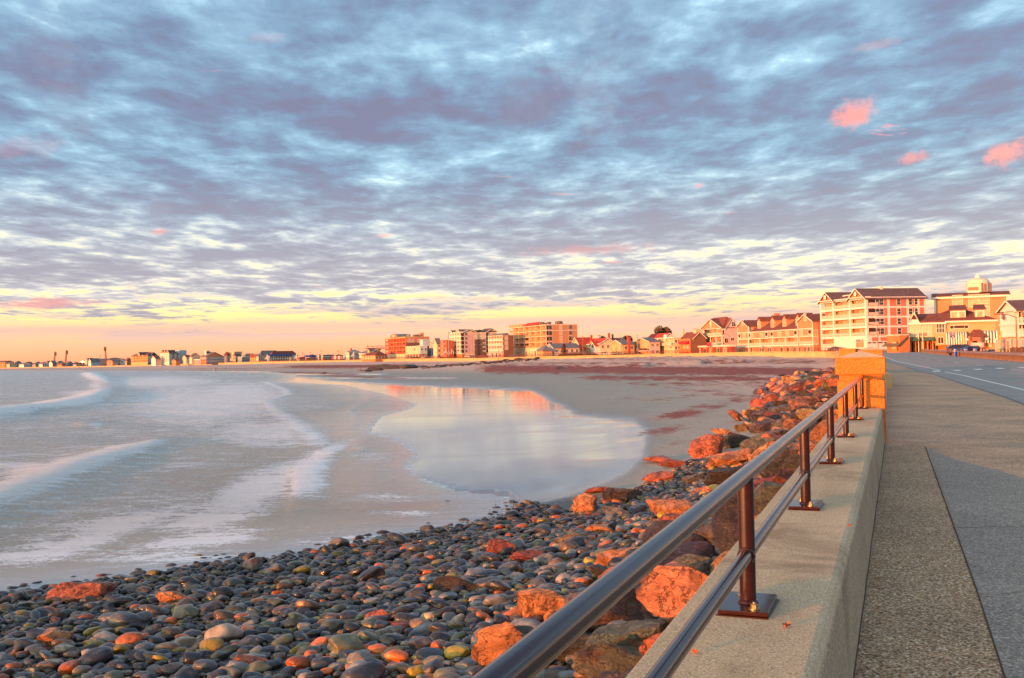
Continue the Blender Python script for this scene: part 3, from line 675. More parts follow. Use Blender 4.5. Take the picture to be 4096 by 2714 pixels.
# small dead leaves blown onto the wall top, and grit gathered along its foot
m_leaf = mat('dead_leaf', (.42, .11, .03), .7, .3, 40)
for (fx, fy, sz, lb) in ((3145, 2506, .045, 'curled dry leaf lying on the wall top right of the nearest base plate'), (2780, 2612, .022, 'tiny orange leaf scrap on the wall top near the bottom edge'), (3398, 2105, .02, 'small dry leaf on the wall top near the outer edge'), (3480, 1694, .03, 'small pale leaf on the wall top before the stone pillar')):
    P = gp(fx, fy, 4.052); mb = MB(); n = 7; vs = []
    for i in range(n):
        u = i/(n-1); w = sz*.30*math.sin(math.pi*min(max(u, .04), .96))*(1+.3*math.sin(i*2.3)); vs += [(u*sz-sz/2, -w, .004+.010*abs(math.sin(i))), (u*sz-sz/2, 0, .001), (u*sz-sz/2, w, .004+.008*abs(math.cos(i)))]
    mb.add(vs, [(3*i+k, 3*i+3+k, 3*i+4+k, 3*i+1+k) for i in range(n-1) for k in (0, 1)]); o = mb.build('dry_leaf', m_leaf); o.location = P; o.rotation_euler = (0, 0, random.uniform(0, 6)); tag(o, lb, 'leaf')
mb = MB(); q_ = random.Random(8)
for i in range(2600):
    s = q_.uniform(-1.5, 16); t = .312+abs(q_.gauss(0, .022)); r_ = q_.uniform(.0015, .005)
    if q_.random() < .25: t = .945+q_.gauss(0, .012); s = q_.uniform(-1.5, 12)
    P = L(s, t, 3.506); a = q_.uniform(0, 6.28); d1 = Vector((math.cos(a), math.sin(a), 0))*r_; d2 = Vector((-math.sin(a), math.cos(a), 0))*r_*.7
    mb.add([P+d1, P+d2, P-d1, P-d2, P+Vector((0, 0, r_))], [(0, 1, 4), (1, 2, 4), (2, 3, 4), (3, 0, 4)])
tag(mb.build('grit', mat('grit_stone', (.30, .24, .17), .9, .5, 60)), 'loose grit and small gravel gathered along the foot of the sea wall', 'grit', kind='stuff')
# ------------------------------------------------------------------ stones
def rockmat(name, wetz):
    m = bpy.data.materials.new(name); nt, b = nodes(m); g = G(nt); v = g.coord()
    oi = g.n('ShaderNodeObjectInfo'); at_ = g.attr('tint', 'Color')
    base = at_ if name == 'cobble_mass_stone' else oi.outputs['Color']
    geo = g.n('ShaderNodeNewGeometry'); pos = geo.outputs['Position']; vv = pos
    n1 = g.noise(vv, 5.5, 7, .68, .6); n2 = g.noise(vv, 30, 5, .7); 
    k = g.n('ShaderNodeCombineColor'); kk = g.mr(n1, .3, .72, .55, 1.45)
    for i in range(3): nt.links.new(kk, k.inputs[i])
    c = g.mix(1.0, base, k.outputs[0], 'MULTIPLY')
    c = g.mix(g.mr(g.noise(g.mapping(vv, (1, 1, 2.2), rot=(.6, .4, .2)), 2.6, 6, .7, 1.2), .56, .64, 0, .65), c, (.17, .050, .018) if 'boulder' in name else (.10, .045, .022))
    crk = None
    if 'boulder' in name or name == 'boulder_stone':
        dv = g.vmath('ADD', vv, g.vmath('MULTIPLY', g.noise(vv, 3.0, 5, .65, out='Color'), (.9, .9, .9)))
        crk = g.mr(g.voronoi(g.mapping(dv, (1, 1, 1.8), rot=(.5, .3, .2)), 2.3, 'DISTANCE_TO_EDGE'), 0, .035, 1, 0)
        alg = g.mr(g.noise(vv, 1.9, 6, .7, .8), .54, .60, 0, .75)
        c = g.mix(alg, c, g.mix(.75, c, (.018, .017, .020)))
        c = g.mix(g.math('MULTIPLY', crk, .8), c, (.015, .010, .010))
        strt = g.noise(g.mapping(vv, (1, 1, 7), rot=(.5, .3, .2)), 2.2, 6, .7, 1.0)
        c = g.mix(g.mr(strt, .58, .62, 0, .5), c, g.mix(.5, c, (.55, .40, .26)))
    ve = g.noise(g.mapping(vv, (1, 1, 3), rot=(.4, .9, .1)), 7, 3, .5, 2.0)
    vein = g.math('MULTIPLY', g.mr(g.math('ABSOLUTE', g.math('SUBTRACT', ve, .5)), 0, .012, .7, 0), g.mr(n1, .5, .6))
    c = g.mix(vein, c, (.50, .46, .38))
    bn = g.voronoi(vv, 95, out='Distance'); pat = g.mr(g.noise(vv, 2.2, 4, .6), .50, .60)
    z = g.xyz(pos)[2]
    if name != 'boulder_stone':
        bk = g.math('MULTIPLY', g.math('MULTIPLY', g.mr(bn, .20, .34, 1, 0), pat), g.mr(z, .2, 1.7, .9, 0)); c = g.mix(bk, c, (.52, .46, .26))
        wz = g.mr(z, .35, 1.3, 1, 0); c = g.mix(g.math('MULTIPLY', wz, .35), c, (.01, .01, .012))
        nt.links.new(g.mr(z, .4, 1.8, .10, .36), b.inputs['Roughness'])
    else:
        bk = g.math('MULTIPLY', g.mr(bn, .15, .28, 1, 0), g.math('MULTIPLY', pat, .5)); c = g.mix(bk, c, (.42, .32, .16))
        nt.links.new(g.mr(z, .6, 2.0, .33, .60), b.inputs['Roughness'])
    nt.links.new(c, b.inputs['Base Color'])
    big_ = g.noise(g.mapping(vv, (1, 1, 2.4), rot=(.5, .3, .2)), 4 if 'boulder' in name else 8, 8, .68, .8)
    h = g.math('ADD', big_, g.math('MULTIPLY', n2, .22))
    if crk is not None: h = g.math('ADD', g.math('ADD', h, g.math('MULTIPLY', strt, .6)), g.math('MULTIPLY', crk, -.35))
    nt.links.new(g.bump(h, .95 if 'boulder' in name else .38, .16 if 'boulder' in name else .03), b.inputs['Normal']); return m
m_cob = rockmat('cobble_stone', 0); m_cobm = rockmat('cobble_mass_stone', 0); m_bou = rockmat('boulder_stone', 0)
def cobble_me(seed, sub):
    bm = bmesh.new(); bmesh.ops.create_icosphere(bm, subdivisions=sub, radius=1)
    rr = random.Random(seed); p = rr.uniform(.78, 1.0); ax = (1, rr.uniform(.62, .85), rr.uniform(.38, .60)); off = Vector((seed*7.1, seed*3.3, 1.7))
    cuts = []
    for k in range(rr.choice((2, 3, 4, 5, 6))):
        n_ = Vector((rr.gauss(0, 1), rr.gauss(0, 1), rr.gauss(0, 1))).normalized(); cuts.append((n_, rr.uniform(.60, .85)))
    for v_ in bm.verts:
        c = v_.co.copy()
        for n_, d_ in cuts:
            e = c.dot(n_)-d_
            if e > 0: c -= n_*e*.88
        c = Vector([math.copysign(abs(q_)**p, q_) for q_ in c]); f = 1+.16*noise.noise(c*1.1+off)+.05*noise.noise(c*2.6+off)
        v_.co = Vector((c.x*ax[0], c.y*ax[1], c.z*ax[2]))*f
    me = bpy.data.meshes.new('cobble'); bm.to_mesh(me); bm.free(); me.polygons.foreach_set('use_smooth', [True]*len(me.polygons)); return me
def boulder_me(seed, sub=4, ax=None):
    bm = bmesh.new(); bmesh.ops.create_icosphere(bm, subdivisions=sub, radius=1.25)
    rr = random.Random(seed*13+5); off = Vector((seed*5.1, seed*2.3, 4.7)); ax = ax or (1, rr.uniform(.6, .9), rr.uniform(.5, .8)); cuts = []
    for k in range(rr.randint(9, 15)):
        n_ = Vector((rr.gauss(0, 1), rr.gauss(0, 1), rr.gauss(0, 1)*.9)).normalized(); cuts.append((n_, rr.uniform(.62, .88)))
    for v_ in bm.verts:
        c = v_.co.copy()
        for _ in range(2):
            for n_, d_ in cuts:
                e = c.dot(n_)-d_
                if e > 0: c -= n_*e
        f = 1+.12*noise.noise(c*1.6+off)+.07*noise.noise(c*4.1+off)+.035*noise.noise(c*8+off)+.018*noise.noise(c*16+off)
        # bedding ledges
        l = math.sin((c.z*.8+c.x*.5+.3*noise.noise(c*1.5+off))*13); f += .012*l
        v_.co = Vector((c.x*ax[0], c.y*ax[1], c.z*ax[2]))*f
    me = bpy.data.meshes.new('boulder'); bm.to_mesh(me); bm.free()
    me.polygons.foreach_set('use_smooth', [True]*len(me.polygons))
    try: me.set_sharp_from_angle(angle=R(24))
    except Exception: pass
    me.materials.append(m_bou); return me
COBS = [cobble_me(i, 4) for i in range(14)]
for me in COBS: me.materials.append(m_cob)
BOUS = [boulder_me(i) for i in range(18)]
def cobcol(rr, wetness):
    k = rr.random()
    if k < .40: c, n_ = (.045, .056, .075), 'dark slate'
    elif k < .60: c, n_ = (.16, .19, .215), 'blue grey'
    elif k < .72: c, n_ = (.13, .15, .09), 'olive grey'
    elif k < .83: c, n_ = (.19, .13, .085), 'brown'
    elif k < .90: c, n_ = (.36, .33, .27), 'pale grey'
    elif k < .965: c, n_ = (.62, .17, .04), 'rust orange'
    else: c, n_ = (.45, .34, .04), 'mustard yellow'
    f = rr.uniform(.65, 1.45)*(1-.45*wetness); return tuple(q_*f*.82 for q_ in c), n_
# area the cobbles cover
cb_px = [(2138, 2073), (2250, 2060), (2340, 2045), (2440, 2005), (2560, 1965), (2680, 1915), (2800, 1850)]
CPOLY = [v2(gp(-1500, 2560, 0)), v2(gp(-500, 2440, 0))]+[v2(gp(fx, fy, 0)) for fx, fy in WLX[::-1][2:13]]+[v2(on_ground(*p)) for p in cb_px[1:]]+[v2(L(36, -3)), v2(L(30, -.4)), v2(L(-9, -.4)), (-22, 4)]
CP = np.array(CPOLY)
rr = random.Random(5)
stones = []
def scatter(sp, lo, hi, margin, lift, dens=1.0, seed=1):
    q = random.Random(seed); x = -24.0
    pts = []
    while x < 16:
        y = 2.0
        while y < 46:
            if q.random() < dens: pts.append((x+q.uniform(-.45, .45)*sp, y+q.uniform(-.45, .45)*sp))
            y += sp*.80
        x += sp
    A = np.array(pts); X, Y = A[:, 0], A[:, 1]
    dist = pdist(X, Y, np.vstack([CP, CP[:1]])); ins = inside(X, Y, CP)
    k = (ins | ((dist < margin*RNG.random(len(X))) & (inside(X, Y, SEA) | (dist < .4)))) 
    Z = terrain(X, Y); PX, PY = px_of(X, Y, Z)
    k &= (PX > -260) & (PX < 4300) & (PY < 2960) & (~inside(X, Y, LANDP))
    X, Y, Z, PX, PY = X[k], Y[k], Z[k], PX[k], PY[k]; dw = pdist(X, Y, WL); sea = inside(X, Y, SEA)
    for i in range(len(X)):
        u = q.random(); size = lo+(hi-lo)*u**2.2
        if sea[i] and q.random() < min(.93, .15+dw[i]*.30): continue
        if sea[i]: size = max(size, lo*1.2)
        c, n_ = cobcol(q, max(0, 1-dw[i]/6) if not sea[i] else 1)
        zz_ = Z[i]+size*lift
        if sea[i]: zz_ = max(Z[i]+size*.1, -.08-.03*dw[i])
        stones.append((X[i], Y[i], zz_, size, c, n_, (q.gauss(0, .22), q.gauss(0, .22), q.gauss(.35, .5)+(math.pi if q.random() < .5 else 0)), q.randrange(14), PX[i], PY[i], q.uniform(.75, 1.2)))
scatter(.22, .11, .28, 1.6, .26, 1.0, 21)
scatter(.72, .24, .42, 4.0, .34, .50, 22)
scatter(.145, .045, .09, .9, .06, .9, 23)
def seen(s): return 0 < s[8] < 4096 and s[9] < 2714 and s[9] > 1700
def behind_wall(s): 
    t = (Vector((s[0], s[1], 0))-W0).dot(WN); return t > -.4
# hidden from view by the wall coping?
def vis(s):
    if not seen(s): return False
    P = Vector((s[0], s[1], s[2]+.1)); C = Vector((0, 0, ZC)); dP = P-C
    t1 = (C-W0).dot(WN); t2 = (P-W0).dot(WN)
    k = (t1+.25)/(t1-t2) if t1 != t2 else 2
    if 0 < k < 1 and (C+dP*k).z < 4.05: return False
    return True
cand = [s for s in stones if vis(s)]
cand.sort(key=lambda s: -s[3]*s[10]/s[1]); chosen = cand[:296]; cs = set(id(s) for s in chosen)
ROWS = [(2714, 2560, 'along the bottom edge'), (2560, 2430, 'low on the beach'), (2430, 2300, 'midway down the beach'), (2300, 2170, 'high on the beach'), (2170, 1500, 'at the beach tip')]
COLS = [(0, 420, 'far left'), (420, 840, 'left'), (840, 1280, 'centre left'), (1280, 1720, 'centre'), (1720, 2200, 'centre right'), (2200, 4200, 'right')]
from collections import defaultdict
bucket = defaultdict(list)
def shp(s): return 'big' if s[3] > .35 else ('mid-sized' if s[3] > .27 else 'small')
for s in chosen:
    rw = next(r_[2] for r_ in ROWS if r_[1] <= s[9] <= r_[0]); cw = next((c_[2] for c_ in COLS if c_[0] <= s[8] < c_[1]), 'right'); bucket[(shp(s), s[5], rw, cw)].append(s)
ORD = ['first', 'second', 'third', 'fourth', 'fifth', 'sixth', 'seventh', 'eighth', 'ninth', 'tenth', 'eleventh', 'twelfth', 'thirteenth']
labels = {}
for k, lst in bucket.items():
    lst.sort(key=lambda s: s[8])
    for i, s in enumerate(lst):
        pre = '' if len(lst) == 1 else (ORD[i] if i < 13 else 'last')+' from left: '
        if len(lst) > 1 and i == 0: pre = 'leftmost '
        labels[id(s)] = f'{pre}{k[0]} {k[1]} cobble {k[2]}, {k[3]}'.replace('from left: ', 'from left, ')
for s in chosen:
    me = COBS[s[7]]; o = link('cobble', me); o.location = (s[0], s[1], s[2]); sz = s[3]*.5*s[10]*1.15; o.scale = (sz*1.12, sz*1.12, sz*1.12)
    o.rotation_euler = s[6]; o.color = (*s[4], 1); tag(o, labels[id(s)], 'stone', 'rounded cobbles on the beach')
rest = [s for s in stones if id(s) not in cs]
lowm = [cobble_me(i, 3) for i in range(14)]; tiny = [cobble_me(i, 2) for i in range(14)]
def arr(me):
    v_ = np.empty(len(me.vertices)*3, np.float32); me.vertices.foreach_get('co', v_); f_ = np.empty(len(me.polygons)*3, np.int32); me.loops.foreach_get('vertex_index', f_); return v_.reshape(-1, 3), f_.reshape(-1, 3)
lowa = [arr(m_) for m_ in lowm]; tina = [arr(m_) for m_ in tiny]
def mass(name, items, mat_, pick):
    VS = []; FS = []; CS = []; n = 0
    from mathutils import Euler
    for (x, y, z, sc, c, rot, k) in items:
        v_, f_ = pick(k, sc, y); M = np.array(Euler(rot).to_matrix()); w_ = (v_*np.array(sc if hasattr(sc, '__len__') else (sc, sc, sc))) @ M.T+np.array((x, y, z))
        VS.append(w_); FS.append(f_+n); CS.append(np.tile((*c, 1.0), (len(v_), 1))); n += len(v_)
    V = np.concatenate(VS).astype(np.float32); Fc = np.concatenate(FS).astype(np.int32); Cc = np.concatenate(CS).astype(np.float32)
    me = bpy.data.meshes.new(name); me.vertices.add(len(V)); me.vertices.foreach_set('co', V.ravel()); me.loops.add(Fc.size); me.loops.foreach_set('vertex_index', Fc.ravel())
    me.polygons.add(len(Fc)); me.polygons.foreach_set('loop_start', np.arange(0, Fc.size, 3, dtype=np.int32)); me.polygons.foreach_set('use_smooth', np.ones(len(Fc), bool)); me.update(calc_edges=True)
    a_ = me.attributes.new('tint', 'FLOAT_COLOR', 'POINT'); a_.data.foreach_set('color', Cc.ravel()); me.materials.append(mat_); o = link(name, me); return o
items = [(s[0], s[1], s[2], s[3]*.5*s[10]*1.22, s[4], s[6], s[7]) for s in rest]
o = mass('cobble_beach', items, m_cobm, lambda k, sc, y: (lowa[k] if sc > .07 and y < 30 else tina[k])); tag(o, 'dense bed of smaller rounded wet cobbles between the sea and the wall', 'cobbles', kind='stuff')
# ------------------------------------------------------------------ boulders: hand placed first, (fx, fy of the foot, width px, colour, shape seed, squash, label)
BC = dict(red=(.50, .16, .09), org=(.68, .30, .13), drk=(.06, .052, .05), grey=(.17, .165, .15), tan=(.26, .20, .13), mar=(.32, .085, .06), pink=(.40, .27, .22), grn=(.07, .078, .065))
HAND = [(2335, 2062, 118, 'org', 3, (.85, .8, 1.05), 'tall blocky orange boulder standing at the edge of the wet sand'),
 (2475, 2012, 135, 'drk', 6, (1, .8, .72), 'dark flat-topped boulder just right of the tall orange one'),
 (2395, 1970, 90, 'mar', 5, (1, .7, .42), 'low brown boulder tucked behind the dark flat-topped one'),
 (2720, 2075, 220, 'org', 2, (1, .8, .62), 'biggest orange boulder, rounded, right beside the nearest railing post'),
 (2700, 2120, 160, 'red', 8, (1, .7, .6), 'red angular boulder in front of the biggest orange boulder'),
 (2505, 2265, 190, 'org', 9, (.95, .7, .7), 'orange square-faced boulder seen just over the top rail'),
 (2010, 2230, 150, 'mar', 11, (1, .7, .62), 'dark red boulder in the middle of the cobbles'),
 (1835, 2375, 150, 'drk', 7, (1, .75, .62), 'dark slate block with orange patches among mid-beach cobbles'),
 (325, 2405, 178, 'red', 4, (1, .85, .72), 'round rusty orange boulder at the water edge, far left'),
 (1530, 2490, 105, 'red', 10, (1, .8, .7), 'grey and red boulder low in the cobbles, centre'),
 (1620, 2530, 120, 'mar', 12, (1, .7, .55), 'dark red slanting boulder low in the cobbles, centre'),
 (2290, 2195, 130, 'tan', 13, (1, .8, .65), 'striated tan boulder on the cobbles near the red block'),
 (2120, 2250, 130, 'mar', 14, (1, .7, .5), 'flat wine red slab next to the dark red mid-beach boulder'),
 (2470, 2080, 130, 'grey', 15, (1, .8, .6), 'grey and orange sloping boulder behind the striated tan one'),
 (2400, 2140, 130, 'org', 16, (1, .5, .5), 'long orange slab sloping down among the grey stones'),
 (990, 2690, 130, 'red', 17, (1, .8, .75), 'bright red rounded stone on the bottom edge, centre left'),
 (680, 2420, 110, 'org', 1, (1, .75, .62), 'long rusty stone, left part of the beach'),
 (230, 2580, 150, 'org', 0, (1, .8, .7), 'rusty rounded boulder with pale barnacles, lower left'),
 (2820, 1828, 145, 'red', 3, (1, .8, .85), 'peaked triangular red boulder at the edge of the sand'),
 (2940, 1790, 130, 'drk', 6, (1, .7, .62), 'dark angular boulder behind the peaked red one'),
 (2940, 1865, 170, 'org', 9, (1, .8, .68), 'bright orange cracked boulder in front of the dark angular one'),
 (2640, 1850, 105, 'red', 5, (1, .7, .4), 'flat orange slab lying out on the sand'),
 (2700, 1870, 95, 'mar', 8, (1, .7, .45), 'flat dark red slab beside the orange slab on the sand'),
 (2645, 1935, 110, 'red', 14, (1, .8, .6), 'red boulder on the sand just above the cobbles'),
 (2780, 1940, 110, 'grey', 12, (1, .8, .6), 'pale grey angular boulder among the red ones'),
 (2890, 1740, 80, 'org', 15, (1, .7, .5), 'small orange wedge boulder on the sand beyond the dark angular one')]
bls = []
def put_boulder(P, wid, colr, k, sq, rz, label, group=None, tilt=(0, 0)):
    o = link('boulder', BOUS[k % 18]); o.location = P; o.scale = tuple(wid*.5*q_ for q_ in sq); o.rotation_euler = (tilt[0], tilt[1], rz); o.color = (*colr, 1)
    tag(o, label, 'boulder', group or 'boulders along the sea wall'); return o
taken = []
for fx, fy, w, cn, k, sq, lb in HAND:
    P = on_ground(fx, fy); wid = w/4/1000*P.y*1.15; hh = wid*.5*sq[2]*.75
    P.z += hh*.62; put_boulder(P, wid, BC[cn], k, sq, random.uniform(-.5, .5), lb, None, (random.uniform(-.15, .15), random.uniform(-.15, .15))); taken.append((P.x, P.y, wid))
NEARW = [(1.6, -1.0, 2.55, 1.25, 'drk', 7, 'big dark flat boulder close under the near sea wall'), (.4, -1.25, 2.35, .95, 'mar', 2, 'deep red boulder under the rails at the bottom of the photo'), (2.6, -.85, 2.7, .8, 'mar', 11, 'dark red block wedged against the near wall'),
         (.9, -2.35, 2.0, .55, 'grn', 13, 'pale greenish boulder in the gap between the two rails'), (-.2, -3.2, 1.75, .95, 'pink', 16, 'flat pink and grey slab on the bottom edge of the photo'), (-.1, -.9, 2.5, .7, 'org', 9, 'orange boulder at the wall foot on the bottom edge of the photo'),
         (1.0, -3.0, 1.75, .5, 'red', 4, 'small cracked red boulder on the cobbles just left of the rail'), (3.5, -1.0, 2.65, .9, 'grey', 5, 'dark grey veined boulder beneath the nearest post'), (4.6, -.95, 2.6, .95, 'red', 8, 'red rock pile boulder level with the second post')]
for s, t, z, w, cn, k, lb in NEARW:
    P = L(s, t, 0); P.z = tz(P.x, P.y)+w*.18; put_boulder(P, w*1.1, BC[cn], k, (1, .8, .6), WROT+random.uniform(-.4, .4), lb, None, (random.uniform(-.3, .3), random.uniform(-.3, .3))); taken.append((P.x, P.y, w))
# riprap slope
q = random.Random(99); rip = []
def swpt(Y):
    return float(np.interp(Y, [p[1] for p in SWP[:9]], [p[0] for p in SWP[:9]]))
Yc = 7.0
while Yc < 168:
    far = min(1, max(0, (Yc-30)/90)); width = 4.2+1.3*min(1, Yc/30)+5.0*far
    step = .62+.010*Yc; 
    off = .55
    while off < width:
        x = swpt(Yc)-off-q.uniform(-.2, .2); y = Yc+q.uniform(-.5, .5)*step
        e = off/width
        if q.random() < (1.0 if e < .72 else .5):
            w = q.choice((.55, .7, .8, .95, 1.15, 1.35))*(1+.25*far)*(1 if e < .8 else .7)
            if Yc < 9: w *= .75
            if all((x-a_)**2+(y-b_)**2 > (.36*(w+c_))**2 for a_, b_, c_ in taken):
                taken.append((x, y, w*.62)); rip.append((x, y, w, off, e))
        off += step*q.uniform(.8, 1.15)
    Yc += step*q.uniform(.78, 1.0)
print('riprap', len(rip), 'cobbles', len(stones))
names = {'red': 'red', 'org': 'orange', 'drk': 'dark', 'grey': 'grey', 'mar': 'wine red', 'tan': 'tan'}
ripi = []
for (x, y, w, off, e) in rip:
    cn = q.choice(('red', 'org', 'org', 'drk', 'drk', 'mar', 'grey', 'grey', 'tan')); P = Vector((x, y, tz(x, y)+w*q.uniform(.06, .26)))
    c = tuple(k_*q.uniform(.8, 1.25)*.8 for k_ in BC[cn])
    ripi.append([P, w*1.25, c, q.randrange(18), (1, q.uniform(.7, .95), q.uniform(.5, .8)), q.uniform(0, 6.28), cn, (q.gauss(0, .25), q.gauss(0, .25)), to_px(P)])
NI = 262
ripi.sort(key=lambda r_: -r_[1]/r_[0].y)
near_, far_ = ripi[:NI], ripi[NI:]
bk2 = defaultdict(list)
def zone(px):
    x, y = px
    a_ = 'nearer than the first post' if y > 2150 else 'level with the second post' if y > 1950 else 'level with the third post' if y > 1800 else 'level with the middle posts' if y > 1680 else 'level with the last posts' if y > 1590 else 'beside the stone pillar' if y > 1520 else 'at the far end'
    return a_
for r_ in near_:
    ds_, _ = pdist(np.array([r_[0].x]), np.array([r_[0].y]), SWA, SWB); ds_ = float(ds_[0])
    p_ = 'against the wall' if ds_ < 1.8 else 'mid slope' if ds_ < 4.2 else 'at the sand'
    bk2[(('large' if r_[1] > 1.25 else 'middling' if r_[1] > .9 else 'small'), names[r_[6]], p_, zone(r_[8]))].append(r_)
for k, lst in bk2.items():
    lst.sort(key=lambda r_: r_[8][0])
    for i, r_ in enumerate(lst):
        pre = '' if len(lst) == 1 else ('leftmost ' if i == 0 else (ORD[i] if i < 13 else 'last')+' from left: ')
        put_boulder(r_[0], r_[1], r_[2], r_[3], r_[4], r_[5], f'{pre}{k[0]} {k[1]} boulder {k[2]}, {k[3]}', None, r_[7])
if far_:
    low = []
    for i in range(6):
        me = boulder_me(i, 3); low.append(arr(me)); bpy.data.meshes.remove(me)
    m_boum = rockmat('cobble_mass_stone', 0); m_boum.name = 'boulder_mass_stone'
    o = mass('rock_slope', [(r_[0].x, r_[0].y, r_[0].z, tuple(r_[1]*.5*k_ for k_ in r_[4]), r_[2], (r_[7][0], r_[7][1], r_[5]), r_[3]) for r_ in far_], m_boum, lambda k, sc, y: low[k % 6])
    tag(o, 'farther smaller rocks of the slope below the sea wall', 'rocks', kind='stuff')
# the rock groyne across the sand
groy = [(1560, 1476, 90, 'ledge'), (1640, 1474, 70, 'ledge'), (1505, 1483, 46, ''), (1440, 1485, 26, ''), (1294, 1494, 18, ''), (1475, 1487, 34, '')]
i = 0; fx = 1690
while fx < 2160:
    fy = np.interp(fx, [1690, 1800, 1900, 2000, 2060, 2150], [1471, 1463, 1456, 1447, 1443, 1437]); groy.append((fx, float(fy)+q.uniform(-2, 3), q.uniform(13, 25), 'g'))
    if q.random() < .5: groy.append((fx+4, float(fy)+4, q.uniform(10, 16), 'g'))
    fx += q.uniform(9, 14)
gl_ = {}
groy.sort(key=lambda a_: a_[0])
nn_ = len(groy)
cnt = ['', 'twenty-', 'thirty-', 'forty-', 'fifty-', 'sixty-']; ones = ['', 'first', 'second', 'third', 'fourth', 'fifth', 'sixth', 'seventh', 'eighth', 'ninth']; tens = ['', 'tenth', 'twentieth', 'thirtieth', 'fortieth', 'fiftieth', 'sixtieth', 'seventieth', 'eightieth', 'ninetieth']
teen = ['tenth', 'eleventh', 'twelfth', 'thirteenth', 'fourteenth', 'fifteenth', 'sixteenth', 'seventeenth', 'eighteenth', 'nineteenth']
def ordn(n):
    if n < 10: return ones[n]
    if n < 20: return teen[n-10]
    return tens[n//10] if n % 10 == 0 else ['', '', 'twenty-', 'thirty-', 'forty-', 'fifty-', 'sixty-', 'seventy-', 'eighty-', 'ninety-'][n//10]+ones[n % 10]
gi = 0
for (fx, fy, w, kd) in groy:
    P = on_ground(fx, fy); wid = w/4/1000*P.y*1.25; sq = (1, .8, .30) if kd == 'ledge' else (1, .8, .6); gi += 1
    c = (.052, .050, .052) if q.random() < .8 else (.16, .14, .12)
    P.z += wid*.06
    lb = ('broad flat dark rock ledge on the sand, left end of the rock groyne' if gi and kd == 'ledge' and w > 80 else 'dark humped ledge joining the groyne to the flat rock ledge') if kd == 'ledge' else f'dark rock of the distant groyne, {ordn(gi)} counted from its left end'
    put_boulder(P, wid, c, q.randrange(18), sq, q.uniform(-.6, .6), lb, 'rocks of the groyne across the sand')
# ------------------------------------------------------------------ buildings
C_ = dict(cream=(.76, .57, .36), white=(.80, .76, .70), tan=(.50, .27, .145), tan2=(.50, .26, .13), pinkb=(.74, .40, .33), redb=(.62, .19, .13), brick=(.40, .11, .06), grey=(.28, .30, .34), greyb=(.20, .24, .30), blue=(.42, .56, .64),
          brown=(.20, .10, .07), dkred=(.34, .06, .035), orange=(.52, .21, .075), salmon=(.58, .20, .12), pale=(.68, .50, .38), yel=(.62, .38, .19), mauve=(.74, .46, .44))
def wm(c): return mat('siding_'+c, C_[c], .75, .10, .35, .15, bscale=3, bdist=.05)  # far fronts' sunlit orange and unlit sides' grey are put into these colours
M_TR = mat('white_trim', (.82, .78, .70), .55, .05, .5)
M_RD = mat('dark_shingles', (.135, .085, .085), .85, .3, .8, .4, bscale=5, bdist=.05); M_RR = mat('red_shingles', (.45, .055, .030), .85, .25, .8, .3, bscale=5, bdist=.05)
M_RB = mat('brown_shingles', (.19, .062, .045), .85, .3, .9, .4, bscale=5, bdist=.05); M_RG = mat('grey_shingles', (.17, .17, .19), .85, .2, .8, .3); M_RT = mat('teal_roof', (.16, .20, .19), .8, .2, .5)
M_GL = mat('window_glass', (.030, .026, .030), .12, .5, .6, 0, spec=.8); M_REFL = mat('reflection_glass', (.52, .40, .24), .25, .35, .9); M_DK = mat('dark_opening', (.045, .020, .014), .7, .3, 1)  # pale panes: the sunrise sky's reflection is painted into their colour
M_RAILP = mat('balcony_panel', (.66, .52, .42), .5, .15, 1.2); M_BLK = mat('black_metal', (.035, .022, .018), .5, .2, 2); M_AW = mat('green_awning', (.05, .13, .09), .7); M_RED = mat('red_canvas', (.40, .02, .02), .7)
M_CHIM = mat('chimney_brick', (.36, .085, .05), .85, .2, 2, .3); M_MECH = mat('roof_plant', (.16, .13, .11), .6, .4, 1.5)
ROOFM = dict(dark=M_RD, red=M_RR, brown=M_RB, grey=M_RG, teal=M_RT)
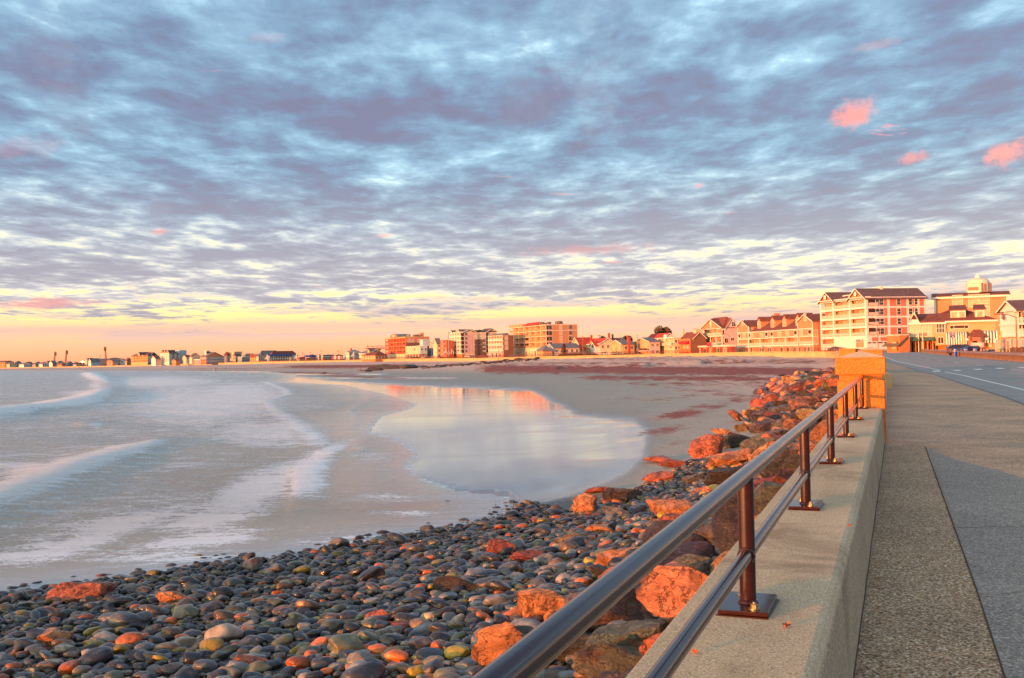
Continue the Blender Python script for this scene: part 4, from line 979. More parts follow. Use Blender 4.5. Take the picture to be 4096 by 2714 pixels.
class B:
    """one building; corner px xb at depth D, front runs away to the left up to px xa, side runs to px xc"""
    def __init__(s, name, label, xa, xb, xc, D, azf=-20, yb=None, z0=None, cat='house', group=None):
        s.D = D; P = at(xb, D); s.azf = R(azf); s.P = P
        s.u = Vector((math.sin(s.azf), math.cos(s.azf))); s.v = Vector((math.cos(s.azf), -math.sin(s.azf)))
        s.L = s.hit(xa, s.u); s.W = s.hit(xc, s.v)
        s.z0 = z0 if z0 is not None else zz(xb, yb, D)
        s.r = empty(name, (P.x, P.y, s.z0), -s.azf, label, cat, group); s.cache = {}
    def hit(s, fx, d):
        if fx is None: return 8.0
        q_ = ray(fx, 1400); q_ = Vector((q_.x, q_.y)); # P + d*k = q*t
        den = d.x*q_.y-d.y*q_.x; k = -(s.P.x*q_.y-s.P.y*q_.x)/den; return max(abs(k), 1.5) if abs(k) < 200 else 60
    def h(s, fx, fy, k=None):        # height above base of a photo point near corner b
        return zz(fx, fy, s.D)-s.z0
    def mk(s, mb, name, m, parent=None): return mb.build(name, m, parent or s.r)
    def body(s, H, m, x0=0, y0=0, x1=None, y1=None, name='wall', zb=-1.5):
        return s.mk(MB().box(x0, x1 if x1 is not None else s.W, y0, y1 if y1 is not None else s.L, zb, H), name, m)
    def fpos(s, face, a): return (s.L*(1-a)) if face == 'F' else s.W*a
    def win(s, face, a, z, w, h, n=2, pane=M_REFL, out=.0, trim=M_TR, off=0.0, grid=0, name='window'):
        key = (face, round(w, 2), round(h, 2), n, pane.name, trim.name, grid, name)
        t = .12 if w > .5 else .08
        if key not in s.cache:
            mb = MB(); pb = MB()
            def bx(mb_, a0, a1, z0_, z1_, d0, d1):
                if face == 'F': mb_.box(d1*-1, -d0, a0, a1, z0_, z1_)
                else: mb_.box(a0, a1, -d1, -d0, z0_, z1_)
            bx(mb, -w/2, w/2, -h/2, -h/2+t, -.05, .10); bx(mb, -w/2, w/2, h/2-t, h/2, -.05, .10)
            bx(mb, -w/2, -w/2+t, -h/2+t, h/2-t, -.05, .10); bx(mb, w/2-t, w/2, -h/2+t, h/2-t, -.05, .10)
            for i in range(1, n): c = -w/2+w*i/n; bx(mb, c-t*.4, c+t*.4, -h/2+t, h/2-t, -.05, .09)
            if grid: bx(mb, -w/2+t, w/2-t, -.04, .04, -.05, .085)
            bx(pb, -w/2+t, w/2-t, -h/2+t, h/2-t, -.04, .06)
            me1 = bpy.data.meshes.new('window'); me1.from_pydata(mb.v, [], mb.f); me1.materials.append(trim)
            me2 = bpy.data.meshes.new('pane'); me2.from_pydata(pb.v, [], pb.f); me2.materials.append(pane); s.cache[key] = (me1, me2)
        me1, me2 = s.cache[key]; p = s.fpos(face, a)
        loc = (off-out, p, z) if face == 'F' else (p, off-out, z)
        o = link(name, me1, s.r, loc); link('pane', me2, o); return o
    def wins(s, face, cols, rows, w, h, n=2, pane=M_REFL, **k):
        for a in cols:
            for z in rows: s.win(face, a, z, w, h, n, pane, **k)
    def gable(s, x0, x1, y0, y1, z, rise, axis, m=M_RD, over=.45, wallm=None, name='roof', trim=True):
        """axis 'X': ridge along x (gable faces the sea); 'Y': ridge along the front"""
        th = .22; mb = MB(); wb = MB(); tb = MB()
        if axis == 'X':
            c = (y0+y1)/2; hw = (y1-y0)/2; k = rise/hw; e = over
            pr = [(c-hw-e, z-k*e), (c, z+rise), (c+hw+e, z-k*e), (c+hw+e, z-k*e+th), (c, z+rise+th), (c-hw-e, z-k*e+th)]
            def v(a, b_, x): return (x, a, b_)
            n = len(pr); vs = [v(a, b_, x0-over) for a, b_ in pr]+[v(a, b_, x1+over) for a, b_ in pr]
            wv = [(x0+.01, y0, z-.05), (x0+.01, y1, z-.05), (x0+.01, c, z+rise-.02), (x1-.01, y0, z-.05), (x1-.01, y1, z-.05), (x1-.01, c, z+rise-.02)]
            for sg in (-1, 1):
                a0, z0_, a1, z1_ = c+sg*(hw+e), z-k*e, c, z+rise
                tb.add([(x0-over-.06, a0, z0_-.12), (x0-over-.06, a1, z1_-.12), (x0-over-.06, a1, z1_+th+.02), (x0-over-.06, a0, z0_+th+.02), (x0-over+.0, a0, z0_-.12), (x0-over, a1, z1_-.12), (x0-over, a1, z1_+th+.02), (x0-over, a0, z0_+th+.02)], [(0, 1, 2, 3), (4, 7, 6, 5), (0, 4, 5, 1), (3, 2, 6, 7), (0, 3, 7, 4)])
        else:
            c = (x0+x1)/2; hw = (x1-x0)/2; k = rise/hw; e = over
            pr = [(c-hw-e, z-k*e), (c, z+rise), (c+hw+e, z-k*e), (c+hw+e, z-k*e+th), (c, z+rise+th), (c-hw-e, z-k*e+th)]
            n = len(pr); vs = [(a, y0-over, b_) for a, b_ in pr]+[(a, y1+over, b_) for a, b_ in pr]
            wv = [(x0, y0+.01, z-.05), (x1, y0+.01, z-.05), (c, y0+.01, z+rise-.02), (x0, y1-.01, z-.05), (x1, y1-.01, z-.05), (c, y1-.01, z+rise-.02)]
            for sg in (-1, 1):
                a0, z0_, a1, z1_ = c+sg*(hw+e), z-k*e, c, z+rise
                tb.add([(a0, y0-over-.06, z0_-.12), (a1, y0-over-.06, z1_-.12), (a1, y0-over-.06, z1_+th+.02), (a0, y0-over-.06, z0_+th+.02), (a0, y0-over, z0_-.12), (a1, y0-over, z1_-.12), (a1, y0-over, z1_+th+.02), (a0, y0-over, z0_+th+.02)], [(0, 1, 2, 3), (4, 7, 6, 5), (0, 4, 5, 1), (3, 2, 6, 7), (0, 3, 7, 4)])
            tb.box(c-hw-e-.05, c-hw-e+.05, y0-over, y1+over, z-k*e-.15, z-k*e+th-.02)
        mb.add(vs, [list(range(n)), list(range(n, 2*n))]+[(i, n+i, n+(i+1) % n, (i+1) % n) for i in range(n)])
        o = s.mk(mb, name, m)
        if wallm: wb.add(wv, [(0, 1, 2), (3, 5, 4), (0, 2, 5, 3), (1, 4, 5, 2), (0, 3, 4, 1)]); s.mk(wb, 'gable_wall', wallm)
        if trim: s.mk(tb, 'gable_trim', M_TR, o)
        return o
    def hip(s, x0, x1, y0, y1, z, rise, m=M_RD, over=.6, inset=None, name='roof'):
        x0 -= over; x1 += over; y0 -= over; y1 += over; w, l = x1-x0, y1-y0; i = inset or min(w, l)/2
        mb = MB(); zt = z+rise
        vs = [(x0, y0, z-.15), (x1, y0, z-.15), (x1, y1, z-.15), (x0, y1, z-.15), (x0, y0, z+.05), (x1, y0, z+.05), (x1, y1, z+.05), (x0, y1, z+.05), (x0+i, y0+i, zt), (x1-i, y0+i, zt), (x1-i, y1-i, zt), (x0+i, y1-i, zt)]
        if w < l: vs[9] = vs[8] = ((x0+x1)/2, y0+i, zt) if i >= w/2-.01 else vs[8]
        if i >= min(w, l)/2-.01:
            if w <= l: a_, b_ = ((x0+x1)/2, y0+i, zt), ((x0+x1)/2, y1-i, zt); vs[8] = vs[9] = a_; vs[10] = vs[11] = b_
            else: a_, b_ = (x0+i, (y0+y1)/2, zt), (x1-i, (y0+y1)/2, zt); vs[8] = vs[11] = a_; vs[9] = vs[10] = b_
        else: vs[9] = (x1-i, y0+i, zt)
        mb.add(vs, [(3, 2, 1, 0), (0, 1, 5, 4), (1, 2, 6, 5), (2, 3, 7, 6), (3, 0, 4, 7), (4, 5, 9, 8), (5, 6, 10, 9), (6, 7, 11, 10), (7, 4, 8, 11), (8, 9, 10, 11)])
        return s.mk(mb, name, m)
    def flat(s, H, m=M_TR, h=.35, over=.25, x0=0, x1=None, y0=0, y1=None, name='cornice'):
        x1 = s.W if x1 is None else x1; y1 = s.L if y1 is None else y1
        return s.mk(MB().box(x0-over, x1+over, y0-over, y1+over, H, H+h), name, m)
    def bands(s, zs, face='S', h=.3, m=M_TR, verts=(), H=None, vw=.45, x0=0, z0=0):
        mb = MB()
        for z in zs:
            if face == 'S': mb.box(x0, s.W, -.05, .02, z, z+h)
            else: mb.box(-.05, .02, 0, s.L, z, z+h)
        for a in verts:
            p = s.fpos(face, a)
            if face == 'S': mb.box(max(p-vw/2, 0), min(p+vw/2, s.W+.05), -.07, .02, z0, H)
            else: mb.box(-.07, .02, p-vw/2, p+vw/2, z0, H)
        return s.mk(mb, 'trim_bands', m)
    def balconies(s, floors, fh, z0, bays, depth=1.7, rail=M_RAILP, frame=M_TR, slab=.38, colw=.45, door=M_REFL, backm=None, arch=False, y0=0, y1=None, sep=True, doorfrac=.62):
        """open galleries across the front: frame, one railing and one glazed door per bay"""
        y1 = s.L if y1 is None else y1; mb = MB()
        for k in range(floors+1): mb.box(0, depth, y0, y1, z0+k*fh-slab/2, z0+k*fh+slab/2)
        edges = [y1-(y1-y0)*a for a in bays]
        for e in edges: mb.box(.0+.004, depth-.0, min(max(e-colw/2, y0+.003), y1-colw), min(max(e+colw/2, y0+colw), y1-.003), z0-slab/2+.01, z0+floors*fh+slab/2-.01) if not sep else mb.box(.004, .42, min(max(e-colw/2, y0+.003), y1-colw), min(max(e+colw/2, y0+colw), y1-.003), z0-slab/2+.01, z0+floors*fh+slab/2-.01)
        s.mk(mb, 'gallery_frame', frame)
        for k in range(floors):
            zf = z0+k*fh+slab/2
            for i in range(len(edges)-1):
                a_, b_ = edges[i+1]+colw/2, edges[i]-colw/2; w = b_-a_
                key = ('bal', round(w, 2)); c = (a_+b_)/2
                if key not in s.cache:
                    q_ = MB().box(.10, .13, -w/2, w/2, .12, .95); q_.box(.06, .17, -w/2, w/2, .95, 1.05)
                    n = max(2, int(w/1.3))
                    for j in range(n+1): y_ = -w/2+w*j/n; q_.box(.05, .18, y_-.05, y_+.05, 0, 1.08)
                    me = bpy.data.meshes.new('balcony_rail'); me.from_pydata(q_.v, [], q_.f); me.materials.append(rail)
                    dh = fh-slab-.45; q_ = MB(); dw = w*doorfrac
                    for (u0, u1) in ((-dw/2, -dw/2+.12), (dw/2-.12, dw/2), (-.06, .06)): q_.box(-.08, 0, u0, u1, 0, dh)
                    q_.box(-.08, 0, -dw/2, dw/2, dh, dh+.12)
                    me2 = bpy.data.meshes.new('balcony_door'); me2.from_pydata(q_.v, [], q_.f); me2.materials.append(frame)
                    q_ = MB().box(-.03, .0, -dw/2+.12, dw/2-.12, 0.05, dh); me3 = bpy.data.meshes.new('pane'); me3.from_pydata(q_.v, [], q_.f); me3.materials.append(door)
                    s.cache[key] = (me, me2, me3)
                me, me2, me3 = s.cache[key]
                link('balcony_rail', me, s.r, (0, c, zf)); o = link('balcony_door', me2, s.r, (depth-.002, c+(w*.12 if (i+k) % 2 else -w*.1), zf)); link('pane', me3, o)
    def chimney(s, x, y, z0, h, w=.8, parent=None, m=M_CHIM):
        mb = MB().box(x-w/2, x+w/2, y-w/2, y+w/2, z0, z0+h); mb.box(x-w*.6, x+w*.6, y-w*.6, y+w*.6, z0+h, z0+h+.25); return s.mk(mb, 'chimney', m, parent)
    def plant(s, x0, x1, y0, y1, z, seed=1, n=7):
        q_ = random.Random(seed); mb = MB()
        for i in range(n):
            x = q_.uniform(x0, x1); y = q_.uniform(y0, y1); w = q_.uniform(.5, 1.2); mb.box(x-w, x+w, y-w, y+w, z, z+q_.uniform(.7, 1.7))
        return s.mk(mb, 'rooftop_units', M_MECH)
    def dormer(s, y, x0, z, w, h, depth, wallm, roofm=M_RD, pane=M_REFL):
        o = s.mk(MB().box(x0, x0+depth, y-w/2, y+w/2, z, z+h), 'dormer', wallm)
        hw = w/2+.35; r_ = w*.52; mb = MB(); th = .16
        pr = [(y-hw, z+h-.15), (y, z+h+r_), (y+hw, z+h-.15), (y+hw, z+h-.15+th), (y, z+h+r_+th), (y-hw, z+h-.15+th)]
        vs = [(x0-.35, a, b_) for a, b_ in pr]+[(x0+depth+1.5, a, b_) for a, b_ in pr]
        mb.add(vs, [list(range(6)), list(range(6, 12))]+[(i, 6+i, 6+(i+1) % 6, (i+1) % 6) for i in range(6)]); s.mk(mb, 'dormer_roof', roofm, o)
        s.mk(MB().add([(x0-.02, y-w/2, z+h-.02), (x0-.02, y+w/2, z+h-.02), (x0-.02, y, z+h+r_-.1), (x0+depth, y-w/2, z+h-.02), (x0+depth, y+w/2, z+h-.02), (x0+depth, y, z+h+r_-.1)], [(0, 1, 2), (3, 5, 4), (0, 2, 5, 3), (1, 4, 5, 2)]), 'dormer_gable', wallm, o)
        mb = MB().box(x0-.10, x0-.0, y-w/2, y-w/2+.15, z, z+h); mb.box(x0-.10, x0, y+w/2-.15, y+w/2, z, z+h); mb.box(x0-.10, x0, y-w/2+.15, y+w/2-.15, z+h-.12, z+h+.02); mb.box(x0-.1, x0, y-w/2+.15, y+w/2-.15, z, z+.15)
        s.mk(mb, 'dormer_trim', M_TR, o); p = MB().box(x0-.05, x0-.01, y-w*.32, y+w*.32, z+.3, z+h-.25); s.mk(p, 'pane', pane, o); return o
ZR = 3.45
# ================================================================= big red-sided hotel on the right
b = B('hotel', 'five-storey white-balconied hotel with salmon red side wall, tallest at the right', 3284, 3468, 3707, 320, -12.3, z0=ZR, cat='hotel')
H = b.h(3468, 1192); red = wm('redb'); L_, W_ = b.L, b.W
fl = (H-b.h(3468, 1348))/4; zb5 = b.h(3468, 1346)
DEP = 1.9
b.body(H, wm('tan'), x0=DEP, x1=W_, y0=.02)
b.mk(MB().box(DEP+.0, W_, -.02, .02, -1, H), 'side_tone', red)
ed = [0, .30, .665, 1.0]
def band_y(fx): return 0
b.balconies(4, fl, zb5, [0, .30, .66, 1.0], DEP, doorfrac=.6, colw=.75, slab=.75)
g0 = zb5-fl
b.mk(MB().box(0, DEP, b.L*.66, b.L-.01, g0-1, g0+.2).box(.02, .45, L_*.66, L_*.70, g0, zb5-.4).box(.02, .45, L_-.7, L_-.02, g0, zb5-.4), 'ground_gallery', M_TR)
b.mk(MB().box(0.01, DEP, .01, L_*.655, g0-1.5, zb5-.37), 'ground_floor_front', M_TR)
b.mk(MB().box(-.04, .0, L_*.06, L_*.22, g0-.3, zb5-.9), 'garage_panel', wm('tan'))
for q_ in (.20, .14, .08): b.win('F', 1-q_, zb5-1.3, .8, 1.1, 1, M_GL, off=-.05)
for k, (a0, a1) in enumerate(((.70, 1.0),)):
    b.mk(MB().box(.10, .13, L_*.70, L_-.7, g0+.2, g0+1.2), 'balcony_rail', M_RAILP); b.mk(MB().box(.35, 1.0, L_*.34, L_*.64, g0+.2, g0+1.2), 'planter_rail', M_RAILP)
zs = [zb5+i*fl-.28 for i in range(0, 4)]
b.bands(zs+[H-.45], 'S', .55, verts=[.012, .155, .375, .70, .875, .995], H=H-.02, vw=.95, z0=zb5)
b.bands([], 'S', verts=[.03, .21, .42], H=zb5-.3, vw=.7, z0=-1)
for i in range(4):
    z = zb5+i*fl+fl*.52
    b.mk(MB().box(DEP*.5, DEP*.5+3.4, -.09, -.03, z-1.15, z+1.05), 'corner_balcony', M_DK); b.mk(MB().box(DEP*.5, DEP*.5+3.4, -.16, -.10, z-1.15, z-.15), 'balcony_rail', M_RAILP)
    b.win('S', .226, z, 3.0, 2.1, 2, M_GL, off=-.03, grid=1); b.win('S', .545, z, 1.5, 2.1, 1, M_GL, off=-.03, grid=1)
    b.win('S', .742, z, 1.5, 2.1, 1, M_GL, off=-.03, grid=1); b.win('S', .838, z, 1.3, 2.1, 1, M_GL, off=-.03, grid=1)
    for a in (.50, .527, .555): b.mk(MB().box(W_*a, W_*a+.55, -.12, -.02, z-1.9, z-1.75), 'vent', M_TR)
for a in (.12, .31):
    b.mk(MB().box(W_*a-2.6, W_*a+2.6, -.06, -.0, 0.2, 3.4), 'garage_door', M_TR)
    for j in (-1.6, 0, 1.6): b.mk(MB().box(W_*a+j-.6, W_*a+j+.6, -.09, -.06, 2.7, 3.1), 'door_light', M_GL)
gr_ = b.h(3432, 1153)-H
g1 = b.gable(0, W_, .0, L_*.345, H, 3.2, 'X', M_RD, .7, wm('orange'))
g2 = b.gable(0, W_*.9, L_*.67, L_, H-.0, 3.2, 'X', M_RD, .7, wm('orange'))
b.mk(MB().add([(.3, L_*.3, H), (.3, L_*.72, H), (5, L_*.72, H+2.6), (5, L_*.3, H+2.6), (20, L_*.72, H+2.6), (20, L_*.3, H+2.6)], [(0, 3, 2, 1), (3, 5, 4, 2)]), 'middle_roof', M_RD)
b.mk(MB().box(2.6, 2.9, L_*.36, L_*.63, H+1.6, H+1.9), 'roof_rail', M_TR)
for yc in (L_*.172, L_*.835):
    o = b.mk(MB().tube((-.80, yc, H+1.6), (-.70, yc, H+1.6), .75, .75, 24), 'round_window', M_TR)
    b.mk(MB().box(-.76, -.6, yc-L_*.13, yc+L_*.13, H+.3, H+.55), 'gable_sill', M_TR)
b.mk(MB().box(-.15, W_+.2, -.15, -.05, H-.05, H+.35), 'gutter', M_TR)
b.mk(MB().box(0, .5, -.04, L_+.1, H-.35, H+.25), 'front_fascia', M_TR)
b.chimney(W_*.40, L_*.17, H+2.9, .9, 1.0, None, M_TR)
# ================================================================= long four-storey inn with dormers
b = B('inn', 'long tan seaside inn with four dormers, two gabled ends and galleries', 2951, 3254, 3284, 352, -9, z0=ZR, cat='inn')
L_, W_ = b.L, max(b.W, 14); H = b.h(3254, 1284); Hm = b.h(3200, 1311)
t = wm('tan'); pk_ = wm('pinkb')
yg0, yg1 = L_*.175, L_*.835
HM = b.h(3200, 1312); zf = b.h(3200, 1378); fh = b.h(3200, 1346)-b.h(3200, 1378)
b.body(HM, t, x0=2.2, x1=W_, y0=yg0, y1=yg1)
b.body(H, t, x0=.6, x1=W_, y0=0.03, y1=yg0); b.mk(MB().box(1.8, W_, -.0, .03, -1, H), 'side_tone', red)
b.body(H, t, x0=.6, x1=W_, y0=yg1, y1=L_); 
b.mk(MB().box(.62, 2.18, yg1-.03, yg1+0.0, -1, H), 'side_tone', pk_)
b.mk(MB().box(0, 2.2, yg0, yg1, zf+fh-.1, HM), 'upper_front', t)
b.mk(MB().box(0, 2.2, yg0, yg1, -1.5, zf-.1), 'ground_floor_front', t)
b.mk(MB().box(0, .6, 0, yg0, -1.5, zf-.1).box(0, .6, 0, yg0, zf+fh, H), 'end_front', t); b.mk(MB().box(0, .6, yg1, L_, -1.5, zf-.1).box(0, .6, yg1, L_, zf+fh, H), 'end_front', t)
b.balconies(1, fh, zf, [0, .165, .33, .50, .67, .83, 1.0], 2.2, colw=.5, slab=.3, sep=True, door=M_REFL)
for a in (.22, .36, .60, .70): b.win('F', a, HM-1.9, 2.9, 2.3, 3, M_REFL, off=0)
for a in (.10, .90): b.win('F', a+(.01 if a < .5 else -.035), HM-1.9, 2.9, 2.4, 3, M_REFL)
for a in (.035, .175+.01, .43, .50, .80, .965):
    p = b.fpos('F', a); o = b.mk(MB().box(-.03, .0, p-1.2, p+1.2, HM-3.1, HM-.7), 'loggia', M_DK); b.mk(MB().box(-.14, -.03, p-1.3, p+1.3, HM-3.2, HM-3.05).box(-.14, -.03, p-1.3, p+1.3, HM-.75, HM-.6).box(-.14, -.03, p-1.35, p-1.2, HM-3.2, HM-.6).box(-.14, -.03, p+1.2, p+1.35, HM-3.2, HM-.6), 'frame', M_TR, o)
    b.mk(MB().box(-.10, -.05, p-1.2, p+1.2, HM-3.0, HM-2.0), 'balcony_rail', M_RAILP)
for a in (.025, .06, .14, .20, .33, .36, .44, .47, .62, .70, .78, .90, .94): b.win('F', a*1.0+.01, zf-1.9, 1.9, 2.3, 2, M_GL, name='french_door')
zr = b.h(3200, 1252)-HM
b.gable(1.0, W_+4, yg0-1, yg1+1, HM, 5.3, 'Y', M_RB, .6, t)
b.gable(.0, W_, 0, yg0, H, b.h(3254, 1256)-H, 'X', M_RB, .5, t); b.gable(.0, W_, yg1, L_, H, b.h(3254, 1256)-H, 'X', M_RB, .5, t)
for a in (.14/.835+.045, .40, .555, .72): b.dormer(b.fpos('F', a+.03), 2.6, HM+1.3, 3.1, 2.9, 4.2, t, M_RB)
for a in (.085, .915): b.win('F', a, H+1.6, 2.0, 2.7, 2, M_REFL, off=-.02)
b.bands([HM-.35, zf+fh+.02, zf-.35], 'F', .32, verts=[0.004, .165, .175, .826, .995], H=H-.1, vw=.4)
for z in (HM-1.9, zf+fh/2): b.win('S', .30, z, 2.0, 2.4, 1, M_REFL, off=0)
b.chimney(7.5, L_*.67, HM+4.2, 2.6, 1.7, None, wm('salmon')); b.chimney(7.5, L_*.04, HM+4.4, 2.8, 1.9, None, wm('salmon'))
# ================================================================= pink house with arched gable windows
b = B('guest_house', 'pink guest house with two gables, arched attic window and long white balcony', 2802, 2889, 2953, 432, -10, z0=ZR, cat='house')
L_, W_ = b.L, b.W; H = b.h(2889, 1311); b.body(H, wm('tan'), x0=2.0, x1=W_, y0=.02); b.mk(MB().box(1.0, W_, -.02, .02, -1, H), 'side_tone', wm('mauve'))
zf = b.h(2889, 1380); zm = b.h(2889, 1343)
b.mk(MB().box(0.0, 2.0, 0, L_, zm-.25, zm+.25).box(0, 2, 0, L_, zf-.2, zf+.15).box(0, 2, 0, L_, H-.3, H), 'gallery_frame', M_TR)
for a in (0.02, .24, .47, .72, .97): p = b.fpos('F', a); b.mk(MB().box(.02, .3, p-.17, p+.17, zf+.15, zm-.25), 'column', M_TR)
b.mk(MB().box(0, .12, .1, L_-.1, zf+.3, zf+1.3), 'balcony_rail', M_RAILP); b.mk(MB().box(-.3, -.18, .1, L_-.1, zm+.3, zm+1.5), 'balcony_rail', M_RAILP)
for a in (.18, .40, .62, .86): b.win('F', a, zm+1.9, 2.0, 2.4, 2, M_REFL, off=2.0)
for a in (.25, .5, .75): b.win('F', a, zf+1.7, 2.2, 2.3, 2, M_GL, off=2.0)
b.gable(0.2, W_, .2, L_-.2, H, 4.2, 'X', M_RB, .5, wm('tan')); b.gable(W_*.25, W_, 0, 9, H, 4.1, 'Y', M_RB, .5, wm('mauve'))
b.hip(2, W_-.5, 2, L_*.9, H+1, 4.0, M_RB)
for zz_, hh in ((H+2.0, 2.8),):
    b.win('F', .5, H+1.5, 1.7, 2.2, 2, M_REFL, off=.1, grid=1); b.mk(MB().tube((.02, L_*.5, H+2.6), (.12, L_*.5, H+2.6), .85, .85, 20), 'arch_head', M_TR)
    b.win('S', .74, H+1.5, 1.8, 2.1, 2, M_GL, off=-.02, grid=1); b.mk(MB().tube((W_*.74, -.06, H+2.6), (W_*.74, .02, H+2.6), .9, .9, 20), 'arch_head', M_TR)
b.win('S', .08, H-1.9, 1.1, 2.0, 1, M_GL); b.win('S', .26, zf+1.9, 1.7, 2.2, 2, M_GL); b.win('S', .65, zf+2.4, 1.7, 1.4, 2, M_GL)
b.bands([H-.2, ], 'S', .25, verts=[.01, .99], H=H, vw=.4)
# ================================================================= low shop row in front of the pink house
b = B('shop', 'low red flat-roofed shop row with cream fascia below the pink guest house', 2780, 2925, 2938, 408, -9, z0=ZR-.2, cat='shop')
b.body(b.h(2925, 1386), wm('dkred')); b.flat(b.h(2925, 1386), mat('cream_fascia', (.78, .68, .58), .6), .75, .5)
for a, w, m_ in ((.15, 1.6, M_REFL), (.30, 3.0, M_GL), (.46, 3.4, M_REFL), (.66, 3.4, M_GL), (.84, 4.2, M_RAILP)): b.win('F', a, b.h(2925, 1401), w, 2.3, 2, m_, name='shop_window')
o = b.mk(MB().box(-1.2, -.9, b.fpos('F', .48)-2.6, b.fpos('F', .48)+2.6, b.h(2925, 1386)+.3, b.h(2925, 1386)+2.1), 'shop_sign', mat('sign_red', (.50, .05, .08), .5))
b.mk(MB().box(-.95, -.6, b.fpos('F', .70), b.fpos('F', .70)+1.2, .6, 2.2), 'notice_board', mat('sign_green', (.05, .55, .12), .5))
# ================================================================= brown restaurant with red awnings
b = B('restaurant', 'brown two-storey restaurant with rounded red awnings left of the pink house', 2700, 2762, 2800, 445, -16, z0=ZR, cat='restaurant')
L_, W_ = b.L, b.W+3; H = b.h(2762, 1354); b.body(H, wm('orange')); b.mk(MB().box(0, W_, -.04, .0, -1, H), 'side_tone', wm('brown'))
b.gable(1.5, W_, 0, L_*.8, H, 2.8, 'Y', M_RB, .4, wm('brown')); b.chimney(5, L_*.35, H+2.0, 2.2, .9); b.chimney(W_*.7, L_*.2, H+1.0, 3.0, 3.0, None, wm('cream'))
b.chimney(4, L_*.95, H, 4.2, .9, None, wm('cream'))
for a in (.62, .82): b.win('F', a, H-3.0, 1.9, 2.5, 2, M_REFL)
b.win('F', .2, H-3.0, 1.8, 2.5, 2, M_REFL); b.win('F', .2, 1.6, 2.2, 2.6, 2, M_GL, name='door')
for z in (H-1.9, H-6.9):
    mb = MB(); n = 8; y0_, y1_ = L_*.06, L_*.56; pr = [(-1.5*math.sin(math.pi/2*i/n), z+1.5*(math.cos(math.pi/2*i/n))-.6) for i in range(n+1)]+[(0.0, z-.6)]
    vs = [(a, y0_, c) for a, c in pr]+[(a, y1_, c) for a, c in pr]; k = len(pr); mb.add(vs, [list(range(k)), list(range(k, 2*k))]+[(i, k+i, k+(i+1) % k, (i+1) % k) for i in range(k)]); b.mk(mb, 'awning', M_RED)
b.mk(MB().box(-.08, 0, L_*.62, L_*.8, H-2.6, H-2.3), 'wall_lettering', M_TR)
# ================================================================= houses between the restaurant and the tan block
def simple(name, label, xa, xb, xc, D, ye, yr, azf=-20, z0=ZR, wall='white', side=None, roof='dark', ridge='X', cat='house', nf=(2, 2), ns=(2, 2), pane=M_REFL, spane=M_GL, rise=None, chim=(), dep=None, group=None, win=(1.4, 1.7), over=.45, porch=False):
    b = B(name, label, xa, xb, xc, D, azf, z0=z0, cat=cat, group=group); L_ = b.L; W_ = b.W if dep is None else dep; b.Wd = W_
    H = b.h(xb, ye); b.H = H; b.body(H, wm(wall), x1=W_)
    if side: b.mk(MB().box(0, W_, -.03, .0, -1, H), 'side_tone', wm(side))  # thin side sheet; unlit far sides have their shade in this colour
    rs = rise if rise is not None else (b.h(xb, yr)-H)
    if ridge in ('X', 'Y'): b.rf = b.gable(0, W_, 0, L_, H, rs, ridge, ROOFM[roof], over, wm(wall), trim=(D < 900))
    elif ridge == 'H': b.rf = b.hip(0, W_, 0, L_, H, rs, ROOFM[roof])
    else: b.rf = b.flat(H, M_TR, .35, .2, x1=W_)
    fl_ = max(1, round(H/3.1)); w, h = win
    for k in range(min(fl_, nf[1])):
        z = H-1.5-k*3.0
        for i in range(nf[0]): b.win('F', (i+.5)/nf[0]+(.03 if (i+k) % 2 else -.03)/nf[0], z, w, h, 2, pane)
        for i in range(ns[0]):
            if ns[1] > k: b.win('S', min((i+.5)/ns[0]*W_/b.W, 1), z, w, h, 2, spane)
    if chim:
        for (x, y, ch) in chim: b.chimney(W_*x, L_*y, H+rs*.4, rs*.6+ch, .8, b.rf)
    if porch: 
        b.mk(MB().box(-2.2, 0, .0, L_, 2.7, 3.05), 'porch_roof', ROOFM[roof])
        for a in (.04, .35, .65, .96): p = L_*a; b.mk(MB().box(-2.1, -1.9, p-.1, p+.1, 0, 2.7), 'porch_post', M_TR)
    return b
b = simple('motel', 'white motel with double balcony and small round crest left of the restaurant', 2634, 2697, 2724, 455, 1352, 1345, -16, wall='cream', ridge='F', cat='motel', nf=(4, 2))
b.mk(MB().box(-1.4, -1.3, 0, b.L, b.H-3.0, b.H-2.0), 'balcony_rail', M_RAILP); b.mk(MB().box(-1.5, 0, 0, b.L, b.H-3.3, b.H-3.05).box(-1.5, 0, 0, b.L, b.H-.1, b.H+.15), 'balcony', M_TR); b.mk(MB().tube((-.6, b.L*.5, b.H+.4), (-.2, b.L*.5, b.H+.4), 1.6, 1.6, 20), 'crest', M_TR)
simple('house', 'pale house with red roof and white gable behind the white gabled house', 2590, 2660, 2700, 530, 1350, 1333, -16, wall='white', roof='red', ridge='Y', nf=(1, 1), ns=(2, 1))
b = simple('house', 'white gabled house with dark roof, pale blue side and brown balcony', 2535, 2600, 2640, 462, 1368, 1350, -16, wall='yel', side='mauve', roof='grey', ridge='X', nf=(2, 2))
b.mk(MB().box(-1.8, 0, 0, b.L*.6, b.H-4.3, b.H-3.9), 'balcony', M_TR); b.mk(MB().box(-1.8, -1.7, 0, b.L*.6, b.H-3.9, b.H-2.8), 'balcony_rail', mat('brown_rail', (.10, .05, .035), .7))
b = simple('house', 'small twin-gabled tan house with tall brick chimney and wide deck', 2443, 2490, 2540, 470, 1378, 1360, -16, wall='yel', roof='grey', ridge='X', nf=(2, 1), chim=((.4, -.05, 1.5), (.95, .5, 2.0)))
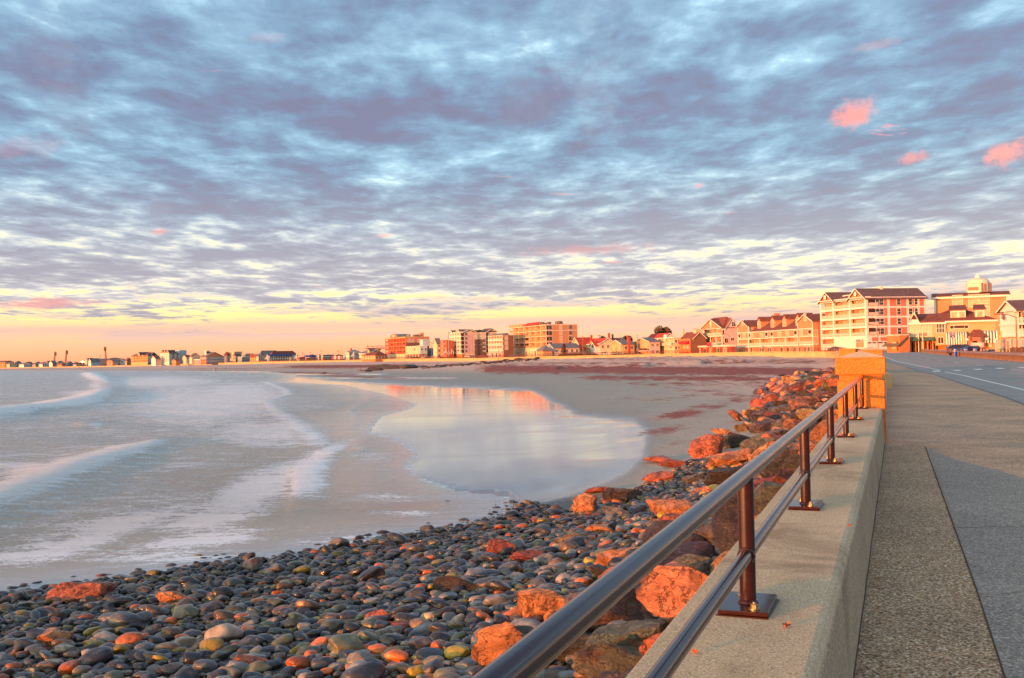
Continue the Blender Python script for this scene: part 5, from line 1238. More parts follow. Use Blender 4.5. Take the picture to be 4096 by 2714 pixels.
b.mk(MB().box(-6.5, 0, -2, b.L*1.05, b.H-4.5, b.H-4.1), 'deck', M_TR); b.mk(MB().box(-6.5, -6.4, -2, b.L*1.05, b.H-4.1, b.H-2.8), 'deck_rail', M_RAILP)
for a in (0, .25, .5, .75, 1): b.mk(MB().box(-6.4, -6.1, b.L*a-.15, b.L*a+.15, 0, b.H-4.5), 'deck_post', M_TR)
b.mk(MB().box(1, b.Wd+1, -4.0, 0, b.H-4.6, b.H-4.2), 'porch_roof', M_RG); b.chimney(2.5, -2.2, 0, b.H+3.0, 1.0)
b = simple('house', 'large cream house under a broad red roof with two brick chimneys', 2318, 2400, 2465, 480, 1374, 1353, -20, wall='cream', roof='red', ridge='Y', nf=(3, 2), ns=(3, 2), chim=((.2, .55, 1.6), (.7, .1, 2.2)))
b.gable(-4, 4, b.L*.62, b.L*1.0, b.H, 3.2, 'X', M_RR, .5, wm('cream')); b.mk(MB().box(-4, 0, b.L*.62, b.L, -1, b.H), 'wing', wm('cream')); b.win('F', .18, b.H-.3, 1.6, 2.2, 2, M_REFL, off=-4.0)
b.gable(-2, 5, 1, b.L*.30, b.H-1.0, 2.0, 'X', M_RR, .5, wm('white')); b.mk(MB().box(-2, 0, 1, b.L*.30, -1, b.H-1.0), 'wing', wm('white')); b.win('F', .85, b.H-1.0, 2.6, 2.0, 2, M_GL, off=-2)
b.hip(-10, -3, b.L*.25, b.L*1.1, 3.4, 2.4, M_RR, .5, name='veranda_roof'); b.mk(MB().box(-9, -4, b.L*.3, b.L*1.05, -.5, 3.3), 'veranda', wm('cream'))
for a in (.06, .2, .35, .5, .65): b.win('F', a, 1.7, 2.0, 2.0, 2, M_REFL, off=-9)
simple('house', 'farther house whose dark red roof shows behind the broad red one', 2420, 2470, 2510, 535, 1372, 1352, -20, wall='pinkb', roof='brown', ridge='Y', nf=(1, 1), ns=(1, 1), chim=((.3, .6, 2),))
b = simple('cottage', 'white cottage with grey roof in front of the tan five-storey block', 2185, 2215, 2318, 470, 1392, 1375, -20, wall='white', roof='grey', ridge='X', nf=(1, 2), ns=(5, 2), side='pale')
b.hip(-6, -1, -1, b.L*.7, 3.1, 2.6, M_RG, .4, name='porch_roof'); b.mk(MB().box(-5.6, -1, -.6, b.L*.65, -.5, 3.0), 'porch', wm('yel'))
# ================================================================= tan five-storey block
b = B('hotel', 'five-storey orange galleried hotel with plain tan side wall, middle of the shore', 2038, 2186, 2312, 500, -20, z0=ZR, cat='hotel')
L_, W_ = b.L, b.W; H = b.h(2186, 1297); zf = b.h(2186, 1390); fh = (H-.3-zf)/4
b.body(H, wm('orange'), x0=2.2, y0=.03); b.mk(MB().box(1.0, W_, -.03, .03, -1, H), 'side_tone', wm('tan2'))
b.balconies(4, fh, zf, [0, .13, .27, .42, .56, .72, .86, 1], 2.2, rail=mat('orange_rail', (.55, .26, .12), .6), door=M_REFL, colw=.35, slab=.4, frame=mat('pale_orange_trim', (.80, .60, .44), .6))
b.mk(MB().box(0.01, 2.2, 0, L_, -1.5, zf-.2), 'ground_floor_front', wm('cream'))
for a in [.04+.075*i for i in range(12)]: b.win('F', a, 1.8, 2.2, 2.9, 2, M_GL if len(b.r.children) % 3 == 0 else M_REFL, name='shop_window')
for i in range(4):
    z = zf+fh*(i+.55)
    b.win('S', .09, z, 3.4, 2.4, 2, M_GL); b.win('S', .47, z, 1.5, 2.3, 2, M_REFL); b.win('S', .77, z, 2.4, 2.4, 3, M_GL)
b.bands([zf+fh*3-.15, H-.3], 'S', .22, verts=[.995, .0], H=H, vw=.3)
b.mk(MB().box(0, 5, L_*.62, L_, H, H+1.0).box(-.4, 5, L_*.62, L_+.4, H+1.0, H+1.3), 'parapet', wm('yel'))
b.mk(MB().add([(0, L_*.28, H), (0, L_*.62, H), (6, L_*.62, H+.2), (6, L_*.28, H+.2), (3, L_*.62, H+1.8), (3, L_*.28, H+1.8)], [(0, 5, 4, 1), (5, 3, 2, 4), (0, 3, 5), (1, 4, 2)]), 'roof', M_RR)
b.plant(8, W_*.5, 1, 6, H, 4, 9); b.plant(2, 6, 2, L_*.3, H, 6, 6)
b.mk(MB().box(-.1, .0, L_*.1, L_*.4, zf-1.7, zf-.9), 'sign_band', M_TR)
# ================================================================= narrow galleried motel left of it
b = B('motel', 'four-storey motel of small white galleries with brown end wall left of the orange hotel', 1953, 2009, 2040, 520, -22, z0=ZR, cat='motel')
L_, W_ = b.L, b.W+2; H = b.h(2009, 1341); zf = b.h(2009, 1401); fh = (H-zf)/3
b.body(H, wm('redb'), x0=1.8, y0=.02, x1=W_); b.mk(MB().box(.8, W_, -.03, .02, -1, H), 'side_tone', wm('brown'))
b.balconies(3, fh, zf, [0, .2, .4, .6, .8, 1], 1.8, door=M_DK, colw=.35, slab=.4); b.mk(MB().box(0.01, 1.8, 0, L_, -1, zf-.2), 'ground_floor_front', wm('pinkb'))
b.mk(MB().add([(-.5, -.3, H+.2), (-.5, L_+.3, H+.2), (3.5, L_+.3, H+1.2), (3.5, -.3, H+1.2), (3.6, -.3, H+.1), (3.6, L_+.3, H+.1)], [(0, 3, 2, 1), (3, 4, 5, 2), (0, 4, 3), (0, 1, 5, 4), (1, 2, 5)]), 'roof', M_RG)
for i in range(3): b.win('S', .55, zf+fh*(i+.5), 1.9, 2.2, 2, M_REFL)
b.flat(H, M_TR, .3, .1, x0=3, x1=W_)
for a in (.3, .6, .85): b.win('F', a, 1.6, 2.4, 2.6, 2, M_GL, name='shop_window')
# ================================================================= six-storey pale hotel
b = B('hotel', 'six-storey pale cream hotel with peaked roof caps and brown-panelled side', 1798, 1848, 1987, 600, -24, z0=ZR, cat='hotel')
L_, W_ = b.L, b.W; H = b.h(1848, 1329); zf = b.h(1848, 1413); fh = (H-zf)/5
b.body(H, wm('cream'), x0=1.8, y0=.02); b.balconies(5, fh, zf, [0, .22, .42, .6, .8, 1], 1.8, door=M_DK, colw=.7, slab=.7)
b.mk(MB().box(0.01, 1.8, 0, L_, -1, zf-.3), 'ground_floor_front', wm('orange'))
b.mk(MB().box(W_*.03, W_*.32, -.05, .0, zf, H-.8), 'side_tone', wm('mauve')); b.mk(MB().box(W_*.36, W_*.70, -.05, .0, 0, H-4.4), 'brown_cladding', wm('brown'))
b.bands([zf+fh*i-.2 for i in range(1, 5)], 'S', .35, x0=0)
for o_ in (0,): 
    for i in range(5):
        z = zf+fh*(i+.5); b.win('S', .12, z, 1.6, 1.8, 2, M_GL, off=-.05); b.win('S', .64, z-.2, 1.9, .8, 1, M_REFL, off=-.05); b.win('S', .73, z, 2.0, 2.6, 1, M_GL, off=-.02); b.win('S', .02, z, 2.2, 2.4, 1, M_DK, off=-.01)
b.gable(0, 9, L_*.70, L_, H, 1.5, 'X', M_RD, .4, wm('cream')); b.gable(0, 9, L_*.1, L_*.45, H, 1.7, 'X', M_RD, .4, wm('cream')); b.gable(1, W_*.40, 0, 12, H, 1.8, 'Y', M_RG, .6, wm('cream')); b.gable(W_*.74, W_, 0, 12, H+.3, 1.8, 'Y', M_RD, .6, wm('cream'))
b.plant(W_*.45, W_*.62, 2, 9, H, 3, 6); b.flat(H, M_BLK, .5, .0, x0=W_*.3)
# small houses and brick hotel in between
b = simple('house', 'narrow cream house with blue-grey roof left of the red brick hotel', 1733, 1748, 1764, 620, 1374, 1364, -24, z0=ZR, wall='cream', roof='grey', ridge='X', nf=(1, 3), ns=(1, 3), rise=3.2)
b = B('hotel', 'red brick hotel with stacked balconies and white script on its side wall', 1762, 1786, 1802, 605, -24, z0=ZR, cat='hotel')
H = b.h(1786, 1362); b.body(H, wm('salmon'), x0=1.5); b.mk(MB().box(.5, b.W+2, -.04, 0, -1, H), 'side_tone', wm('brick')); b.balconies(4, H/4.4, H/11, [0, .5, 1], 1.5, door=M_DK, frame=wm('salmon'), rail=wm('salmon'), colw=.3)
b.flat(H, wm('brick'), .3, .1)
def text_mesh(body, size, m, parent, M, name='lettering', align='CENTER', ext=.02):
    cu = bpy.data.curves.new('lettering', 'FONT'); cu.body = body; cu.size = size; cu.align_x = align; cu.align_y = 'CENTER'; cu.extrude = ext
    ob = bpy.data.objects.new('tmp', cu); col.objects.link(ob); bpy.context.view_layer.update()
    me = bpy.data.meshes.new_from_object(ob.evaluated_get(bpy.context.evaluated_depsgraph_get())); bpy.data.objects.remove(ob); bpy.data.curves.remove(cu)
    me.transform(M); me.materials.clear(); me.materials.append(m); o = link(name, me, parent); return o
RX = Matrix.Rotation(R(90), 4, 'X')
text_mesh('Ash', 4.6, M_TR, b.r, Matrix.Translation((b.W*.55, -.1, 4.0)) @ RX)
# ================================================================= orange arched hotel
b = B('hotel', 'orange galleried hotel with round arched pediment and white emblem', 1541, 1624, 1717, 680, -24, z0=ZR, cat='hotel')
L_, W_ = b.L, b.W; H = b.h(1624, 1351); zf = b.h(1624, 1415); fh = (H-zf)/4
b.body(H, wm('orange'), x0=2.2, y0=.02); b.mk(MB().box(.02, W_, -.04, .02, zf, H-.1), 'side_tone', wm('salmon')); b.mk(MB().box(.02, W_, -.07, -.04, 0, b.h(1624, 1370)), 'brown_cladding', wm('brown'))
b.balconies(4, fh, zf, [0, .25, .42, .56, .70, .85, 1], 2.2, rail=wm('dkred'), frame=wm('salmon'), door=M_DK, colw=.5, slab=.5); b.mk(MB().box(0.01, 2.2, 0, L_, -1, zf-.2), 'ground_floor_front', wm('cream'))
for i in range(8): b.win('F', .06+i*.125, 1.6, 2.4, 2.8, 2, M_REFL, name='shop_window')
b.flat(H, wm('yel'), .7, .4)
mb = MB(); n = 14; yc = L_*.52; rr_ = L_*.18; vs = [(-.6, yc+rr_*math.cos(math.pi*i/n), H+.6+2.6*math.sin(math.pi*i/n)) for i in range(n+1)]; vs2 = [(9, y, z) for _, y, z in vs]; k = n+1
mb.add(vs+vs2, [list(range(k)), list(range(k, 2*k))]+[(i, k+i, k+i+1, i+1) for i in range(n)]); b.mk(mb, 'barrel_roof', M_RT)
mb = MB(); vs = [(-.75, yc+(rr_-.1)*math.cos(math.pi*i/n), H+.55+2.6*math.sin(math.pi*i/n)) for i in range(n+1)]; mb.add(vs, [list(range(k))]); b.mk(MB().add(vs+[(-.62, v_[1], v_[2]) for v_ in vs], [list(range(k)), list(range(k, 2*k))]+[(i, k+i, k+(i+1) % k, (i+1) % k) for i in range(k)]), 'pediment', wm('salmon'))
o = b.mk(MB().tube((-.95, yc, H+1.7), (-.8, yc, H+1.7), .8, .8, 16), 'emblem', M_TR); b.mk(MB().box(-.95, -.8, yc-2, yc+2, H+1.2, H+2.2), 'emblem_bar', M_TR, o)
for a in (.16, .32, .56, .84): b.win('S', a, H-2.0, 2.6 if a != .32 else 1.4, 2.6, 2, M_REFL)
b.plant(8, W_*.7, 2, 10, H+.6, 8, 7); b.mk(MB().box(W_*.72, W_*.84, 3, 8, H, H+3.4), 'lift_tower', wm('tan')); b.mk(MB().box(6, W_*.3, 8, 14, H, H+2.6), 'plant_room', M_RT)
b = B('hotel', 'small cream hotel with round window and pale blue side before the orange arched hotel', 1622, 1680, 1709, 640, -20, z0=ZR, cat='hotel')
H = b.h(1680, 1385); b.body(H, wm('cream')); b.mk(MB().box(0, b.W, -.05, 0, 3, H), 'side_tone', wm('blue')); b.mk(MB().box(-.05, b.W+.1, -.12, b.L+.05, -.5, 3.2), 'dark_base', wm('brown'))
b.flat(H, M_TR, .35, .3)
for a in (.1, .3, .5, .7, .9):
    b.win('F', a, H-2, 1.8, 2.2, 2, M_REFL); b.win('F', a, H-5.5, 1.8, 2.2, 2, M_REFL)
for a in (.25, .75): b.win('S', a, H-2, 1.2, 1.6, 1, M_GL, off=-.05); b.win('S', a, H-5.5, 1.2, 1.6, 1, M_GL, off=-.05)
b.mk(MB().box(2, b.W+2, -.1, 8, H+.3, H+4).box(1.8, b.W+2.2, -.2, 8.2, H+4, H+4.4), 'penthouse', wm('blue'))
o = b.mk(MB().tube((-.15, b.L*.35, H-1.8), (-.05, b.L*.35, H-1.8), 1.7, 1.7, 20), 'round_window', M_TR); b.mk(MB().tube((-.2, b.L*.35, H-1.8), (-.1, b.L*.35, H-1.8), 1.2, 1.2, 20), 'pane', wm('dkred'), o)
# ================================================================= right-hand group: garage, pub, tan block, white house
b = B('garage', 'low tan building with olive lean-to roof in front of the red-sided hotel', 3548, 3600, 3636, 262, -12, z0=ZR-.2, cat='garage')
b = B('garage', 'low tan building with olive lean-to roof in front of the red-sided hotel', 3556, 3610, 3640, 262, -62, z0=ZR-.2, cat='garage') if False else b
H = b.h(3600, 1341); b.body(H, wm('orange')); b.mk(MB().add([(-1.2, -.8, H-2.9), (-1.2, b.L+.8, H-2.9), (3.2, b.L+.2, H+.5), (3.2, -.3, H+.5), (3.2, -.3, H+.2), (3.2, b.L+.2, H+.2)], [(0, 3, 2, 1), (3, 4, 5, 2), (0, 4, 3), (1, 2, 5), (0, 1, 5, 4)]), 'lean_to_roof', mat('olive_roof', (.15, .11, .065), .8)); 
b.win('F', .55, 2.0, 2.0, 1.6, 2, M_REFL); b.mk(MB().box(-.06, .0, b.L*.12, b.L*.22, .6, 3.2), 'door', mat('red_door', (.45, .02, .02), .6)); b.flat(H, M_TR, .2, .1)
# pub: gabled left wing, glazed gallery, big hipped hall with two dormers
b = B('pub', 'tan seaside pub with green striped awning, broad brown roof and two dormers', 3632, 3789, 3985, 262, 78.0-90-60, z0=ZR, cat='pub') if False else None
def facade(name, label, xl, xr, D, az, z0=ZR, cat='house', dep=14):
    """a building whose one main front (running xl..xr, azimuth az of its right-going edge) faces us; local S face is that front"""
    b = B.__new__(B); b.D = D; P = at(xl, D); b.P = P; a = R(az); b.v = Vector((math.sin(a), math.cos(a))); b.u = Vector((-math.cos(a), math.sin(a))); b.azf = a-R(90)
    b.W = b.hit(xr, b.v); b.L = dep; b.z0 = z0; b.cache = {}; b.r = empty(name, (P.x, P.y, z0), -(a-R(90)), label, cat); return b
b = facade('pub', 'tan seaside pub with green striped awning, broad brown hip roof and two dormers', 3788, 3985, 262, 112, cat='pub', dep=17)
W_, L_ = b.W, b.L; H = b.h(3788, 1284); b.body(H, wm('yel'), zb=.6, y0=0); tw = b.hip(-6, W_, 0, L_, H, b.h(3788, 1226)-H, M_RB, .6)
b.mk(MB().box(-.3, W_+.6, -.7, 0, H-.45, H-.02), 'eaves', M_TR)
def px2x(fx): return W_*(fx-3788)/(3985-3788)
for fx in (3810, 3869):
    x = px2x(fx); z = b.h(3810, 1309); o = b.mk(MB().tube((x, -.10, z), (x, 0.01, z), .62, .62, 24), 'round_window', M_TR); b.mk(MB().tube((x, -.14, z), (x, -.08, z), .46, .46, 24), 'pane', M_DK, o)
x = px2x(3840); z = b.h(3810, 1308); o = b.mk(MB().box(x-1.35, x+1.35, -.10, 0, z-.5, z+.5), 'long_window', M_TR); b.mk(MB().box(x-1.2, x+1.2, -.14, -.08, z-.36, z+.36), 'pane', M_DK, o)
for fx in (3802, 3850): x = px2x(fx); b.win('S', x/W_, b.h(3810, 1362), 3.0, 2.0, 2, M_DK)
# striped awning as a quarter barrel, stripes are separate pieces of one canvas
def barrel_awning(b, x0, x1, ztop, h, out, nst, name='awning'):
    mw, mg = M_TR, M_AW; n = 8; o0 = None
    for kind in (0, 1):
        mb = MB()
        for i in range(nst):
            if i % 2 != kind: continue
            xa, xb = x0+(x1-x0)*i/nst, x0+(x1-x0)*(i+1)/nst
            pr = [(-out*math.sin(math.pi/2*k/n), ztop-h*(1-math.cos(math.pi/2*k/n))) for k in range(n+1)]+[(-out, ztop-h-.35)]
            vs = [(xa, y, z) for y, z in pr]+[(xb, y, z) for y, z in pr]; m_ = len(pr)
            mb.add(vs, [(k, k+1, m_+k+1, m_+k) for k in range(m_-1)])
            mb.add([(x, y-.02, z-.03) for x, y, z in vs], [(k, m_+k, m_+k+1, k+1) for k in range(m_-1)])
        o = b.mk(mb, name if kind == 0 else 'green_stripes', mw if kind == 0 else mg, None if kind == 0 else o0); o0 = o0 or o
    pr = [(-out*math.sin(math.pi/2*k/n), ztop-h*(1-math.cos(math.pi/2*k/n))) for k in range(n+1)]+[(0, ztop-h)]
    b.mk(MB().add([(x0+.01, y, z) for y, z in pr], [list(range(len(pr)))[::-1]]).add([(x1-.01, y, z) for y, z in pr], [list(range(len(pr)))]), 'awning_side', M_AW, o0)
barrel_awning(b, -.2, px2x(3872), b.h(3810, 1328), 2.9, 2.2, 18); barrel_awning(b, px2x(3925), W_+.3, b.h(3810, 1325), 2.9, 2.2, 11)
zc_ = b.h(3810, 1328); mb = MB(); x0_, x1_ = px2x(3862), px2x(3950)
mb.add([(x0_, -3.4, zc_-1.9), (x1_, -3.4, zc_-1.5), (x1_-1.5, 0, zc_+.5), (x0_+2, 0, zc_+.5), (x0_, 0, zc_-1.9), (x1_, 0, zc_-1.5)], [(0, 1, 2, 3), (0, 3, 4), (1, 5, 2), (0, 4, 5, 1)]); b.mk(mb, 'porch_roof', M_RB)
b.mk(MB().box(x0_-.1, x1_+.1, -3.5, -3.35, zc_-2.3, zc_-1.8), 'porch_fascia', M_TR)
for x in (x0_+1.0, x1_-2.0): b.mk(MB().box(x-.45, x+.45, -3.3, -2.5, .0, zc_-1.9), 'porch_pillar', wm('salmon'))
for fx in (3838, 3925):
    x = px2x(fx); w = 3.6 if fx < 3900 else 2.2; z = b.h(3838, 1280)
    o = b.mk(MB().box(x-w/2, x+w/2, 1.4, 5.5, z, z+2.6), 'dormer', M_TR); b.mk(MB().add([(x-w/2-.5, 1.0, z+2.5), (x+w/2+.5, 1.0, z+2.5), (x+w/2+.2, 6.5, z+3.9), (x-w/2-.2, 6.5, z+3.9), (x-w/2-.5, 1.0, z+2.7), (x+w/2+.5, 1.0, z+2.7), (x+w/2+.2, 6.5, z+4.1), (x-w/2-.2, 6.5, z+4.1)], [(0, 3, 2, 1), (4, 5, 6, 7), (0, 1, 5, 4), (1, 2, 6, 5), (2, 3, 7, 6), (3, 0, 4, 7)]), 'dormer_roof', M_RB, o)
    for j in ((-.25, .25) if w > 3 else (0,)): b.mk(MB().box(x+j*w-.65, x+j*w+.65, 1.33, 1.39, z+.5, z+2.1), 'pane', M_REFL, o)
b.mk(MB().box(px2x(3958), px2x(3968), -.1, 0, .9, 2.9), 'side_door', M_TR)
b = facade('pub', 'glazed first-floor gallery wing of the pub with small half-round gable window', 3641, 3787, 265, 112, cat='pub', dep=12)
b.r['label'] = 'cream two-storey wing beside the pub with a row of upstairs windows and half-round gable window'
W_, L_ = b.W, b.L; H = b.h(3641, 1298); xm = W_*.70
b.body(H, wm('yel'), y0=0, zb=b.h(3641, 1350)); b.mk(MB().box(0, W_, 2.6, L_, -1, b.h(3641, 1350)), 'ground_floor', wm('orange')); b.mk(MB().box(xm, W_, 0.02, 2.6, b.h(3790, 1381), b.h(3641, 1350)), 'front_bay', wm('yel'))
b.mk(MB().box(-.4, W_+.1, -.6, 0, H-.1, H+.35), 'eaves', M_TR)
g_ = b.gable(-.2, W_*.28, -.3, L_, H+.2, 2.9, 'Y', M_RB, .3, M_TR); b.mk(MB().add([(W_*.14, -.2, H+.3), (W_*1.05, -.2, H+.3), (W_*1.05, 6, H+2.9), (W_*.14, 6, H+2.9), (W_*1.05, 12, H+.3), (W_*.14, 12, H+.3)], [(0, 1, 2, 3), (3, 2, 4, 5), (1, 4, 2), (0, 3, 5)]), 'roof', M_RB)
n = 10; x = W_*.14; mb = MB(); pr = [(x+.95*math.cos(math.pi*i/n), H+1.3+1.1*math.sin(math.pi*i/n)) for i in range(n+1)]; mb.add([(a, -.42, c) for a, c in pr]+[(a, -.36, c) for a, c in pr], [list(range(n+1))[::-1]]+[(i, i+1, n+2+i, n+1+i) for i in range(n)]); b.mk(mb, 'half_round_window', M_DK)
zg = b.h(3641, 1325)
for i in range(5): b.win('S', .065+i*.125, zg, W_*.105, 3.0, 2, M_REFL, grid=1)
b.win('S', .845, b.h(3780, 1313), W_*.24, 2.6, 3, M_GL, grid=1); b.win('S', .845, b.h(3780, 1361), W_*.17, 1.8, 2, M_DK)
for a0, a1 in ((.0, .28), (.36, .68)): b.mk(MB().add([(W_*a0, -1.2, 2.9), (W_*a1, -1.2, 2.9), (W_*a1, 1.0, 4.6), (W_*(a0+.07), 1.0, 4.6), (W_*a0, 1, 2.9), (W_*a1, 1, 2.9)], [(0, 1, 2, 3), (0, 3, 4), (1, 5, 2), (0, 4, 5, 1)]), 'entrance_awning', M_AW)
for a in (.0, .13, .30, .46, .60): b.mk(MB().box(W_*a, W_*a+.35, .3, .8, -.5, b.h(3641, 1350)), 'porch_post', wm('orange')); b.mk(MB().box(W_*(a+.03), W_*(a+.09), 2.5, 2.6, .1, 2.4), 'door', M_DK)
for a in (.23, .36): b.mk(MB().box(W_*a, W_*(a+.10), -.25, -.12, b.h(3641, 1345), b.h(3641, 1333)), 'hanging_sign', mat('sign_pink', (.55, .20, .18), .6))
for a in (.235, .355): b.mk(MB().tube((W_*a, -.5, .0), (W_*a, -.5, b.h(3641, 1333)), .12), 'sign_pole', M_TR)
# tan shingled block behind
b = facade('apartment_block', 'large tan shingled block with thin brown roof behind the pub', 3742, 4037, 330, 113, cat='building', dep=18)
W_ = b.W; H = b.h(3742, 1193); b.body(H, wm('tan2'), y0=0); b.mk(MB().box(-.6, W_+.5, -.7, 0, H-.3, H+.35).box(-.05, .5, -.12, 0, 0, H-.3).box(W_-.45, W_+.03, -.12, 0, 0, H-.3), 'trim', M_TR)
b.mk(MB().add([(-.8, -.8, H+.3), (W_+.8, -.8, H+.3), (W_+.8, 6, b.h(3742, 1175)+.3), (-.8, 6, b.h(3742, 1175)+.3), (W_+.8, 18, H+.3), (-.8, 18, H+.3)], [(0, 1, 2, 3), (3, 2, 4, 5), (1, 4, 2), (0, 3, 5)]), 'roof', M_RB)
for fx in (3837, 3902, 3944): b.win('S', (fx-3742)/295, b.h(3837, 1207), 3.2, 4.2, 1, M_REFL, grid=1)
b.win('S', (3944-3742)/295, b.h(3837, 1243), 3.2, 4.2, 1, M_REFL, grid=1)
b.mk(MB().box(W_*.47, W_*.63, 4, 9, H+1.5, b.h(3890, 1146)), 'stair_house', M_TR); b.mk(MB().box(W_*.475, W_*.62, 3.9, 4.0, b.h(3890, 1162), b.h(3890, 1149)), 'stair_house_panel', wm('salmon'))
b.mk(MB().box(W_*.66, W_*.69, 3, 5, H+1.5, H+4.6).box(W_*.70, W_*.73, 3, 5, H+1.5, H+4.3).box(W_*.76, W_*.80, 3, 6, H+1.5, H+4.4), 'rooftop_units', M_MECH)
# domed water tank
P = at(3919, 390); r = empty('water_tank', (P.x, P.y, 3.4), 0, 'cream domed water tank rising behind the tan shingled block', 'water tank'); Rk = 43/4*.390
zt0, zt1, zt2 = zz(3919, 1150, 390)-3.4, zz(3919, 1132, 390)-3.4, zz(3919, 1110, 390)-3.4
MB().lathe([(Rk*.98, 0), (Rk, zt0-1), (Rk, zt1)]+[(Rk*math.cos(R(a)), zt1+(zt2-zt1)*math.sin(R(a))) for a in range(8, 91, 8)], n=48).build('tank', mat('tank_paint', (.80, .70, .50), .5, .06, .3), r)
MB().lathe([(Rk+.05, zt1-.3), (Rk+.12, zt1-.3), (Rk+.12, zt1), (Rk+.03, zt1)], n=48).build('seam_ring', M_TR, r); MB().lathe([(1.0, zt2-.2), (1.0, zt2+.5), (.4, zt2+.9), (.35, zt2+1.5), (0, zt2+1.5)], n=16).build('finial', M_TR, r)
# white house at the right edge
b = B('house', 'white three-storey house with open galleries and dark roof at the right edge', 4003, 4062, 4210, 190, 5, z0=ZR, cat='house')
L_, W_ = b.L, 16; H = b.h(4062, 1242); z1_ = b.h(4062, 1338); z2_ = b.h(4062, 1292)
b.body(H, wm('white'), x0=.8, y0=.8, x1=W_, zb=z1_-.1); b.mk(MB().box(1.2, W_, 1.2, L_, -1, z1_), 'ground_floor', wm('cream')); b.mk(MB().box(0, .8, 0.5, L_, z1_, z1_+2.0).box(0, .8, .5, L_, z2_, z2_+2.0), 'gallery_parapet', wm('white'))
b.mk(MB().box(-.2, W_, -1.6, L_, z1_-.45, z1_).box(-.2, W_, -1.6, L_, z2_-.4, z2_).box(-.2, W_, -1.7, 0, H-.3, H), 'gallery_floors', M_TR)
for x in (-.1, W_*.25, W_*.5, W_*.75): b.mk(MB().box(x, x+.3, -1.5, -1.2, z1_, H-.3), 'column', M_TR); b.mk(MB().box(x, x+.3, -1.5, -1.2, -1, z1_-.4), 'column', M_TR)
for z in (z1_, z2_): b.mk(MB().box(-.1, W_, -1.5, -1.4, z+.95, z+1.05), 'balcony_rail', M_TR)
for z in (z1_, z2_):
    mb = MB()
    for i in range(70): mb.box(.2+i*.22, .27+i*.22, -1.48, -1.42, z, z+.95)
    b.mk(mb, 'balusters', M_TR)
for x in (.12, .35, .6): 
    for z in (z1_+1.8, z2_+1.7): b.win('S', x, z, 1.5, 2.0, 2, M_DK, off=.8)
for a in (.3, .6): b.win('F', a, z1_+2.9, 1.4, 1.5, 1, M_GL, off=.8); 
b.gable(0, W_+10, -1.6, L_+.2, H, b.h(4062, 1213)-H+.5, 'X', M_RD, .5, wm('white'))
o = b.mk(MB().box(W_*.22, W_*.8, -1.75, -1.65, z1_-1.4, z1_-.6), 'sign_board', wm('dkred'))
b.r['label'] = 'white three-storey house with open galleries and dark gable roof at the right edge'
# white vinyl fence before it
P0, P1 = at(3983, 182), at(4110, 168); fe = empty('fence', (P0.x, P0.y, 3.6), -math.atan2(P1.x-P0.x, P1.y-P0.y), 'white panel fence on a low wall in front of the white galleried house', 'fence'); Lf = (P1-P0).length
MB().box(-.04, .04, 0, Lf, .55, 2.3).build('panel', M_RAILP, fe); mb = MB()
for i in range(int(Lf/2.4)+1): mb = MB().box(-.09, .09, i*2.4-.09, i*2.4+.09, -.2, 2.45); mb.build('fence_post', M_TR, fe)
MB().box(-.14, .14, 0, Lf, -.4, .5).build('low_wall', m_far, fe)
# green flag parts
m_blue = mat('flag_blue', (.05, .08, .25), .7)
def flag(fx, fy, D, w, label, az=60):
    P = at(fx, D, fy); r = empty('flag', P, -R(az), label, 'flag', 'striped flags on the white house')
    MB().tube((0, -.2, .2), (0, w*.9, 1.0), .03).build('flag_pole', M_TR, r); a = MB(); c = MB()
    for i in range(9):
        vs = []
        for j in range(7): y = w*.25+j*w*.11; vs += [(.14*math.sin(j*1.1+.3), y, .75-i*.12-j*.05), (.14*math.sin(j*1.1+.3), y, .63-i*.12-j*.05)]
        (a if i % 2 else c).add(vs, [(2*j, 2*j+1, 2*j+3, 2*j+2) for j in range(6)])
    o = a.build('cloth', M_TR, r); c.build('red_stripes', mat('flag_red', (.5, .03, .04), .7), o)
flag(3996, 1268, 180, 2.2, 'striped flag on an angled pole at the left corner of the white galleried house'); flag(4087, 1258, 178, 1.8, 'striped flag at the right edge beside the white house gallery')
# ================================================================= poles, lamps, signs
m_pole = mat('rusty_pole', (.30, .13, .07), .7, .3, 1.5); m_conc = mat('weathered_pole', (.34, .20, .12), .8, .2, 1)
def street_lamp(fx, D, ytop, arm, label, r0=.12, m=m_pole):
    P = at(fx, D); z0 = 3.4 if D < 420 else float(np.interp(D, [400, 560, 1000, 1200], [3.4, 3.3, 3.0, 1.8])); h = zz(fx, ytop, D)-z0
    r = empty('street_lamp', (P.x, P.y, z0), 0, label, 'street lamp', 'street lamps along the shore road'); MB().tube((0, 0, -.3), (0, 0, h), r0, r0*.6, 10).build('pole', m, r)
    MB().tube((0, 0, h-.1), (arm*.5, 0, h+.35), .07, .06, 8).tube((arm*.5, 0, h+.35), (arm, 0, h+.4), .06, .05, 8).build('arm', m, r)
    hd = MB().box(arm-.1 if arm > 0 else arm-.7, arm+.7 if arm > 0 else arm+.1, -.18, .18, h+.32, h+.48).build('lamp_head', m, r); bevel(hd, .05); return r
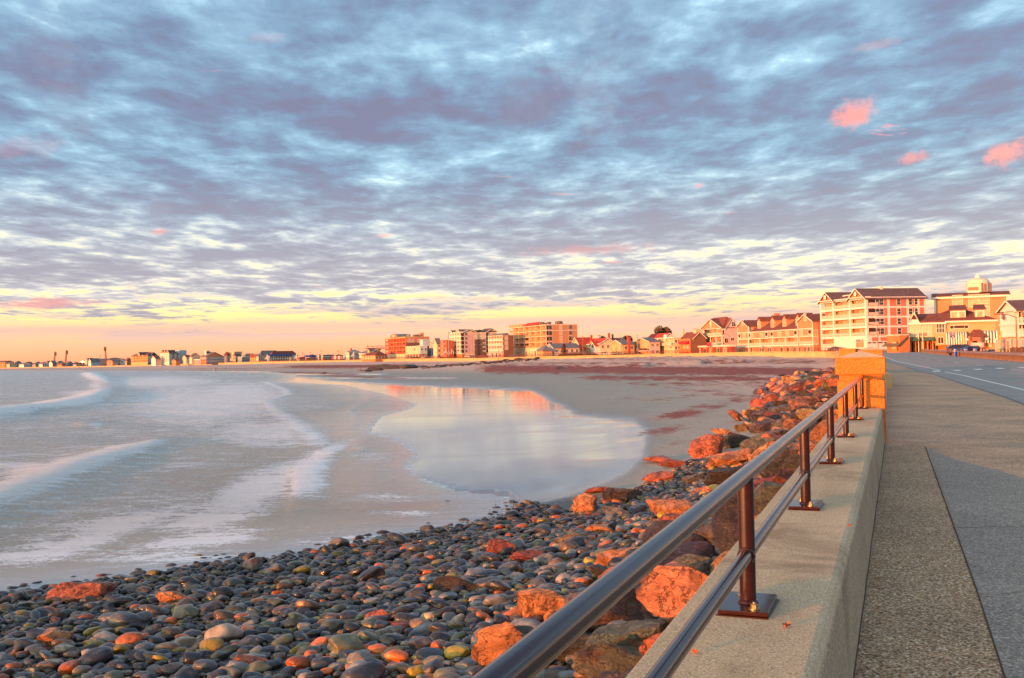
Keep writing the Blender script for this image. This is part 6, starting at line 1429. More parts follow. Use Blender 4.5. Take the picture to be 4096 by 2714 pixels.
for fx, D, yt, arm, lb in ((4068, 150, 1266, -2.6, 'tall street lamp with long arm in front of the white galleried house'), (3513, 270, 1303, -1.9, 'street lamp in front of the salmon side wall of the biggest hotel'), (3195, 335, 1318, -2.0, 'street lamp before the right part of the long inn'), (2917, 400, 1340, -2.2, 'street lamp before the pink guest house'), (2486, 440, 1355, -2.2, 'street lamp before the twin-gabled house'),
                           (1878, 540, 1385, -2.2, 'street lamp before the six-storey cream hotel'), (1727, 600, 1372, -2.6, 'street lamp before the narrow cream house by the brick hotel'), (1562, 650, 1395, .1, 'thin lamp before the arched hotel, left end'), (1246, 900, 1411, -2.5, 'street lamp by the dark sign building'), (1058, 1000, 1408, 2.0, 'street lamp before the grey and white windowed house')): street_lamp(fx, D, yt, arm, lb)
def pole(fx, D, ytop, label, r=.14, cross=None, z0=3.4, name='utility_pole', m=m_conc):
    P = at(fx, D); h = zz(fx, ytop, D)-z0; r_ = empty(name, (P.x, P.y, z0), 0, label, 'pole', 'poles along the shore'); MB().tube((0, 0, -.5), (0, 0, h), r, r*.7, 8).build('pole', m, r_)
    if cross:
        for dz in cross: MB().box(-1.3, 1.3, -.08, .08, h-dz-.1, h-dz+.1).build('crossarm', m, r_)
        MB().lathe([(.22, h-2.4), (.22, h-1.5), (0, h-1.45)], (0.35, 0, 0), 10).build('transformer', M_BLK, r_)
    return r_
for fx, D, yt, lb, cr in ((2332, 450, 1342, 'dark pole before the gable end of the broad red roof', None), (2551, 410, 1337, 'tall dark pole between the twin-gabled and white gabled houses', None), (2399, 560, 1340, 'utility pole with crossarm behind the broad red roof', (.3,)), (2482, 540, 1350, 'utility pole with crossarm left of the round tree', (.3, 1.2)), (2150, 480, 1376, 'thin pole before the orange galleried hotel', None),
                      (1994, 480, 1398, 'sign pole before the white-galleried motel', None), (1352, 1100, 1400, 'utility pole right of the dark sign building', (.3, 1.3)), (1364, 900, 1395, 'thin pole right of the striped tent', None), (1284, 1050, 1398, 'utility pole left of the dark sign building', (.3,)), (1180, 1150, 1410, 'utility pole with transformer beyond the blue canopy', (.3, 1.0)), (1210, 1150, 1408, 'second utility pole beyond the blue canopy', (.3, 1.0)),
                      (848, 1050, 1387, 'mast on the cupola of the grey Victorian-style building', None), (1434, 900, 1388, 'flagpole before the dark-roofed white building', None), (1402, 600, 1999, '', None)):
    if lb: pole(fx, D, yt, lb, .16, cr, z0=3.0)
pole(1796, 590, 1328, 'tall grey mast left of the six-storey cream hotel', .35, None, 3.4, 'mast', wm('grey'))
# bent yellow marker poles, dark sign posts by the lot
for fx, yt, yb, D, c, lb in ((3850, 1340, 1398, 170, 'yellow', 'leaning yellow post in front of the parked black car'), (4005, 1325, 1402, 165, 'yellow', 'tall yellow and orange post left of the fence'), (4017, 1352, 1402, 165, 'dark', 'dark post right of the tall yellow one'), (4032, 1366, 1400, 160, 'dark', 'short dark post between the fence and the guard rail'), (4048, 1354, 1400, 158, 'dark', 'third dark post by the white fence')):
    P = at(fx, D); z0 = 3.4; h = zz(fx, yt, D)-z0; r_ = empty('marker_post', (P.x, P.y, z0), 0, lb, 'post'); MB().tube((-.25 if fx < 3900 else 0, 0, -.2), (.12 if fx < 3900 else 0, 0, h), .11, .11, 8).build('post', mat('post_yellow', (.62, .42, .04), .6) if c == 'yellow' else m_pole, r_)
# parking sign
def psign(fx, D, yb_, w, h, label, txt=True, py=None, z0=3.4, posty=None):
    P = at(fx, D); zc = zz(fx, yb_, D)-z0; r = empty('parking_sign', (P.x, P.y, z0), -R(10), label, 'sign'); bd = MB().box(-w/2, w/2, -.04, .04, zc-h/2, zc+h/2).build('sign_board', mat('sign_purple', (.085, .035, .20), .5, .05), r); bevel(bd, .02)
    e = .03*w; MB().box(-w/2+.02, w/2-.02, -.055, -.041, zc+h/2-e-.02, zc+h/2-.02).box(-w/2+.02, w/2-.02, -.055, -.041, zc-h/2+.02, zc-h/2+e+.02).box(-w/2+.02, -w/2+.02+e, -.055, -.041, zc-h/2+e+.02, zc+h/2-e-.02).box(w/2-.02-e, w/2-.02, -.055, -.041, zc-h/2+e+.02, zc+h/2-e-.02).build('border', M_TR, bd)
    if txt:
        mb = MB(); n = 24; ro, ri = w*.30, w*.24; c = Vector((0, -.06, zc+h*.24)); vs = []
        for i in range(n): t = 2*math.pi*i/n; vs += [c+Vector((ro*math.cos(t), 0, ro*math.sin(t))), c+Vector((ri*math.cos(t), 0, ri*math.sin(t)))]
        mb.add(vs, [(2*i, 2*i+1, (2*i+3) % (2*n), (2*i+2) % (2*n)) for i in range(n)]); mb.build('ring', M_TR, bd)
        text_mesh('P', w*.46, M_TR, bd, Matrix.Translation((0, -.07, zc+h*.24)) @ RX, 'letter'); text_mesh('PAY HERE', w*.17, M_TR, bd, Matrix.Translation((0, -.07, zc-h*.07)) @ RX)
        mb = MB(); s_ = w*.16; mb.add([(-s_*.45, -.07, zc-h*.17), (s_*.45, -.07, zc-h*.17), (s_*.45, -.07, zc-h*.30), (s_, -.07, zc-h*.30), (0, -.07, zc-h*.44), (-s_, -.07, zc-h*.30), (-s_*.45, -.07, zc-h*.30)], [(0, 1, 2, 3, 4, 5, 6)[::-1]]); mb.build('arrow', M_TR, bd)
    MB().tube((0, .06, -.3), (0, .06, zc+h*.3), .05, .05, 8).build('post', m_pole, r); return r
psign(3813, 165, 1339, .76, .96, 'purple pay-here parking sign with arrow in front of the striped awning')
psign(3431, 300, 1363, .75, .9, 'purple parking sign at the foot of the white-balconied hotel')
psign(3054, 345, 1388, .6, .9, 'small red parking notice before the long inn')
psign(2683, 430, 1388, .65, .9, 'parking sign before the small white motel')
psign(2550, 410, 1398, .9, 1.2, 'white and red sign board below the white gabled house', False)
# notice kiosk in front of the pub
P = at(3908, 172); r = empty('notice_kiosk', (P.x, P.y, 3.4), -R(5), 'timber notice kiosk with white slatted boards before the pub porch', 'kiosk')
MB().box(-1.35, -1.15, -.1, .1, 0, 3.1).build('post', wm('salmon'), r); MB().box(1.15, 1.35, -.1, .1, 0, 3.1).build('post', wm('dkred'), r); MB().box(-1.15, 1.15, -.06, .06, 2.3, 2.9).build('name_board', wm('salmon'), r)
for i in range(4): MB().box(-1.1, 1.1, -.09, -.03, 1.0+i*.25, 1.20+i*.25).build('slat_board', M_TR, r)
# ================================================================= blue bollards and orange barricades
def bollard(fx, D, label, s=1):
    P = at(fx, D); r = empty('bollard', (P.x, P.y, 3.4), 0, label, 'bollard', 'blue banded bollards by the parking lot')
    MB().lathe([(.16, 0), (.16, 1.0), (.12, 1.12), (0, 1.16)], n=14).build('body', mat('bollard_blue', (.05, .12, .50), .5), r)
    for z in (.72, .92): MB().lathe([(.165, z), (.168, z), (.168, z+.08), (.165, z+.08)], n=14).build('band', M_TR, r)
for i, (fx, lb) in enumerate(((3819, 'reddish-lit blue bollard, leftmost by the parked cars'), (3823, 'blue bollard right beside the leftmost one'), (3860, 'blue bollard before the black car, left one of a pair'), (3867, 'blue bollard before the black car, right one of a pair'), (3897, 'blue bollard by the bonnet of the black car'), (3905, 'wide blue bollard by the nose of the black car'))): bollard(fx, 142+i*.6, lb)
def aframe(fx, D, label):
    P = at(fx, D); r = empty('barricade', (P.x, P.y, 3.4), random.uniform(-.4, .4), label, 'barricade', 'orange barricades by the parking lot'); m_ = mat('barricade_orange', (.55, .14, .04), .6)
    for q_ in (-1, 1): MB().add([(-.35, q_*.45, 0), (-.27, q_*.45, 0), (-.05, q_*.1, 1.3), (-.13, q_*.1, 1.3), (-.35, q_*.45+.04, 0), (-.27, q_*.45+.04, 0), (-.05, q_*.1+.04, 1.3), (-.13, q_*.1+.04, 1.3)], [(0, 1, 2, 3), (4, 7, 6, 5), (0, 4, 5, 1), (1, 5, 6, 2), (2, 6, 7, 3), (3, 7, 4, 0)]).build('leg', m_, r)
    MB().box(-.16, -.12, -.5, .5, .7, .9).build('board', M_TR, r); MB().box(-.16, -.12, -.5, .5, 1.1, 1.25).build('board', m_, r)
for i, fx in enumerate((3928, 3938, 3946, 3954)): aframe(fx, 148, ('first', 'second', 'third', 'fourth')[i]+' orange barricade from the left, beyond the nose of the black car')
# timber retaining boxes near right
for i, (fx, w) in enumerate(((4040, 2.0), (4062, 1.6), (4085, 2.4))):
    P = at(fx, 120); r = empty('timber_fence', (P.x, P.y, 3.4), -R(80), ('left', 'middle', 'right')[i]+' piece of weathered timber fence behind the near guard rail', 'fence')
    for k in range(6): MB().box(-.04, .04, k*w/6, (k+.9)*w/6, 0, 1.15+.1*math.sin(k*2+i)).build('board', m_timb, r)
    MB().box(.04, .09, 0, w, .8, .95).build('crossbar', m_timb, r)
# ================================================================= cars
def car_proto(colr, glass=M_GL, kind='sedan', name='car'):
    r = empty('parked_car', (0, 0, 0)); pr = {'sedan': [(-2.25, .45), (-2.28, .75), (-1.9, .98), (-1.15, 1.02), (-.55, 1.42), (.75, 1.45), (1.55, 1.08), (2.15, .98), (2.25, .6), (2.2, .35), (-2.1, .32)],
        'suv': [(-2.3, .5), (-2.33, .95), (-1.2, 1.12), (-.7, 1.68), (1.7, 1.72), (2.15, 1.15), (2.2, .5), (2.1, .38), (-2.2, .38)], 'truck': [(-2.7, .5), (-2.7, 1.0), (-1.5, 1.12), (-1.1, 1.75), (.4, 1.75), (.55, 1.15), (2.6, 1.12), (2.6, .5), (-2.6, .45)]}[kind]
    n = len(pr); mb = MB(); vs = []
    for x in (-.86, -.80, .80, .86):
        k = .94 if abs(x) > .83 else 1
        for y, z in pr: vs.append((x*(.82 if z > 1.2 else 1), y*k, .35+(z-.35)*k if z > .4 else z))
    fs = [list(range(n))[::-1], list(range(3*n, 4*n))]
    for s_ in range(3): fs += [(s_*n+i, s_*n+(i+1) % n, (s_+1)*n+(i+1) % n, (s_+1)*n+i) for i in range(n)]
    mb.add(vs, fs); bd = mb.build('body', colr, r); bevel(bd, .05, 2, 20)
    top = max(z for _, z in pr); lo = 1.04 if kind == 'sedan' else 1.15; up = top-.10
    ys = [y for y, z in pr if z > 1.3]; a, c = min(ys), max(ys)
    for sg in (-1, 1): MB().add([(sg*.845, a-.35, lo), (sg*.845, c+.45, lo), (sg*.735, c+.02, up), (sg*.735, a+.08, up), (sg*.80, a-.35, lo), (sg*.80, c+.45, lo), (sg*.69, c+.02, up), (sg*.69, a+.08, up)], [(0, 1, 2, 3), (4, 7, 6, 5), (0, 4, 5, 1), (2, 6, 7, 3)]).build('side_glass', glass, r)
    MB().add([(-.68, a-.58, lo+.02), (.68, a-.58, lo+.02), (.60, a-.03, up+.02), (-.60, a-.03, up+.02)], [(0, 1, 2, 3)]).build('windscreen', glass, r); MB().add([(-.66, c+.75, lo+.05), (.66, c+.75, lo+.05), (.58, c+.06, up+.02), (-.58, c+.06, up+.02)], [(0, 3, 2, 1)]).build('rear_glass', glass, r)
    for sx in (-1, 1):
        for sy in (-1.4, 1.4):
            w = MB().tube((sx*.68, sy, .33), (sx*.89, sy, .33), .33, .33, 20).build('wheel', M_BLK, r); MB().tube((sx*.88, sy, .33), (sx*.905, sy, .33), .19, .17, 12).build('rim', m_gal, w)
        MB().box(sx*.6-.16, sx*.6+.16, -2.30, -2.18, .68, .82).build('headlight', M_TR, r); MB().box(sx*.65-.12, sx*.65+.12, 2.12, 2.27, .78, .92).build('tail_light', M_RED, r)
    return r
def cpaint(n_, c): return mat('car_paint_'+n_, c, .28, .05, .5, 0, coat=.2)
def place_car(r, fx, D, yaw, label, z0=3.4, group='parked cars'):
    P = at(fx, D); r.location = (P.x, P.y, z0); r.rotation_euler = (0, 0, R(yaw)); tag(r, label, 'car', group)
place_car(car_proto(cpaint('black', (.018, .008, .012)), kind='sedan'), 3893, 150, 95, 'black saloon car parked behind the guard rail, before the pub')
place_car(car_proto(cpaint('plum', (.075, .045, .075)), kind='suv'), 3849, 156, 90, 'plum grey people carrier parked behind the black saloon')
place_car(car_proto(cpaint('blue', (.13, .17, .24)), kind='sedan'), 3341, 335, 90, 'small blue-grey car before the white-balconied hotel, half behind the promenade wall', 4.0)
protos = {'white': car_proto(cpaint('white', (.70, .70, .68)), kind='suv'), 'truck': car_proto(cpaint('white', (.7, .7, .68)), kind='truck'), 'grey': car_proto(cpaint('grey', (.10, .12, .15)), kind='sedan'), 'red': car_proto(cpaint('red', (.35, .04, .04)), kind='sedan')}
first = set()
for fx, D, k, lb in ((1638, 640, 'white', 'white car, leftmost before the arched hotel'), (1655, 640, 'grey', 'grey car right of the white one before the arched hotel'), (1697, 632, 'white', 'white car before the pale blue hotel side'), (1713, 630, 'grey', 'grey car left of the brick hotel cars'), (1738, 620, 'white', 'white car before the narrow cream house'), (1754, 618, 'truck', 'white pickup truck before the red brick hotel'), (1771, 610, 'grey', 'blue-grey car right of the pickup before the brick hotel'),
                     (1875, 590, 'truck', 'white pickup truck before the six-storey cream hotel'), (1892, 585, 'grey', 'dark car behind the pickup before the cream hotel'), (1928, 560, 'red', 'reddish car between the cream hotel and the galleried motel'), (1962, 540, 'grey', 'dark car, left one before the galleried motel'), (1983, 535, 'grey', 'dark car, right one before the galleried motel'), (2052, 505, 'grey', 'blue-grey car before the left end of the orange hotel'), (2420, 455, 'white', 'white van-like car before the large red-roofed house')):
    o = protos[k] if k not in first else copy_tree(protos[k]); first.add(k); place_car(o, fx, D+5, random.uniform(75, 105), lb, 3.62, 'cars parked along the shore road')
# ================================================================= far promenade walls with railings
names_ = [(7, 9, 'orange-lit sea wall with iron railing below the long inn'), (9, 11, 'pale orange sea wall below the red-roofed houses'), (11, 14, 'sea wall below the orange galleried and cream hotels'), (14, 16, 'sea wall below the arched hotel'), (16, 18, 'distant orange sea wall below the grey Victorian-style building'), (18, 20, 'farthest thin orange sea wall, left part of the shore')]
for a, c, lb in names_:
    r = empty('sea_wall', (SWP[a][0], SWP[a][1], SWT[a]), 0, lb, 'wall', 'promenade sea walls across the bay'); pts = [(SWP[i][0]-SWP[a][0], SWP[i][1]-SWP[a][1]) for i in range(a, c+1)]
    hseg(MB(), pts, lambda i: -4, lambda i, a=a: SWT[a+i]-SWT[a], .8).build('wall_face', m_far, r); hseg(MB(), pts, lambda i, a=a: SWT[a+i]-SWT[a]+.005, lambda i, a=a: SWT[a+i]-SWT[a]+.25, 1.1).build('coping', m_far, r)
    if a < 16:
        mb = MB()
        for h_ in (.55, .85, 1.15, 1.45): hseg(mb, pts, lambda i, a=a, h_=h_: SWT[a+i]-SWT[a]+h_, lambda i, a=a, h_=h_: SWT[a+i]-SWT[a]+h_+.10, .10)
        for i in range(len(pts)-1):
            A_1, B_1 = Vector(pts[i]), Vector(pts[i+1]); n = int((B_1-A_1).length/2.0)
            for k in range(n): q_ = A_1+(B_1-A_1)*k/n; zt_ = SWT[a+i]-SWT[a]+(SWT[a+i+1]-SWT[a+i])*k/n; mb.box(q_.x-.07, q_.x+.07, q_.y-.07, q_.y+.07, zt_+.2, zt_+1.5)
        mb.build('iron_railing', mat('iron_railing', (.10, .03, .02), .7), r)
# near part between the pillar block and the corner
r = empty('sea_wall', (21.6, 64, 3.5), 0, 'sea wall running away along the road beyond the stone block', 'wall'); pts = [(SWP[i][0]-21.6, SWP[i][1]-64) for i in range(3, 8)]; pts[0] = (.3, 2.0)
hseg(MB(), pts, -3, .35, .7).build('wall_face', m_far, r)
# ================================================================= trees
def leafmat(n_, c):
    m = bpy.data.materials.new(n_); nt, b_ = nodes(m); g = G(nt); v = g.coord(); n = g.noise(v, .9, 4, .6); nt.links.new(g.mix(g.mr(n, .35, .65), tuple(k*.55 for k in c), tuple(k*1.5 for k in c)), b_.inputs['Base Color']); b_.inputs['Roughness'].default_value = .7; return m
def tree(fx, ybase, ytop, wpx, D, label, c, z0=3.4, seed=1, flatb=False):
    P = at(fx, D); hgt = zz(fx, ytop, D)-z0; rad = wpx/8*D/1000; r = empty('tree', (P.x, P.y, z0), 0, label, 'tree'); q_ = random.Random(seed); zc = hgt-rad*(.85 if flatb else .95); ctr = Vector((0, 0, zc)); rz = rad*(.8 if flatb else .95)
    mb = MB(); mb.tube((0, 0, -.4), (0, 0, zc), .5, .28, 10)
    for i in range(9): t = q_.uniform(0, 6.28); mb.tube((0, 0, zc*q_.uniform(.6, 1)), (rad*.7*math.cos(t), rad*.7*math.sin(t), zc+q_.uniform(-.2, .6)*rz), .18, .05, 6)
    mb.build('trunk', mat('bark', (.10, .06, .04), .9), r); lobes = [(Vector((q_.gauss(0, .42)*rad, q_.gauss(0, .42)*rad, q_.gauss(.05, .38)*rz)), q_.uniform(.28, .46)) for _ in range(26)]; mb = MB()
    for l, s_ in lobes:
        if l.length > rad*.75: l = l*(rad*.75/l.length)
        for k in range(230):
            d_ = Vector((q_.gauss(0, 1), q_.gauss(0, 1), q_.gauss(0, 1))).normalized(); p = ctr+l+d_*rad*s_*q_.uniform(.75, 1.05); a = d_.orthogonal().normalized(); a.rotate(Matrix.Rotation(q_.uniform(0, 6.28), 3, d_)); e = (d_+Vector((q_.gauss(0, .6), q_.gauss(0, .6), q_.gauss(0, .6)))).normalized(); b2 = a.cross(e).normalized(); w = rad*.055*q_.uniform(.6, 1.4)
            mb.add([p-a*w-b2*w*.5, p+a*w-b2*w*.4, p+a*w*.8+b2*w*.6, p-a*w*.7+b2*w*.6], [(0, 1, 2, 3)])
    mb.build('crown', leafmat('foliage', c), r); return r
tree(2652, 1350, 1304, 66, 575, 'large rounded rusty green tree rising behind the red roof', (.13, .075, .02), seed=3)
tree(2507, 1360, 1343, 48, 540, 'dark rounded tree behind the twin-gabled house', (.07, .065, .03), seed=5, flatb=True)
tree(2412, 1360, 1346, 34, 560, 'low dark tree top behind the broad red roof', (.06, .05, .025), seed=6, flatb=True)
P = at(2256, 455); z0 = 3.4; hgt = zz(2256, 1374, 455)-z0; r = empty('conifer', (P.x, P.y, z0), 0, 'sparse rusty conifer in front of the white cottage', 'tree'); q_ = random.Random(4)
MB().tube((0, 0, -.3), (0, 0, hgt), .35, .06, 8).build('trunk', mat('bark', (.1, .06, .04), .9), r); mb = MB()
for i in range(900):
    t = q_.random(); z = 1.2+(hgt-1.2)*t; w = (1-t)**.7*hgt*.24+.3; a = q_.uniform(0, 6.28); rr_ = w*q_.uniform(.2, 1); p = Vector((rr_*math.cos(a), rr_*math.sin(a), z-rr_*.15)); d_ = Vector((math.cos(a+1.57), math.sin(a+1.57), q_.uniform(-.3, .3))); e = Vector((math.cos(a), math.sin(a), -.3)); s_ = q_.uniform(.15, .4)
    mb.add([p-d_*s_*.5, p+e*s_*1.3, p+d_*s_*.5, p-e*s_*.4+Vector((0, 0, s_*.5))], [(0, 1, 2, 3)])
mb.build('crown', leafmat('rusty_foliage', (.16, .05, .02)), r)
def bush(fx, D, w, h, label):
    P = at(fx, D); r = empty('hedge', (P.x, P.y, 3.45), 0, label, 'hedge'); mb = MB(); q_ = random.Random(int(fx)); 
    for i in range(500):
        a = q_.uniform(-1, 1); p = Vector((a*w/2, q_.uniform(-.8, .8), h*(1-a*a*.5)*q_.uniform(.2, 1))); d_ = Vector((q_.gauss(0, 1), q_.gauss(0, 1), q_.gauss(0, 1))).normalized(); e = d_.orthogonal().normalized(); s_ = q_.uniform(.12, .3); mb.add([p-d_*s_, p+e*s_, p+d_*s_], [(0, 1, 2)])
    mb.build('foliage', leafmat('hedge_leaves', (.06, .07, .025)), r); MB().box(-w*.45, w*.45, -.5, .5, -.3, h*.6).build('inner_growth', mat('hedge_core', (.03, .035, .015), .9), r)
bush(2292, 448, 9, 2.2, 'dark hedge before the red-roofed house'); bush(2254, 450, 5, 1.6, 'low bush under the rusty conifer'); bush(2368, 446, 6, 1.4, 'low clipped hedge before the cream veranda')
# ================================================================= far shore
def far(label, xa, xb, xc, ye, yr, yb, D, wall, roof, ridge='X', cat='house', side=None, nf=(2, 2), ns=(2, 1), pane=M_REFL, **k):
    z0 = zz(xb, yb, D); return simple('house' if cat == 'house' else cat, label, xa, xb, xc, D, ye, yr, k.pop('azf', -50 if xb < 640 else -42), z0=z0, wall=wall, side=side, roof=roof, ridge=ridge, cat=cat, nf=nf, ns=ns, pane=pane, **k)
def c6(x, y=0): return x/2.959, 1340+y/2.956
def c5(x, y=0): return 700+x/2.959, 1340+y/2.956
def F6(label, xa, xb, xc, yr, ye, yb, D, wall, roof, ridge='X', **k): return far(label, c6(xa)[0], c6(xb)[0], c6(xc)[0], c6(0, ye)[1], c6(0, yr)[1], c6(0, yb)[1], D, wall, roof, ridge, **k)
def F5(label, xa, xb, xc, yr, ye, yb, D, wall, roof, ridge='X', **k): return far(label, c5(xa)[0], c5(xb)[0], c5(xc)[0], c5(0, ye)[1], c5(0, yr)[1], c5(0, yb)[1], D, wall, roof, ridge, **k)
F6('wide pale house with brown roof at the far left edge', -60, 58, 165, 305, 322, 386, 1420, 'orange', 'dark', 'Y', side='pale')
F6('low grey-roofed white house in front of the wide pale one', 75, 110, 178, 330, 343, 385, 1390, 'cream', 'grey', 'Y'); F6('grey tall house, third from the left edge', 178, 195, 252, 309, 325, 380, 1430, 'grey', 'grey', 'Y')
F6('long white house with blue roof and balcony', 222, 280, 378, 328, 346, 383, 1370, 'white', 'grey', 'Y', side='blue', nf=(4, 2), ns=(4, 2)); F6('dark-roofed house behind the long white one', 300, 330, 378, 318, 334, 380, 1450, 'grey', 'dark', 'X')
F6('small grey gabled house right of the long white one', 380, 420, 452, 336, 352, 382, 1370, 'grey', 'grey', 'X'); F6('flat-topped tan house behind the small grey gabled one', 415, 440, 470, 311, 318, 370, 1450, 'tan', 'dark', 'F'); F6('white hipped house with grey roof left of the first crane', 457, 500, 556, 318, 342, 378, 1360, 'white', 'grey', 'Y', side='blue')
F6('dark-roofed house left of the first crane', 541, 560, 612, 305, 322, 376, 1430, 'grey', 'dark', 'Y'); F6('white gabled house under the first crane', 578, 620, 670, 304, 335, 376, 1350, 'white', 'grey', 'X', side='grey'); F6('dark-roofed white house between the two left cranes', 672, 700, 755, 306, 326, 350, 1440, 'pale', 'dark', 'Y')
F6('low orange-lit house below the second crane', 672, 730, 770, 335, 348, 374, 1330, 'orange', 'dark', 'Y'); F6('grey house right of the second crane', 758, 800, 862, 312, 335, 366, 1340, 'grey', 'grey', 'Y', side='greyb'); F6('low pale shed row right of the second crane', 862, 900, 960, 342, 350, 364, 1320, 'pale', 'dark', 'Y')
F6('tall grey house with small dormer behind the white blue-roofed one', 1004, 1030, 1130, 272, 285, 350, 1330, 'pale', 'grey', 'Y'); F6('white gabled house with slate blue roof', 1044, 1075, 1180, 278, 312, 356, 1290, 'white', 'grey', 'X', side='blue', ns=(4, 1)); F6('flat red-lit block with mast behind the slate blue roof', 1128, 1160, 1255, 274, 282, 340, 1340, 'pinkb', 'dark', 'F')
F6('long low dark-roofed hall behind the third crane', 1258, 1280, 1452, 270, 285, 345, 1350, 'pinkb', 'brown', 'Y', side='pinkb'); F6('pale gabled house with blue roof below the third crane', 1262, 1330, 1400, 290, 308, 354, 1270, 'salmon', 'grey', 'X', side='pale'); F6('white house with balcony right of the third crane', 1398, 1420, 1500, 280, 302, 352, 1280, 'white', 'grey', 'Y'); F6('small dark house left of the far galleried hotel', 1478, 1500, 1556, 270, 302, 350, 1270, 'orange', 'brown', 'Y')
def farhotel(label, xa, xb, xc, ye, yb, D, wall, side, floors, bays, fr=M_TR, door=M_DK, azf=-48, rail=M_RAILP, side2=None):
    z0 = zz(xb, yb, D); b = B('hotel', label, xa, xb, xc, D, azf, z0=z0, cat='hotel'); H = b.h(xb, ye); b.body(H, wm(wall), x0=2, y0=.02); b.mk(MB().box(.02, b.W, -.05, .02, -1, H), 'side_tone', wm(side))  # unlit side wall: its shade is put into the sheet's colour
    fh = H/(floors+1); b.balconies(floors, fh, fh, [i/bays for i in range(bays+1)], 2.0, door=door, colw=.8, slab=.7, frame=fr, rail=rail); b.mk(MB().box(.01, 2, 0, b.L, -1, fh-.3), 'ground_floor_front', fr); b.H = H; b.fh = fh; return b
b = farhotel('far four-storey orange galleried hotel with dark hipped caps', c6(1550)[0], c6(1745)[0], c6(1800)[0], c6(0, 240)[1], c6(0, 348)[1], 1200, 'orange', 'greyb', 3, 7, wm('yel'), rail=wm('salmon'))
b.hip(0, 10, b.L*.62, b.L, b.H, 2.4, M_RD); b.hip(0, 10, 0, b.L*.2, b.H, 3.0, M_RD); b.gable(-1, 12, b.L*.38, b.L*.56, b.H, 4.0, 'X', M_RD, .6, wm('yel')); b.gable(4, b.W*2.2, 1, 14, b.H, 3.5, 'Y', M_RD, .6)
b.wins('S', (.3, .7), (b.fh*1.5, b.fh*2.5, b.fh*3.4), 2.2, 2.4, 2, M_REFL); F6('white gabled house with dark roof right of the far orange hotel', 1790, 1840, 1898, 246, 280, 347, 1150, 'white', 'dark', 'X', side='pale')
b = farhotel('far six-storey white hotel with shaded blue-grey side and three small gables', c6(1898)[0], c6(2000)[0], c6(2135)[0], c6(0, 216)[1], c6(0, 345)[1], 1150, 'white', 'greyb', 5, 5); 
for k in range(3): b.gable(0, 9, b.L*k/3, b.L*(k+1)/3, b.H, 3.6, 'X', M_RD, .2, wm('salmon'))
b.hip(2, b.W-2, 0, b.L*.8, b.H, 3.2, M_RG); b.wins('S', (.18, .55, .9), [b.fh*(i+.5) for i in range(1, 6)], 2.4, 2.4, 1, M_REFL); b.mk(MB().box(b.W, b.W+9, 2, 16, -1, b.H+3.4), 'rear_wing', wm('blue'))
F6('small orange-lit gabled shop before the far white hotel', 2032, 2080, 2130, 286, 300, 342, 1100, 'orange', 'brown', 'X', nf=(2, 1))
F5('cream double-gabled house right of the far white hotel', 88, 130, 185, 238, 262, 325, 1100, 'cream', 'brown', 'X', nf=(3, 3)); F5('cream galleried house with steep dark roof and dormers', 170, 200, 300, 216, 256, 328, 1080, 'cream', 'dark', 'Y', nf=(2, 3), ns=(5, 3), pane=M_REFL, spane=M_REFL)
b = F5('big grey Victorian-style building with cupola and corner turret', 295, 368, 578, 205, 258, 330, 1050, 'orange', 'grey', 'Y', cat='building', side='greyb', nf=(4, 3), ns=(8, 2), spane=M_REFL)  # grey building; the front's sunlit orange is put into its siding colour
zc_ = b.h(c5(437)[0], c5(0, 181)[1])-3; b.mk(MB().box(b.W*.12, b.W*.34, b.L*.35, b.L*.6, b.H+2, zc_+3), 'cupola', M_TR); b.mk(MB().box(b.W*.13, b.W*.33, b.L*.34, b.L*.35, zc_, zc_+2), 'cupola_glass', M_GL)
b.mk(MB().lathe([(2.9, 0), (2.9, b.H+1)], (b.W+3, -1, 0), 18).lathe([(3.1, b.H+.8), (2.9, b.H+2), (2, b.H+3.5), (.8, b.H+4.5), (0, b.H+5.2)], (b.W+3, -1, 0), 18), 'turret', wm('greyb')); b.mk(MB().lathe([(3.3, b.H+.9), (3.1, b.H+2.1), (2.15, b.H+3.6), (.9, b.H+4.6), (0, b.H+5.4)], (b.W+3, -1, 0), 18), 'turret_roof', M_RB)
b.mk(MB().box(-7, 0, 0, b.L, 3.2, 3.9), 'porch_roof', M_TR); 
for a in (0, .2, .4, .6, .8, 1): b.mk(MB().box(-6.8, -6.2, b.L*a*.98, b.L*a*.98+.5, -1, 3.2), 'porch_post', M_TR)
F5('flat-topped orange block behind the turret', 632, 660, 700, 206, 206, 260, 1200, 'orange', 'dark', 'F', cat='building'); F5('pale terraced block with rooftop deck behind the turret', 668, 700, 792, 190, 200, 262, 1180, 'pale', 'brown', 'F', cat='building', nf=(2, 3), ns=(4, 3))
F5('orange gabled house right of the turret', 684, 715, 775, 224, 246, 318, 1060, 'orange', 'dark', 'X', nf=(2, 3), side='greyb'); F5('low blue-lit shop with flat roof right of the turret', 740, 790, 888, 255, 262, 322, 1030, 'greyb', 'dark', 'F', cat='shop', nf=(3, 1), ns=(5, 1)); F5('long white two-storey building with brown roof behind the low shop', 790, 830, 935, 222, 226, 300, 1120, 'pale', 'brown', 'Y', side='pale', nf=(2, 2), ns=(6, 2))
F5('tan house with hipped brown roof before the teal-roofed hall', 885, 975, 985, 228, 252, 318, 1010, 'orange', 'brown', 'Y', nf=(4, 2)); F5('grey house with rows of white windows before the teal-roofed hall', 960, 985, 1078, 232, 250, 316, 1000, 'pale', 'grey', 'Y', side='grey', ns=(6, 2), spane=M_REFL)
